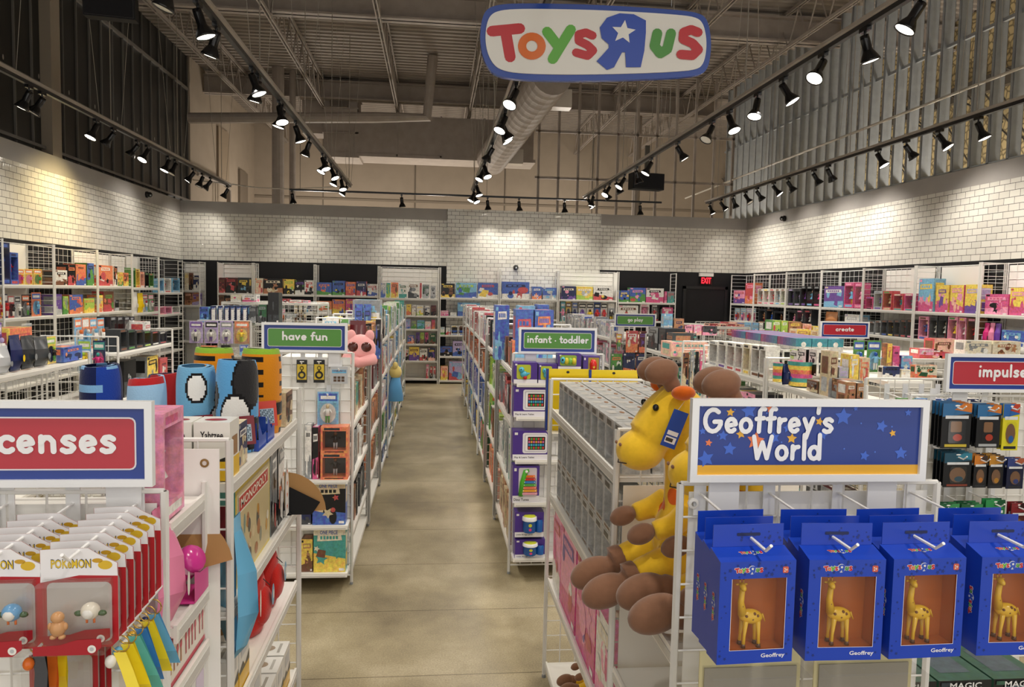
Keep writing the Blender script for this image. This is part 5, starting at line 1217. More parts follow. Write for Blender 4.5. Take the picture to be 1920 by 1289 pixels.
for i in range(3):
    b = MB(); b.box(-.05, 0, 0, .05, .1, .115, 'e9e2d6'); f = FR((-.05, 0, 0), FX, FZ); b.rect(f, 0, .092, .1, .115, 'c23249', .0005); b.rect(f, 0, 0, .1, .012, 'c23249', .0005)
    for k in range(4): b.rect(f, .012 + .022 * k, .03, .02 + .022 * k, .082, 'b0303f' if i else 'a5683a', .0005); b.oval(f, .016 + .022 * k, .07, .007, .01, 'c23249', .0008)
    ft = FR((-.05, 0, .115), FX, (0, 1, 0)); text(b, ft, 'HELLO KITTY', .01, .045, .09, .06, 'b0303f', .0007); text(b, ft, 'AND FRIENDS', .01, .025, .09, .04, 'b0303f', .0007)
    put(b, 'biscuit_box', 'white and red biscuit stick box below the pink tubs, %s along' % nth(i), 'biscuit box', (-.555, 1.68 + .1 * i - .02, 1.007), RZ['R'], 'biscuit stick boxes', ('print',))
for i in range(2):
    b = MB(); b.box(-.06, 0, 0, .06, .12, .09, 'e8e6e2'); ft = FR((-.06, 0, .09), FX, (0, 1, 0)); text(b, ft, 'HELLO KITTY', .012, .07, .108, .088, '3f3a78', .0007); text(b, ft, 'AND FRIENDS', .012, .045, .108, .063, '3f3a78', .0007); b.rect(FR((-.06, 0, 0), FX, FZ), .03, .02, .09, .07, 'd9c9e2', .0005)
    put(b, 'sweets_box', 'white sweets box with purple print on the low side shelf, %s along' % nth(i), 'sweets box', (-.555, 1.70 + .125 * i, .867), RZ['R'], 'white sweets boxes', ('print',))
# ---------------------------------------------------------------- first shelf unit on the aisle
b = MB(); b.box(-.055, 0, 0, .055, .003, .62, 'f1f0ec'); b.lathe((.02, -.001, .585), [(.011, 0), (.006, .0015), (.006, -.001)], '8a6a3a', 14, ax=Vector((0, 0, 1)).rotation_difference(Vector((0, -1, 0))))
put(b, 'grommet_board', 'white board with brass grommet tied to the first wire end panel', 'board', (-.575, 1.875, .86), 0, None, ('sheet',))
def yz(i, x):
    b = MB(); b.box(-.044, 0, 0, .044, .09, .15, 'e9e7e0'); b.box(-.0442, -.0002, 0, .0442, .0902, .055, 'e6bb22'); f = FR((-.044, 0, 0), FX, FZ); text(b, f, 'Yahtzee', .016, .107, .072, .127, 'k', .0008)
    b.dec(f, [(0, .055), (.03, .06), (.05, .05), (.088, .066), (.088, .05), (0, .05)], 'k', .0006); b.oval(FR((-.044, 0, .15), FX, (0, 1, 0)), .044, .04, .028, .016, 'a8322e', .0006)
    b.rect(FR((.044, 0, 0), (0, 1, 0), FZ), .02, .06, .07, .11, '9c7448', .0008); put(b, 'dice_game_box', ('white and yellow dice game box half hidden by a pink box', 'white and yellow dice game box at the shelf corner')[i], 'dice game', (x, 1.925, 1.387), 0, 'dice game boxes', ('print',))
yz(0, -.645); yz(1, -.552)
boxat('game_box', 'dark blue and wood coloured box behind the dice games', 'board game', 'R', -.52, 2.10, 1.386, .1, .14, .12, 'nsew', 71)
def roll(name, label, x, y, z, r_, h, colf, band=None, tagc=None, turns=3.2):
    t = thing(name, label, 'blanket', (x, y, z), 0, 'rolled blankets'); b = MB(); n = int(turns * 84); nz = 34
    pr = [(.012 + (r_ - .012) * (i / n) ** .8, 2 * math.pi * i / 84) for i in range(n + 1)]; rg = random.Random(label); th = .009
    ph = rg.uniform(0, 6); wob = [.004 * math.sin(i * .052 + ph) for i in range(n + 1)]
    for i in range(n):
        (ra, a), (rb, c) = pr[i], pr[i + 1]; outer = i > n - 85
        P = lambda r0_, an, zz: (r0_ * math.cos(an), r0_ * math.sin(an), zz)
        ha, hb = h + wob[i] - .02 * (1 - ra / r_), h + wob[i + 1] - .02 * (1 - rb / r_)
        b.faces([P(ra * .87, a, ha), P(rb * .87, c, hb), P(rb * .87 - th, c, hb), P(ra * .87 - th, a, ha)], [(0, 1, 2, 3)], colf(a, 1.0))
        if outer:
            for k in range(nz):
                q0, q1 = k / nz, (k + 1) / nz; bl = lambda q, hh: hh * q
                bu = lambda q: 1 - (.13 if q > .5 else .06) * abs(2 * q - 1) ** 5 - (.05 if band and abs(q - .3) < .06 else 0)
                b.faces([P(ra * bu(q0), a, bl(q0, ha)), P(rb * bu(q0), c, bl(q0, hb)), P(rb * bu(q1), c, bl(q1, hb)), P(ra * bu(q1), a, bl(q1, ha))], [(0, 1, 2, 3)], colf(a, (q0 + q1) / 2))
        else: b.faces([P(ra, a, ha - .05), P(rb, c, hb - .05), P(rb, c, hb), P(ra, a, ha)], [(0, 1, 2, 3), (3, 2, 1, 0)], colf(a, 1.0))
    b.build('cloth', t, ('fabric',), True)
    if band: b = MB(); b.lathe((0, 0, h * .22), [(r_ * .96, 0), (r_ * .975, .004), (r_ * .975, h * .14), (r_ * .96, h * .144)], band, 28); b.build('belly_band', t, ('fabric',), True)
    if tagc:
        b = MB(); f = (Vector((.01, -r_ * 1.01, h * .1)), Vector((.96, .28, .05)), Vector((-.08, 0, 1)), Vector((.28, -.96, 0))); b.rect(f, 0, 0, .062, .085, tagc, .004); b.rect(f, .008, .01, .052, .06, 'a9bfd0', .005)
        for i in range(8):
            for j in range(8):
                if (i * 7 + j * 5) % 3: b.rect(f, .009 + i * .0053, .012 + j * .0058, .0125 + i * .0053, .0162 + j * .0058, '33475c', .0054)
        b.build('hang_label', t, ('print',))
    return t
def patches(base, *cs, s=3.0, seed=0):
    rg = random.Random(seed); bl = [(rg.uniform(0, 6.28), rg.random(), rg.uniform(.35, .8), rg.choice(cs)) for _ in range(9)]
    def f(a, q):
        for (ba, bq, br, c) in bl:
            da = abs((a - ba + math.pi) % (2 * math.pi) - math.pi)
            d = math.hypot(da, (q - bq) * s)
            if d < br: return c
            if d < br + .12: return 'k'
        return base
    return f
stripes = lambda a, q: '8fb83a' if q > .93 else ('1c1a18' if (q * 7) % 1 < .36 and (a % 3.1) < 2.1 else 'd98a1c')
navyf = lambda a, q: '7fb0dc' if (q > .98 and (a % 2) < .7) or (.72 < q < .8 and 3.6 < a % 6.283 < 5.2) else '1f3f9a' if a % 6.283 > 4.9 else '141f4c'
redf = lambda a, q: 'b8282c' if (q > .9 and (a % 6.28) > 3.3) else '9cc4e6' if q > .55 else 'cfe0ee' if (q * 3 + a) % 1.3 < .5 else '27408f'
SZ = 1.386
roll('rolled_blanket', 'navy rolled blanket with pale blue stripe on the first shelf unit', -.985, 2.32, SZ, .062, .255, navyf)
roll('rolled_blanket', 'pale blue rolled blanket with red fold beside the navy one', -.84, 2.28, SZ, .058, .222, redf, '2a3f9a', '20305f')
roll('rolled_blanket', 'sky blue rolled blanket with white patches behind the dice boxes', -.712, 2.32, SZ, .062, .255, patches('6fa9cf', 'e6e6e4', 'e6e6e4', seed=4), 'k', '7c1f2c')
roll('rolled_blanket', 'bright blue rolled blanket with maroon square hang label', -.588, 2.30, SZ, .066, .275, patches('5b9fd4', 'e6e6e4', '2a2a2c', seed=9), 'k', '7c1f2c')
roll('rolled_blanket', 'orange rolled blanket with black stripes and green edge', -.585, 2.60, SZ, .072, .285, stripes, 'k', 'd9402a')
roll('rolled_blanket', 'second orange striped rolled blanket behind the sky blue one', -.745, 2.62, SZ, .072, .285, stripes)
roll('rolled_blanket', 'navy and red rolled blanket behind the pale blue one', -.90, 2.60, SZ, .06, .2, lambda a, q: 'a3242a' if a % 6.283 > 4 else '1a2a62')
boxat('toy_box', 'dark framed box behind the licenses sign', 'toy box', 'Y', -1.0, 1.97, 1.386, .16, .1, .13, 'kzqw', 72)
for i, (y, h) in enumerate(((2.33, .05), (2.45, .05))):
    b = MB(); b.box(-.05, 0, 0, .05, .006, .035, '2450b8')
    b.faces([(-.05, 0, .035), (.05, 0, .035), (.05, .006, .035), (-.05, .006, .035), (-.05, 0, .09), (-.045, .0, .1)], [(0, 3, 2, 1)], '2450b8'); b.dec((Vector((-.05, 0, 0)), Vector(FX), Vector(FZ), Vector((0, -1, 0))), [(0, 0), (.1, 0), (.1, .045), (.05, .04), (0, .09)], '2450b8', .0004)
    b.box(-.05, .006, 0, -.047, .1, .085, '1f449f'); b.box(.047, .006, 0, .05, .1, .045, '1f449f'); b.dec((Vector((-.047, .05, 0)), Vector(FX), Vector(FZ), Vector((0, -1, 0))), [(0, 0), (.094, 0), (.094, .05), (0, .08)], 'b48a58', .0)
    put(b, 'counter_tray', ('blue cardboard counter tray under the bright blue blanket', 'second blue cardboard counter tray with kraft inside')[i], 'counter tray', (-.518, y, SZ), RZ['R'], None, ('print',))
boxat('toy_box', 'open kraft box of small goods at the end of the blanket shelf', 'toy box', 'R', -.515, 2.74, SZ, .12, .14, .12, 'uswk', 73)
# second level: wide game boxes
b = MB(); b.box(-.21, 0, 0, .21, .075, .272, '5f9c8e'); f = FR((-.21, 0, 0), FX, FZ); b.rect(f, 0, 0, .42, .272, 'dcc23c', .0004); b.rect(f, .012, .008, .412, .264, 'c9b98c', .0008); rg = random.Random(5)
for i in range(26): b.oval(f, rg.uniform(.03, .39), rg.uniform(.02, .16), rg.uniform(.008, .022), rg.uniform(.01, .03), rg.choice(('8d8f7c', 'a5683a', 'd8c49a', '6f8f86', 'e6e0cc', '4a4a44', 'c8963a')), .001 + i * .00002, 10)
b.rect(f, .03, .2, .39, .25, 'e9e4d4', .0018); b.rect(f, .035, .205, .385, .245, 'b8322e', .002); text(b, f, 'MONOPOLY', .05, .212, .37, .238, 'e9e4d4', .0024)
fs = FR((-.21, .075, 0), (0, -1, 0), FZ); b.rect(fs, .018, .09, .058, .235, 'e9e4d4', .0006); b.rect(fs, .021, .093, .055, .232, '7c1f2c', .0009)
text(b, (Vector((-.21, .052, .1)), Vector(FZ), Vector((0, 1, 0)), Vector((-1, 0, 0))), 'MONOPOLY', 0, -.008, .125, .012, 'e9e4d4', .0013)
put(b, 'game_box', 'teal and yellow property trading game box on the second shelf', 'board game', (-.525, 2.25, 1.056), RZ['R'], None, ('print',))
boxat('game_box', 'grey game box with red spine print beside the trading game', 'board game', 'R', -.525, 2.53, 1.056, .1, .16, .3, 'ekrw', 74)
boxat('game_box', 'white game box with dark stack printed near the shelf end', 'board game', 'R', -.525, 2.65, 1.056, .1, .16, .29, 'wkoe', 75)
prod('bag', 'R', -.47, .92, 430, 448, 1000, 'cwyn', 'sky blue felt pouch with white print hanging at the shelf corner', None)
t = thing('anchor_bookmark', 'white pointed bookmark with orange print hung at the shelf edge', 'bookmark', (-.487, 2.55, 1.11)); b = MB(); f = FR((0, -.028, 0), (0, 1, 0), FZ); b.dec(f, [(0, 0), (.056, 0), (.056, .11), (.028, .2), (0, .11)], 'efeeea', .001); b.dec(f, [(0, .11), (.028, .2), (.056, .11), (.056, 0), (0, 0)], 'efeeea', -.001)
for z in (.03, .07, .11, .15): b.star(f, .028, z, .011, 'd8622e', .002, .2, .35)
b.build('card', t, ('print',)); b = MB(); b.rod((0, 0, .198), (-.02, 0, .24), .001, 'w', 4); b.build('cord', t, ('fabric',))
t = thing('fan_display', 'black and kraft fan shaped header at the shelf end', 'counter display', (-.5, 2.70, 1.062)); b = MB()
fr = (Vector((-.03, .02, 0)), Vector((1, 0, 0)), Vector((0, .1, 1)), Vector((0, -1, .1))); fan(b, fr, [(0, 0)] + [(.15 * math.cos(R(a)), .15 * math.sin(R(a))) for a in range(5, 96, 10)], 'b48a58', 0); fan(b, (fr[0] - Vector((0, .012, 0)), fr[1], fr[2], fr[3]), [(0, .0), (.1, .0), (.13, .045), (.02, .10)], '1a1a1c', 0); b.box(-.04, 0, 0, 0, .02, .01, '1a1a1c'); b.build('header_card', t, ('matte',))
# third level: red school bags
def satchel(i, y, label):
    t = thing('backpack', label, 'backpack', (-.535, y, .768), RZ['R'], 'red backpacks'); b = MB()
    b.tube([(0, .08, .0), (0, .08, .03), (0, .08, .16), (0, .08, .22), (0, .08, .24)], [.075, .085, .083, .07, .02], 'b8241f' if i else 'c02a24', 14); b.build('body', t, ('fabric',), True)
    b = MB(); b.ell((0, .0, .085), (.06, .025, .06), 'c02a24', 14, 8); b.build('front_pocket', t, ('fabric',), True)
    b = MB(); b.tube([(-.02, .06, .235), (-.015, .05, .252), (.015, .05, .252), (.02, .06, .235)], .006, 'b8241f', 8); b.build('carry_handle', t, ('fabric',), True)
    b = MB(); b.oval(FR((.0, -.03, .12), FX, FZ), 0, 0, .02, .035, '6fa9cf', 0); b.oval(FR((.004, -.03, .12), FX, FZ), 0, 0, .009, .016, 'w', .0006); b.rod((0, -.02, .15), (0, .02, .19), .0015, 'k', 4); b.build('hang_label', t, ('print',))
satchel(0, 2.42, 'red backpack with blue oval label on the third shelf'); satchel(1, 2.62, 'second red backpack further along the third shelf')
boxat('toy_box', 'navy and green box behind the red backpacks', 'toy box', 'R', -.56, 2.25, .766, .12, .2, .22, 'nygw', 76)
# fourth level and below: white dice-like display boxes with yellow sides
def whitebox(i, y, z, label):
    b = MB(); b.box(-.055, 0, 0, .055, .13, .15, 'd9d7d2'); b.box(-.0552, -.0002, 0, .0552, .1302, .06, 'd9ac24'); f = FR((-.055, 0, 0), FX, FZ); b.dec(f, [(0, .06), (.04, .075), (.06, .055), (.11, .078), (.11, .05), (0, .05)], 'k', .0006); b.rect(f, .02, .09, .09, .13, 'a', .0006)
    ft = FR((-.055, 0, .15), FX, (0, 1, 0)); b.oval(ft, .055, .07, .022, .03, '7a5c34', .0006); b.rect(ft, .02, .02, .09, .03, '9a958c', .0006); put(b, 'game_box', label, 'board game', (-.515, y, z + .001), RZ['R'], 'white and yellow game boxes', ('print',))
k = 0
for z, ys, ds in ((.765, (1.97, 2.09), 'third'), (.42, (1.98, 2.1, 2.22, 2.34, 2.46, 2.58, 2.7), 'fourth')):
    for j, y in enumerate(ys): whitebox(k, y, z, 'white and yellow game box on the %s shelf of the blanket unit, %s along' % (ds, nth(j))); k += 1
for j, y in enumerate((2.0, 2.12, 2.24)): whitebox(k, y, .571, 'white and yellow game box stacked above the fourth shelf, %s along' % nth(j)); k += 1
for j, y in enumerate((2.45, 2.66)): boxat('game_box', 'black edged green game box at the foot of the blanket unit, %s along' % nth(j), 'board game', 'R', -.518, y, .101, .17, .2, .26, 'ikgw', 80 + j)

# ---------------------------------------------------------------- front of the have fun row
WB = [o for o in bpy.data.objects if o.get('label', '').startswith('shelf unit of the have fun row, first')][0]
WD = [o for o in bpy.data.objects if o.get('label', '').startswith('shelf unit of the infant toddler row, first')][0]
def capshelf(root, x0, x1, z): b = shelf_mb(x0, x1, -.15, -.01, z, 'F', .014, .02); b.build('cap_shelf', root, ('metal',))
BX = -.8
for z in (.708, .425, .126): capshelf(WB, -.29, .29, z)
def hang_card(p0, p1, yt, yb, Y, bg, label, kind):
    m, w_ = spanpx('Y', Y, p0, p1, yt); zb = atY((p0 + p1) / 2, yb, Y).z; h = m.z - zb
    t = thing('carded_keychain' if kind == 'key' else 'carded_pack', label, 'key ring' if kind == 'key' else 'carded toy', (m.x, Y, zb)); b = MB(); b.box(-w_ / 2, 0, 0, w_ / 2, .003, h, bg[0]); f = FR((-w_ / 2, 0, 0), FX, FZ)
    if kind == 'key':
        b.rect(f, w_ * .06, h * .13, w_ * .94, h * .8, 'd9bc3a', .0005); b.rect(f, w_ * .3, h * .9, w_ * .7, h * .94, 'w', .0005); b.build('card', t, ('print',))
        b = MB(); b.lathe((0, -.004, h * .34), [(w_ * .2, 0), (w_ * .36, 0), (w_ * .36, .006), (w_ * .2, .006), (w_ * .2, 0)], 'k', 18, ax=Vector((0, 0, 1)).rotation_difference(Vector((0, 1, 0)))); b.tube([(w_ * .15 * math.cos(a), -.004, h * .64 + w_ * .18 * math.sin(a)) for a in [2 * math.pi * k / 12 for k in range(13)]], .002, 'k', 5); b.rod((0, -.004, h * .44), (0, -.004, h * .58), .003, 'k', 5); b.build('key_ring', t, ('plastic',))
    else:
        b.rect(f, w_ * .08, h * .62, w_ * .92, h * .82, bg[1], .0005); text(b, f, 'ONE PIECE', w_ * .1, h * .7, w_ * .9, h * .8, bg[3], .0009)
        for i in range(3):
            for j in range(2): b.rect(f, w_ * (.17 + .23 * i), h * (.12 + .17 * j), w_ * (.35 + .23 * i), h * (.26 + .17 * j), bg[2], .0006)
        b.build('card', t, ('print',))
    hook(WB, m.x - BX, h + zb - .012, -.004, .05); return t
hang_card(556, 576, 675, 718, 4.68, '1a', 'black and yellow keychain card, first under the have fun sign', 'key') if False else None
hang_card(556, 576, 675, 718, 4.68, 'k', 'black and yellow keychain card nearer the blankets', 'key'); hang_card(588, 609, 675, 718, 4.68, 'k', 'black and yellow keychain card beside the grey pack', 'key')
hang_card(620, 652, 688, 720, 4.68, ('a', 'c', '5a4636', '7c3f3a'), 'pale grey pack with six brown squares under the have fun sign', 'pack')
q = atY(613, 800, 4.64); m, w_ = spanpx('Y', 4.64, 594, 634, 737); blister('blister_pack', 'clear pack with two printed fighters on the have fun end', 'carded toy', w_, m.z - q.z, ['bnwc', 'aecb'][0] and ['c', 'b', 'w', 'g', 's'], 91, (q.x, 4.64, q.z), 0, None); hook(WB, q.x - BX, m.z - .01, -.004, .06)
CZ = .708
def cap(p0, p1, yt, z, Y, d, pal, label, name='toy_box', cat='toy box', seed=92): m, w_ = spanpx('Y', Y, p0, p1, yt); return boxat(name, label, cat, 'Y', m.x, Y, z, w_, d, m.z - z, pal, seed)
cap(572, 584, 798, CZ, 4.61, .1, 'weaw', 'slim white box on the have fun end shelf'); cap(586, 597, 802, CZ, 4.61, .12, 'kmqw', 'dark comic volume on the have fun end shelf', 'comic_book', 'book', 93)
m, w_ = spanpx('Y', 4.59, 601, 652, 851); hh_ = (m.z - CZ - .001)
for k, ds in enumerate(('lower', 'upper')): window_pack('figure_box', '%s orange and black box with silver figure on have fun end' % ds, 'boxed toy figure', w_, .11, hh_, ['o', 'k', 'a', 'u', 'x'], 94, (m.x, 4.59, CZ + .001 + k * (hh_ + .001)), 0, 'orange figure boxes', 'figure', .16, .1)
def puzzle(p0, p1, yt, z, pal, label, seed):
    m, w_ = spanpx('Y', 4.60, p0, p1, yt); h = m.z - z; b = carton(w_, .1, h, list(pal), seed); f = FR((-w_ / 2, 0, 0), FX, FZ); b.rect(f, 0, h * .86, w_, h, pal[-1], .0024); text(b, f, 'ONE PIECE', w_ * .2, h * .88, w_ * .75, h * .97, 'b', .003); put(b, 'puzzle_box', label, 'puzzle', (m.x, 4.60, z + .001))
puzzle(586, 648, 906, .425, 'kbrcs', 'dark puzzle box with red and blue print on have fun end', 96); puzzle(588, 648, 993, .126, 'tysui', 'pale teal map puzzle box on the bottom have fun shelf', 97)
cap(565, 586, 1012, .126, 4.61, .1, 'yukh', 'yellow and brown puzzle box beside the map puzzle', 'puzzle_box', 'puzzle', 98); cap(557, 583, 955, .425, 4.61, .1, 'nzwn', 'navy speckled box beside the dark puzzle', 'toy_box', 'toy box', 99)

# ---------------------------------------------------------------- front of the infant toddler row
DX = .82
for z in (1.297, 1.08, .80, .52, .155): capshelf(WD, -.29, .29 if z > 1.2 else .02, z)
PU = '4b2f8c'
def babybox(p0, p1, yt, z, label, st, draw, Y=4.706, d=.11, cat='baby toy', open_=True):
    m, w_ = spanpx('Y', Y, p0, p1, yt); h = m.z - z - .002; t = thing('baby_toy_box', label, cat, (m.x, Y, z + .001)); b = MB()
    b.box(-w_ / 2, 0, 0, w_ / 2, d, h, PU); f = FR((-w_ / 2, 0, 0), FX, FZ); b.rect(f, 0, 0, w_, h * .2, 'eceaf0', .0005)
    if st: text(b, f, st, w_ * .05, h * .06, w_ * .62, h * .13, '22202c', .0009)
    b.rect(f, w_ * .05, h * .86, w_ * .14, h * .94, 'w', .0006); b.build('carton', t, ('print',)); draw(t, f, w_, h, d); return t
def tablet(t, f, w_, h, d):
    b = MB(); b.rrect(f, w_ * .28, h * .24, w_ * .98, h * .93, w_ * .06, 'eceaf0', .001); b.rrect(f, w_ * .33, h * .29, w_ * .96, h * .88, w_ * .04, 'c9c6d2', .0014); b.rrect(f, w_ * .36, h * .32, w_ * .95, h * .85, w_ * .03, 'f4f3f6', .0018); b.rrect(f, w_ * .42, h * .36, w_ * .92, h * .8, .004, '141418', .0022); cs = ['d8483a', 'e8a23a', '3a8fd0', '4fa84a', 'd86aa0', '48c0c0']
    for i in range(7):
        for j in range(4): b.rrect(f, w_ * (.44 + i * .066), h * (.39 + .1 * j), w_ * (.49 + i * .066), h * (.46 + .1 * j), .002, cs[(i * 3 + j * 2) % 6], .0026)
    b.build('tablet_window', t, ('print',))
def dino(t, f, w_, h, d):
    b = MB(); b.rrect(f, w_ * .12, h * .22, w_ * .72, h * .9, w_ * .08, 'b9c23a', .001); b.build('window_print', t, ('print',)); b = MB(); x = -w_ * .08
    b.ell((x, -.004, h * .45), (w_ * .16, .02, h * .16), '4fb0cc', 12, 8); b.ell((x - w_ * .1, -.006, h * .66), (w_ * .12, .022, h * .14), '4fb0cc', 12, 8); b.tube([(x + w_ * .1, 0, h * .45), (x + w_ * .26, 0, h * .5)], [h * .09, h * .03], '4fb0cc', 8); b.ell((x - w_ * .13, -.026, h * .69), (w_ * .025, .005, h * .03), 'k', 8, 6); b.lathe((x + w_ * .05, -.016, h * .3), [(0, -.004), (h * .09, -.004), (h * .09, .01)], 'c8242c', 12, ax=Vector((0, 0, 1)).rotation_difference(Vector((0, 1, 0)))); b.build('toy', t, ('plastic',), True)
def cater(t, f, w_, h, d):
    b = MB(); b.rrect(f, w_ * .08, h * .25, w_ * .8, h * .92, .01, '8fae3a', .001); b.build('window_print', t, ('print',)); b = MB()
    for i, c in enumerate(('4fb0cc', 'd8c83a', '7ab84a', 'd8c83a')): b.ell((-w_ * .3 + w_ * .16 * i, -.004, h * (.55 if i else .6)), (w_ * .11, .018, h * .22), c, 12, 8)
    b.ell((-w_ * .33, -.022, h * .64), (.006, .004, .007), 'k', 8, 6); b.build('toy', t, ('plastic',), True)
def mic(t, f, w_, h, d):
    b = MB(); b.rect(f, w_ * .3, h * .05, w_ * .95, h * .95, 'a8902e', .001); b.build('window_print', t, ('print',)); b = MB(); x = w_ * .1; b.lathe((x, -.004, h * .1), [(w_ * .14, 0), (w_ * .16, h * .05), (w_ * .12, h * .4), (w_ * .2, h * .45), (w_ * .22, h * .62), (w_ * .14, h * .76), (0, h * .8)], 'd32a22', 14); b.build('toy', t, ('plastic',), True); b = MB(); b.star(FR((x, -.004 - w_ * .23, h * .62), FX, FZ), 0, 0, w_ * .1, 'f0c22a', 0); b.build('star_badge', t, ('plastic',))
def xylo(t, f, w_, h, d):
    b = MB(); b.rrect(f, w_ * .22, h * .16, w_ * .9, h * .95, .008, 'd8d2da', .001); b.build('window_print', t, ('print',)); b = MB(); b.tube([(-w_ * .2, -.003, h * .2), (-w_ * .14, -.003, h * .55), (-w_ * .02, -.003, h * .86), (w_ * .1, -.003, h * .88)], [w_ * .09, w_ * .1, w_ * .1, w_ * .06], '4fae2e', 10); b.ell((0, -.016, h * .86), (w_ * .06, .01, w_ * .06), 'w', 10, 6); b.build('toy', t, ('plastic',), True)
    for i, c in enumerate(('e8a0b4', 'e8a23a', 'e87a5a', '5aa84a', '3a7fc0', 'c8322e', 'e8742a')): b = MB(); z = h * (.24 + i * .077); ww = w_ * (.3 - .016 * i); b.box(w_ * .12 - ww, -.016, z, w_ * .12 + ww, -.008, z + h * .058, c); [b.ell((w_ * .12 + s_ * ww * .8, -.017, z + h * .03), (.003, .002, .003), 'w', 6, 4) for s_ in (-1, 1)]; b.build('key_bar', t, ('plastic',))
def bongo(t, f, w_, h, d):
    b = MB(); b.lathe((0, -.004, h * .22), [(w_ * .2, 0), (w_ * .23, h * .1), (w_ * .23, h * .45), (w_ * .26, h * .5)], '1f5fb0', 16); b.lathe((0, -.004, h * .7), [(w_ * .26, 0), (w_ * .25, h * .14), (w_ * .22, h * .16)], 'f0f0f0', 16); b.lathe((0, -.004, h * .86), [(w_ * .22, 0), (w_ * .16, h * .05), (0, h * .055)], 'c9d03a', 16); b.build('drum', t, ('plastic',), True)
    b = MB(); b.lathe((w_ * .34, .0, h * .22), [(w_ * .12, 0), (w_ * .13, h * .4), (w_ * .1, h * .5)], '1f5fb0', 12); b.build('small_drum', t, ('plastic',), True)
    b = MB(); b.oval(FR((-.0, -.004 - w_ * .235, h * .55), FX, FZ), 0, 0, w_ * .06, h * .07, 'c9d03a', 0); b.oval(FR((.0, -.004 - w_ * .235, h * .38), FX, FZ), 0, 0, w_ * .05, h * .06, 'd8488a', 0); b.build('button_print', t, ('plastic',))
babybox(964, 1008, 680, 1.297, 'purple box with blue pull-along dinosaur on the top end shelf', '', dino); babybox(1010, 1045, 683, 1.297, 'purple dinosaur box half hidden by yellow pouches', '', dino)
babybox(1047, 1090, 693, 1.297, 'lower purple caterpillar box on the infant end shelf', '', cater, d=.10); z = atY(1068, 694, 4.70).z; babybox(1047, 1090, 664, z, 'upper purple caterpillar box stacked under the infant sign', '', cater, d=.10)
babybox(1094, 1125, 668, 1.297, 'purple box with red star topped toy microphone', '', mic)
babybox(964, 1026, 727, 1.08, 'upper learning tablet box on the infant row end', 'Play & Learn Tablet', tablet); babybox(962, 1028, 808, .80, 'lower learning tablet box on the infant row end', 'Play & Learn Tablet', tablet)
babybox(962, 1012, 874, .52, 'purple box with green dinosaur xylophone', 'Dino Tunes', xylo); z = atY(995, 1009, 4.70).z
babybox(966, 1022, 1012, .155, 'lower box with blue toy bongo drums', 'Little Bongo Jams', bongo); babybox(966, 1020, 961, z + .002, 'upper box with blue toy bongo drums', 'Little Bongo Jams', bongo)
# ---------------------------------------------------------------- grey window boxes on their unit
def vinyl(): return window_pack('vinyl_figure_box', '', 'boxed toy figure', .112, .09, .168, ['bcbdbc', '7a5a3c', '6a6a68', 'a5835c', '4a4640'], 11, (0, 0, 0), RZ['L'], 'grey vinyl figure boxes', 'figure', .18, .12)
v0 = vinyl(); b = MB(); f = FR((-.056, .0895, 0), FX, FZ); fe = (Vector((.0565, 0, 0)), Vector((0, 1, 0)), Vector(FZ), Vector((1, 0, 0)))
b.rect(fe, .02, .14, .07, .162, '8a5a34', .0004); b.rect(fe, .026, .146, .064, .156, 'e0c07a', .0008); b.build('side_emblem', v0, ('print',)); b = MB(); fe2 = (Vector((-.0565, .09, 0)), Vector((0, -1, 0)), Vector(FZ), Vector((-1, 0, 0))); b.rect(fe2, .02, .14, .07, .162, '8a5a34', .0004); b.build('side_emblem', v0, ('print',)); b = MB()
ft = FR((-.056, 0, .1685), FX, (0, 1, 0)); b.rect(ft, .03, .02, .08, .05, 'c9c6c0', .0004); b.oval(ft, .056, .07, .02, .008, '9a6a44', .0004); b.build('top_print', v0, ('print',))
first = [True]
def vput(x, y, z, label):
    if first[0]: o = v0; o.location = (x, y, z); o['label'] = label; first[0] = False
    else: dup(v0, (x, y, z), None, label)
for j in range(10):
    for i in range(4): vput(.585 + .096 * i, 2.285 + .119 * j, 1.302, 'grey window box on the top shelf, %s column from aisle, %s row from giraffes' % (nth(i), nth(j)))
for k, z in enumerate((.922, 1.092)):
    for j in range(10):
        vput(.585, 2.285 + .119 * j, z, 'grey window box on the middle shelf %s, %s from the giraffes' % (('lower layer', 'upper layer')[k], nth(j)))
for i, (y, w_, h, pal, ds) in enumerate(((2.38, .22, .30, 'wpmi', 'white and pink playset box next to the giraffes'), (2.68, .34, .37, 'pmvwr', 'tall pink rainbow playset box'), (3.05, .34, .37, 'pmrwv', 'second tall pink rainbow playset box'), (3.34, .2, .37, 'pwmr', 'pink playset box at the far end'))):
    boxat('toy_box', ds + ' under the grey window boxes', 'toy box', 'L', .58, y, .50, w_, .2, h, pal, 300 + i, 'pink playset boxes')
for i, (y, w_, pal) in enumerate(((2.4, .2, 'wprm'), (2.62, .2, 'pwrm'))): boxat('toy_box', 'low white and pink box on the bottom shelf by the giraffes, %s along' % nth(i), 'toy box', 'L', .58, y, .081, w_, .2, .22, pal, 310 + i)
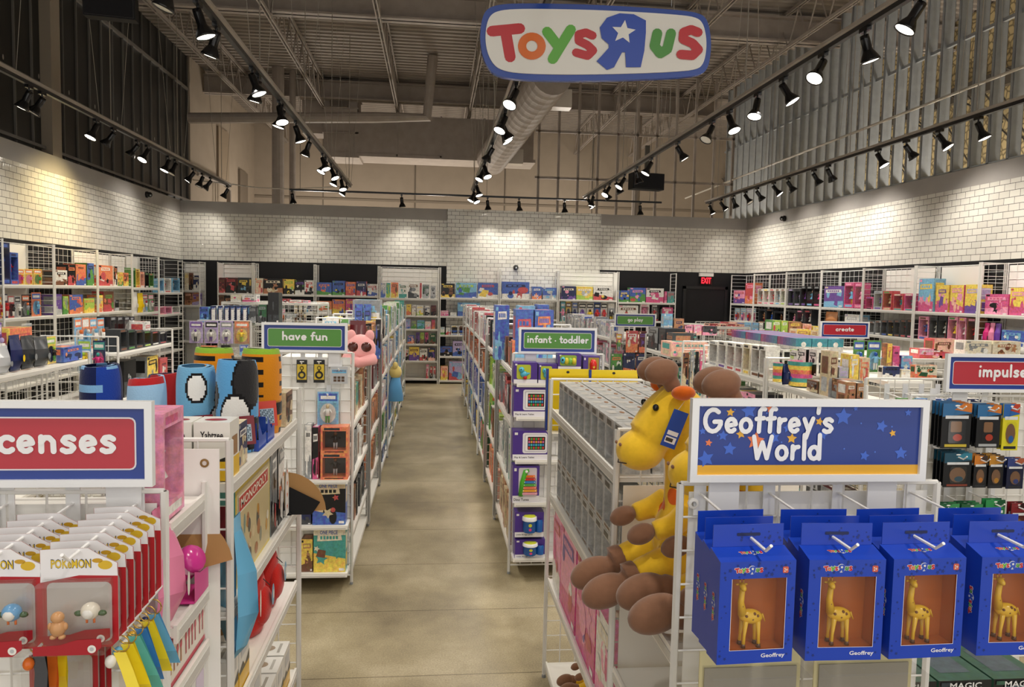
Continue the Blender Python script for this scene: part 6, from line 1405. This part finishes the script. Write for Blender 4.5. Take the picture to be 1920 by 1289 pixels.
# yellow pouches standing behind the window boxes
for i, (p0, p1, yt, ds) in enumerate(((1026, 1104, 704, 'yellow foil pouch with navy edge behind the grey boxes'), (1106, 1196, 706, 'second yellow foil pouch with printed band'))):
    m, w_ = spanpx('Y', 3.62, p0, p1, yt); b = MB(); zb = 1.2; h = m.z - zb + .03; f = FR((-w_ / 2, 0, 0), FX, FZ)
    t = thing('foil_pouch', ds, 'pouch', (m.x, 3.62, zb)); b.box(-w_ / 2, 0, 0, w_ / 2, .02, h * .9, 'e0c012'); b.box(-w_ / 2, .006, h * .9, w_ / 2, .014, h, 'ecd022'); b.rect(f, 0, h * .86, w_, h * .875, 'b89a10', .0006); b.oval(FR((0, .005, h * .95), FX, FZ), 0, 0, .008, .006, 'k', .0006); b.build('foil', t, ('plastic',))
    b = MB(); b.box(-w_ / 2 - .004, -.001, 0, -w_ / 2 + .008, .021, h * 1.0, '27408f'); b.build('edge_seal', t, ('plastic',))
CU = [o for o in bpy.data.objects if o.get('label', '').startswith('shelf unit packed with grey')][0]
b = shelf_mb(-.29, .29, 1.31, 1.5, 1.2, 'F', .015, .03); b.build('end_shelf', CU, ('metal',))
b = MB(); b.box(-.28, -.013, .1, .28, -.010, 1.30, 'e9e4da'); b.build('backing_sheet', CU, ('sheet',))

# ---------------------------------------------------------------- the blue boxes under the wide sign
geo = thing('wire_display_panel', "wire display panel with hooks under the Geoffrey's World sign", 'display panel', (.86, 1.6, 0))
b = MB(); grid(b, FR((0, 0, 0), FX, FZ), -.305, .06, .31, 1.46); b.build('front_grid', geo, ('metal',))
for x in (-.305, .31):
    for y in (0, .57): b = MB(); b.rod((x, y, 0), (x, y, 1.46 if y == 0 else 1.1), .009, 'e6e5e1', 6); b.build('post', geo, ('metal',))
b = MB(); b.box(-.28, .012, .1, .295, .015, 1.437, 'f1f0ec'); b.build('backing_sheet', geo, ('sheet',))
b = MB(); b.lathe((-.275, -.002, 1.415), [(.006, -.006), (.012, -.004), (.012, .004), (.006, .006)], 'w', 12, ax=Vector((0, 0, 1)).rotation_difference(Vector((0, 1, 0)))); b.build('cable_tie', geo, ('plastic',))
for z in (1.06, .74, .3): shelf_mb(-.295, .30, .02, .56, z, 'L').build('side_shelf', geo, ('metal',))
shelf_mb(.315, .86, .12, .5, .725, 'FR').build('side_shelf', geo, ('metal',))
HX = (.600, .762, .927, 1.102)
for x in HX: hook(geo, x - .86, 1.437, 0, .34)
for x in (.67, .92): hook(geo, x - .86, 1.13, 0, .13)
def figurine_box():
    t = thing('figurine_box', '', 'boxed figurine', (0, 0, 0), 0, 'blue figurine boxes'); w_, d, h = .147, .046, .205; hf = .192; x = w_ / 2; BL = '1740b4'
    wx0, wx1, wz0, wz1 = -x + .024, x - .018, .026, .160; b = MB()
    b.faces([(-x, 0, 0), (x, 0, 0), (x, 0, hf), (-x, 0, hf), (wx0, 0, wz0), (wx1, 0, wz0), (wx1, 0, wz1), (wx0, 0, wz1)], [(0, 1, 5, 4), (1, 2, 6, 5), (2, 3, 7, 6), (3, 0, 4, 7)], BL)
    b.faces([(-x, 0, 0), (x, 0, 0), (x, d, 0), (-x, d, 0), (-x, 0, hf), (x, 0, hf), (x, d, h), (-x, d, h)], [(1, 2, 6, 5), (2, 3, 7, 6), (3, 0, 4, 7), (4, 5, 6, 7), (0, 3, 2, 1)], BL)
    b.box(-x * .95, d - .0015, h, x * .95, d, h + .042, BL)
    f = FR((-x, 0, 0), FX, FZ); rg = random.Random(2)
    for i in range(26):
        u_, v_ = rg.uniform(.005, w_ - .006), rg.uniform(.163, .188); b.star(f, u_, v_, rg.uniform(.002, .005), '17307e', .0003 + i * 1e-5, rg.random())
    for i in range(16): b.star(f, rg.choice((rg.uniform(.004, .018), rg.uniform(w_ - .014, w_ - .004))), rg.uniform(.01, .16), rg.uniform(.002, .004), '17307e', .0003 + i * 1e-5, rg.random())
    f3 = FR((-x, d - .0015, h), FX, FZ)
    for i in range(16): b.star(f3, rg.uniform(.05, .142), rg.uniform(.006, .036), rg.uniform(.002, .0045), '17307e', .0003 + i * 1e-5, rg.random())
    logo(b, f, .055, .176, .055, .0007, 'e9e9ef'); b.rrect(f, .121, .169, .132, .181, .002, 'd0604a', .0007); text(b, f, '2+', .1232, .1715, .130, .1785, 'w', .0011)
    text(b, f, 'Geoffrey', .085, .008, .132, .018, 'e9e9ef', .0007)
    ft = FR((-x, 0, hf), FX, Vector((0, d, h - hf)).normalized()); logo(b, ft, .07, .026, .045, .0006, 'e9e9ef'); b.rrect(f3, .05, .020, .097, .026, .002, '0e1f52', .0006)
    fl = (Vector((-x, d, 0)), Vector((0, -1, 0)), Vector(FZ), Vector((-1, 0, 0))); fv = (Vector((-x, d * .5, .1)), Vector(FZ), Vector((0, 1, 0)), Vector((-1, 0, 0))); logo(b, fv, 0, 0, .055, .0006, 'e9e9ef')
    for k in range(16):   # thin white edge round the window
        pass
    b.rect(f, wx0 + x - .0008, wz0 - .0008, wx1 + x + .0008, wz0, 'e9e9ef', .0004); b.rect(f, wx0 + x - .0008, wz0, wx0 + x, wz1, 'e9e9ef', .0004); b.rect(f, wx1 + x, wz0, wx1 + x + .0008, wz1, 'e9e9ef', .0004)
    b.build('carton', t, ('print',))
    b = MB(); b.faces([(wx0 - .004, .002, wz0 - .004), (wx1 + .004, .002, wz0 - .004), (wx1 + .004, .002, wz1 + .004), (wx0 - .004, .002, wz1 + .004), (wx0 - .004, d - .004, wz0 - .004), (wx1 + .004, d - .004, wz0 - .004), (wx1 + .004, d - .004, wz1 + .004), (wx0 - .004, d - .004, wz1 + .004)], [(4, 5, 6, 7), (0, 1, 5, 4), (1, 2, 6, 5), (2, 3, 7, 6), (3, 0, 4, 7)], 'b8622a'); b.build('inner_tray', t, ('print',))
    b = MB(); Y = 'e3b62c'; z = wz0 - .003; cy = d * .5     # a plain standing giraffe
    for sx in (-.016, .014):
        for sy in (-.008, .008): b.tube([(sx, cy + sy, z), (sx * .95, cy + sy, z + .02), (sx * .8, cy + sy, z + .05)], [.0036, .003, .005], Y, 8); b.tube([(sx, cy + sy, z), (sx, cy + sy, z + .007)], [.0045, .0038], '5a3420', 8)
    b.ell((0, cy, z + .056), (.024, .012, .014), Y, 14, 8, rot=Euler((0, .12, 0))); b.tube([(-.016, cy, z + .06), (-.021, cy - .002, z + .085), (-.021, cy - .006, z + .112)], [.009, .006, .005], Y, 10); b.ell((-.0225, cy - .010, z + .117), (.006, .011, .006), Y, 10, 8, rot=Euler((.35, 0, 0)))
    for s_ in (-1, 1): b.rod((-.0215 + s_ * .003, cy - .004, z + .12), (-.0215 + s_ * .0038, cy - .003, z + .129), .0012, Y, 6); b.ell((-.0215 + s_ * .0038, cy - .003, z + .129), (.002, .002, .002), '5a3420', 6, 4); b.ell((-.0215 + s_ * .008, cy - .003, z + .119), (.004, .002, .002), Y, 8, 4)
    b.tube([(.023, cy, z + .06), (.029, cy, z + .045)], [.0018, .001], Y, 6)
    for px, pz in ((-.012, .06), (0, .054), (.01, .06), (-.019, .078), (-.0205, .095), (.004, .064)): b.ell((px, cy - .0085 if pz < .07 else cy - .0045, z + pz), (.003, .004, .0028), '7a4a22', 8, 5)
    b.build('figurine', t, ('plastic',), True)
    b = MB(); b.poly([(wx0, .0015, wz0), (wx1, .0015, wz0), (wx1, .0015, wz1), (wx0, .0015, wz1)], 'w'); b.build('window_pane', t, ('clear',)); return t
fb = figurine_box(); k = 0
for c_, x in enumerate(HX):
    for r_ in range(3):
        lb = 'blue hanging box with giraffe figurine, %s hook from the white post, %s in its row' % (nth(c_), nth(r_)); dx = (-.004, .006, .004, .008)[c_]
        loc = (x + dx + .003 * r_, 1.278 + .049 * r_, 1.207 - .001 * r_)
        if k == 0: fb.location = loc; fb['label'] = lb; fb.rotation_euler = (0, 0, .04)
        else: dup(fb, loc, (.04, -.03, .02, -.02)[c_] + .01 * r_, lb)
        k += 1
for i, x in enumerate((.668, .918)):
    t = thing('domed_toy_pack', ('clear domed pack below the first blue boxes', 'second clear domed pack below the blue boxes')[i], 'carded toy', (x, 1.40, .87), 0, 'clear domed packs')
    b = MB(); b.box(-.11, .05, 0, .11, .053, .275, 'd8cfa0'); b.box(-.1, .046, .03, .1, .05, .24, 'a09c92'); b.build('card', t, ('print',))
    b = MB(); ax = Vector((0, 0, 1)).rotation_difference(Vector((0, -1, 0))); b.lathe((0, .03, .10), [(0, 0), (.06, 0), (.066, .012), (.058, .02), (.02, .018), (0, .024)], '8a8378', 24, ax=ax); b.lathe((0, .01, .10), [(.02, 0), (.024, .004), (0, .01)], '7a3a2a', 14, ax=ax)
    for a in range(6): b.rod((0, .01, .1), (.055 * math.cos(a * 1.047), .012, .1 + .055 * math.sin(a * 1.047)), .003, 'a89a7c', 6)
    b.build('ring_toy', t, ('plastic',), True)
    b = MB(); b.box(-.104, -.012, .02, .104, .049, .245, 'w'); b.lathe((0, -.012, .10), [(.085, 0), (.075, .016), (0, .02)], 'w', 24, ax=ax); b.build('bubble', t, ('clear',))
for i in range(3):
    b = carton(.15, .2, .15, ['16181a', '2f5a48', '27343f', '7a8f3a', '4a5a62'], 400 + i); f = FR((-.075, 0, 0), FX, FZ); text(b, f, 'MAGIC', .03, .128, .12, .145, 'd9dad8', .003)
    put(b, 'card_game_box', 'black trading card display box low beside the blue boxes, %s along' % nth(i), 'card game', (1.26 + .157 * i, 1.78, .727), 0, 'trading card display boxes')
# ---------------------------------------------------------------- the impulse panel and its hanging cards
imp = thing('wire_display_panel', 'wire display panel of black accessory cards under the impulse sign', 'display panel', (2.38, 3.02, 0))
b = MB(); grid(b, FR((0, 0, 0), FX, FZ), -.32, .06, .32, 1.47); b.build('front_grid', imp, ('metal',))
for x in (-.32, .32):
    for y in (0, .33): b = MB(); b.rod((x, y, 0), (x, y, 1.47), .009, 'e6e5e1', 6); b.build('post', imp, ('metal',))
b = MB(); b.box(-.29, .012, .1, .29, .015, 1.44, 'eceae4'); b.build('backing_sheet', imp, ('sheet',))
for z in (1.1, .6): shelf_mb(-.31, .31, .02, .32, z, 'L').build('side_shelf', imp, ('metal',))
ICN = [0]
def acc(p0, p1, y0, y1, pal, label, n, cut):
    m, w_ = spanpx('Y', 2.86, p0, p1, y0); zb = atY((p0 + p1) / 2, y1, 2.86).z; h = m.z - zb; w_ -= .004
    src = None
    for i in range(n):
        lb = label + (', %s on its hook' % nth(i) if n > 1 else ''); loc = (m.x, 2.86 + i * .022, zb + i * .001)
        if src is None:
            src = thing('accessory_card', lb, 'accessory card', loc, 0, 'hanging accessory cards'); b = MB(); b.box(-w_ / 2, 0, 0, w_ / 2, .004, h, pal[0]); f = FR((-w_ / 2, 0, 0), FX, FZ)
            b.dec(f, [(0, h * .7), (w_, h * .78), (w_, h), (0, h)], pal[1], .0005); b.dec(f, [(w_ * .4, h * .86), (w_, h * .8), (w_, h), (w_ * .7, h)], pal[2], .0008); b.rect(f, w_ * .1, h * .66, w_ * .9, h * .73, 'd8dcdf', .001); b.rect(f, w_ * .12, h * .03, w_ * .88, h * .09, pal[3], .0008)
            b.rrect(f, w_ * .3, h * .36, w_ * .68, h * .6, .006, '8a6648', .001) if cut == 'r' else b.oval(f, w_ * .5, h * .36, w_ * .3, h * .22, '7c5c44', .001); b.oval(f, w_ * .55, h * .24, w_ * .16, h * .08, 'b8402a' if cut == 'r' else pal[1], .0012)
            b.oval(f, w_ * .5, h * .95, w_ * .09, h * .02, 'e9e9e6', .001); b.build('card', src, ('print',))
            b = MB(); b.rrect(FR((-w_ / 2, -.006, 0), FX, FZ), w_ * .2, h * .12, w_ * .8, h * .62, .01, 'w', 0); b.build('bubble', src, ('clear',))
            hook(imp, m.x - 2.38, zb + h - .008, 0, .19)
        else: dup(src, loc, 0, lb)
acc(1768, 1824, 757, 841, ('141518', '2f6a9c', 'c8742a', 'c8b23a'), 'black and blue card in the top row by the grid edge', 4, 'r')
acc(1833, 1879, 760, 840, ('141518', '2f6a9c', 'c8742a', 'a9adb0'), 'second black and blue card in the top row', 3, 'r'); acc(1882, 1914, 758, 845, ('d8cf2a', '2a62a8', 'b8402a', '22242a'), 'yellow card with dark wheel in the top row', 2, 'o')
acc(1771, 1824, 850, 914, ('101216', '1d4a5e', '2f7a92', '7c3a2a'), 'black and teal card in the middle row', 4, 'o'); acc(1827, 1853, 855, 915, ('15161a', 'c87a2a', '3a2a24', '2a2c30'), 'slim black and amber card in the middle row', 3, 'o')
acc(1855, 1884, 855, 916, ('15161a', 'b8822e', '4a3a2a', '2a2c30'), 'second black and amber card in the middle row', 3, 'o'); acc(1889, 1922, 860, 917, ('1a1f3a', '31407a', 'a85a3a', '2a2c30'), 'navy card in the middle row', 2, 'o')
acc(1757, 1800, 945, 1012, ('12301f', '1d5a35', '3a8a52', '2a2c30'), 'dark green card in the lower row by the grid edge', 2, 'o'); acc(1802, 1844, 946, 1012, ('12301f', '1d5a35', '3a8a52', '2a2c30'), 'second dark green card in the lower row', 3, 'o'); acc(1848, 1886, 938, 1010, ('1a6a3a', '2a8a4c', '145030', '2a2c30'), 'bright green card in the lower row', 2, 'o'); acc(1896, 1926, 944, 1012, ('4a1216', '7a1f26', '2a0c10', '2a2c30'), 'maroon card in the lower row', 2, 'o')
# flat blue cards on long hooks behind the impulse panel
u = [o for o in bpy.data.objects if o.get('label', '').startswith('shelf unit with rainbow bins')][0]
for i, (x, pal, ds) in enumerate(((2.33, 'gwdl', 'green carded bubble toy'), (2.43, 'bcwn', 'blue sparkly card'), (2.52, 'bwcn', 'second blue sparkly card'), (2.61, 'nbwc', 'navy sparkly card'), (2.70, 'nwcb', 'second navy sparkly card'))):
    hook(u, x - 2.535, 1.40, -.01, .18); boxat('carded_toy', ds + ' on the long hooks behind the impulse sign', 'carded toy', 'Y', x, 3.45, 1.20, .085, .02, .195, pal, 420 + i, 'cards on the long hooks')

# ---------------------------------------------------------------- plush giraffes
def plushmat(name, base, spots=None):
    m, t, b = nodes(name, .95, spec=.1); b.inputs['Sheen Weight'].default_value = .35; tc = N(t, 'ShaderNodeTexCoord'); ns = N(t, 'ShaderNodeTexNoise'); ns.inputs['Scale'].default_value = 60; ns.inputs['Detail'].default_value = 3
    t.links.new(tc.outputs['Object'], ns.inputs['Vector']); mx = N(t, 'ShaderNodeMix', data_type='RGBA'); c = C(base); mx.inputs[6].default_value = (*[x * .86 for x in c], 1); mx.inputs[7].default_value = (*[min(1, x * 1.1) for x in c], 1); t.links.new(ns.outputs['Fac'], mx.inputs[0]); out = mx.outputs[2]
    if spots:
        vo = N(t, 'ShaderNodeTexVoronoi'); vo.inputs['Scale'].default_value = 11; t.links.new(tc.outputs['Object'], vo.inputs['Vector']); lt = N(t, 'ShaderNodeMath', operation='LESS_THAN'); lt.inputs[1].default_value = .34; t.links.new(vo.outputs['Distance'], lt.inputs[0])
        sp = N(t, 'ShaderNodeSeparateXYZ'); t.links.new(tc.outputs['Object'], sp.inputs[0]); l2 = N(t, 'ShaderNodeMath', operation='LESS_THAN'); l2.inputs[1].default_value = .34; t.links.new(sp.outputs['Z'], l2.inputs[0]); g2 = N(t, 'ShaderNodeMath', operation='GREATER_THAN'); g2.inputs[1].default_value = -.045; t.links.new(sp.outputs['X'], g2.inputs[0])
        mu = N(t, 'ShaderNodeMath', operation='MULTIPLY'); mu2 = N(t, 'ShaderNodeMath', operation='MULTIPLY'); t.links.new(lt.outputs[0], mu.inputs[0]); t.links.new(l2.outputs[0], mu.inputs[1]); t.links.new(mu.outputs[0], mu2.inputs[0]); t.links.new(g2.outputs[0], mu2.inputs[1])
        m3 = N(t, 'ShaderNodeMix', data_type='RGBA'); t.links.new(mu2.outputs[0], m3.inputs[0]); t.links.new(out, m3.inputs[6]); m3.inputs[7].default_value = (*C(spots), 1); out = m3.outputs[2]
    t.links.new(out, b.inputs['Base Color']); bp = N(t, 'ShaderNodeBump'); bp.inputs['Strength'].default_value = .25; bp.inputs['Distance'].default_value = .003; t.links.new(ns.outputs['Fac'], bp.inputs['Height']); t.links.new(bp.outputs['Normal'], b.inputs['Normal'])
plushmat('plush_yellow', 'f0c432', 'd9631c'); plushmat('plush_brown', '85604a'); plushmat('plush_orange', 'dd6a1e')
def remesh(mb, name, mat, vox=.0075, sm=6):
    o = link('tmp', mb.mesh('tmp', (mat,))); r_ = o.modifiers.new('r', 'REMESH'); r_.mode = 'VOXEL'; r_.voxel_size = vox; r_.use_smooth_shade = True; s_ = o.modifiers.new('s', 'SMOOTH'); s_.iterations = sm; s_.factor = .5
    me = bpy.data.meshes.new_from_object(o.evaluated_get(bpy.context.evaluated_depsgraph_get())); me.name = name; me.materials.clear(); me.materials.append(MATS[mat]); bpy.data.objects.remove(o); return me
def plush_giraffe(label, loc, rz=0, k=1.0, arms=(0, 0), tagc=True, rec=0.0, fz=0.0):
    """Seated cuddly giraffe looking along local -X, seat at z = 0."""
    t = thing('plush_giraffe', label, 'plush toy', loc, rz, 'plush giraffes'); b = MB(); y = 'y'; M_ = Matrix.Translation((0, 0, .115 if rec else 0)) @ Matrix.Rotation(rec, 4, 'Y'); E_ = Euler((0, rec, 0)); L0 = Vector((0, 0, .12)) * 0
    b.ell((.015, 0, .115), (.085, .085, .125), y); b.tube([(.02, 0, .2), (.015, 0, .3), (.005, 0, .40), (-.005, 0, .47)], [.062, .054, .05, .055], y, 14)
    b.ell((-.018, 0, .478), (.088, .074, .078), y, 16, 10); b.tube([(-.045, 0, .47), (-.10, 0, .405)], [.072, .062], y, 14); b.ell((-.118, 0, .372), (.07, .066, .058), y, 16, 10)
    for i, s_ in enumerate((-1, 1)):
        b.tube([(0, s_ * .075, .215), (-.045, s_ * .088, .18), (-.10, s_ * .085, .165 + arms[i])], [.034, .033, .028], y, 12)
        b.tube([(-.02, s_ * .024, .53), (-.045, s_ * .028, .575)], .02, y, 10)
    bb = MB(); bb.add(b, M_); b = bb
    for s_ in (-1, 1): b.tube([(0, s_ * .05, .055), (-.07, s_ * .062, .065), (-.14, s_ * .066, .042)], [.05, .044, .036], y, 12)
    link('body', remesh(b, 'body', 'plush_yellow'), t)
    for i, s_ in enumerate((-1, 1)):
        b = MB(); b.ell((-.135, s_ * .083, .158 + arms[i] * 1.3), (.042, .032, .028), 'u', 14, 10, rot=Euler((0, -.35 - arms[i] * 3, 0))); b.ell((-.125, s_ * .062, .17 + arms[i] * 1.3), (.014, .012, .012), 'u'); link('hand_hoof', remesh(b, 'hoof', 'plush_brown', .006, 3), t).matrix_local = M_
        b = MB(); b.tube([(-.135, s_ * .066, .044), (-.17, s_ * .066, .03 + fz * .4)], [.038, .042], 'u', 12); b.ell((-.225, s_ * .066, -.005 + fz), (.072, .044, .046), 'u', 16, 10, rot=Euler((0, -.35, 0))); link('foot_hoof', remesh(b, 'hoof', 'plush_brown', .007, 3), t)
        b = MB(); b.ell((-.075, s_ * .034, .598), (.05, .033, .036), 'u', 16, 10, rot=Euler((0, -.25, 0))); b.tube([(-.05, s_ * .03, .575), (-.035, s_ * .028, .55)], .024, 'u', 10); link('horn', remesh(b, 'horn', 'plush_brown', .006, 3), t).matrix_local = M_
        b = MB(); b.ell((-.03, s_ * .085, .545), (.034, .034, .02), 'o', 14, 8, rot=Euler((s_ * .25, .2, s_ * -.5))); link('ear', remesh(b, 'ear', 'plush_orange', .005, 3), t).matrix_local = M_
        b = MB(); b.ell((-.094, s_ * .05, .50), (.009, .009, .010), 'k', 12, 8); b.build('eye', t, ('plastic',), True).matrix_local = M_
        b = MB(); b.ell((-.182, s_ * .018, .392), (.004, .007, .005), '6a4a2a', 10, 6); b.build('nostril', t, ('plush_brown',), True).matrix_local = M_
    b = MB(); b.tube([(-.168, -.035, .342), (-.181, 0, .338), (-.168, .035, .342)], .0018, '3a2a1a', 6); b.build('mouth_stitch', t, ('fabric',)).matrix_local = M_
    b = MB(); b.tube([(.06, 0, .06), (.1, .02, .05), (.12, .03, .03)], [.015, .012, .016], 'y', 8); link('tail', remesh(b, 'tail', 'plush_yellow', .006, 2), t)
    if tagc:
        b = MB(); f = (Vector((-.092, -.088, .405)), Vector((.93, -.1, -.32)).normalized(), Vector((.33, -.05, .94)).normalized(), Vector((.02, -1, 0))); b.rect(f, 0, 0, .042, .105, '1f4ba8', .0); b.rect(f, .006, .012, .036, .03, 'e9e9ef', .0006); b.rect(f, .006, .034, .036, .046, 'e9e9ef', .0006); b.rect(f, .008, .016, .028, .026, '3a3a3e', .001); b.dec((f[0], f[2], f[1], -f[3]), [(0, 0), (.105, 0), (.105, .042), (0, .042)], '1f4ba8', .0006); b.rod((-.02, -.07, .52), (-.045, -.09, .50), .0008, 'w', 4); b.build('hang_label', t, ('print',))
    t.scale = (k, k, k); return t
plush_giraffe('big seated yellow plush giraffe with blue hang label beside the grey boxes', (.70, 2.035, 1.072), .05, 1.0, (.0, .0))
plush_giraffe('second big plush giraffe mostly hidden by the wide blue sign', (.765, 1.755, 1.072), -.03, 1.0, (-.05, .0), True, 0, .05)
plush_giraffe('lower plush giraffe seated on the shelf under the other two', (.735, 1.76, .748), .0, .72, (.0, .0), False, 1.42, .05)
plush_giraffe('small plush giraffe at floor level under the pink boxes', (.74, 2.98,   .092), -.1, .56, (0, 0), False, 0, .06)
plush_giraffe('second small plush giraffe leaning forward at floor level', (.735, 2.76, .092), .1, .56, (0, 0), False, 0, .06)
plush_giraffe('third small plush giraffe at floor level beyond the other two', (.74, 3.2, .092), .0, .56, (0, 0), False, 0, .06)
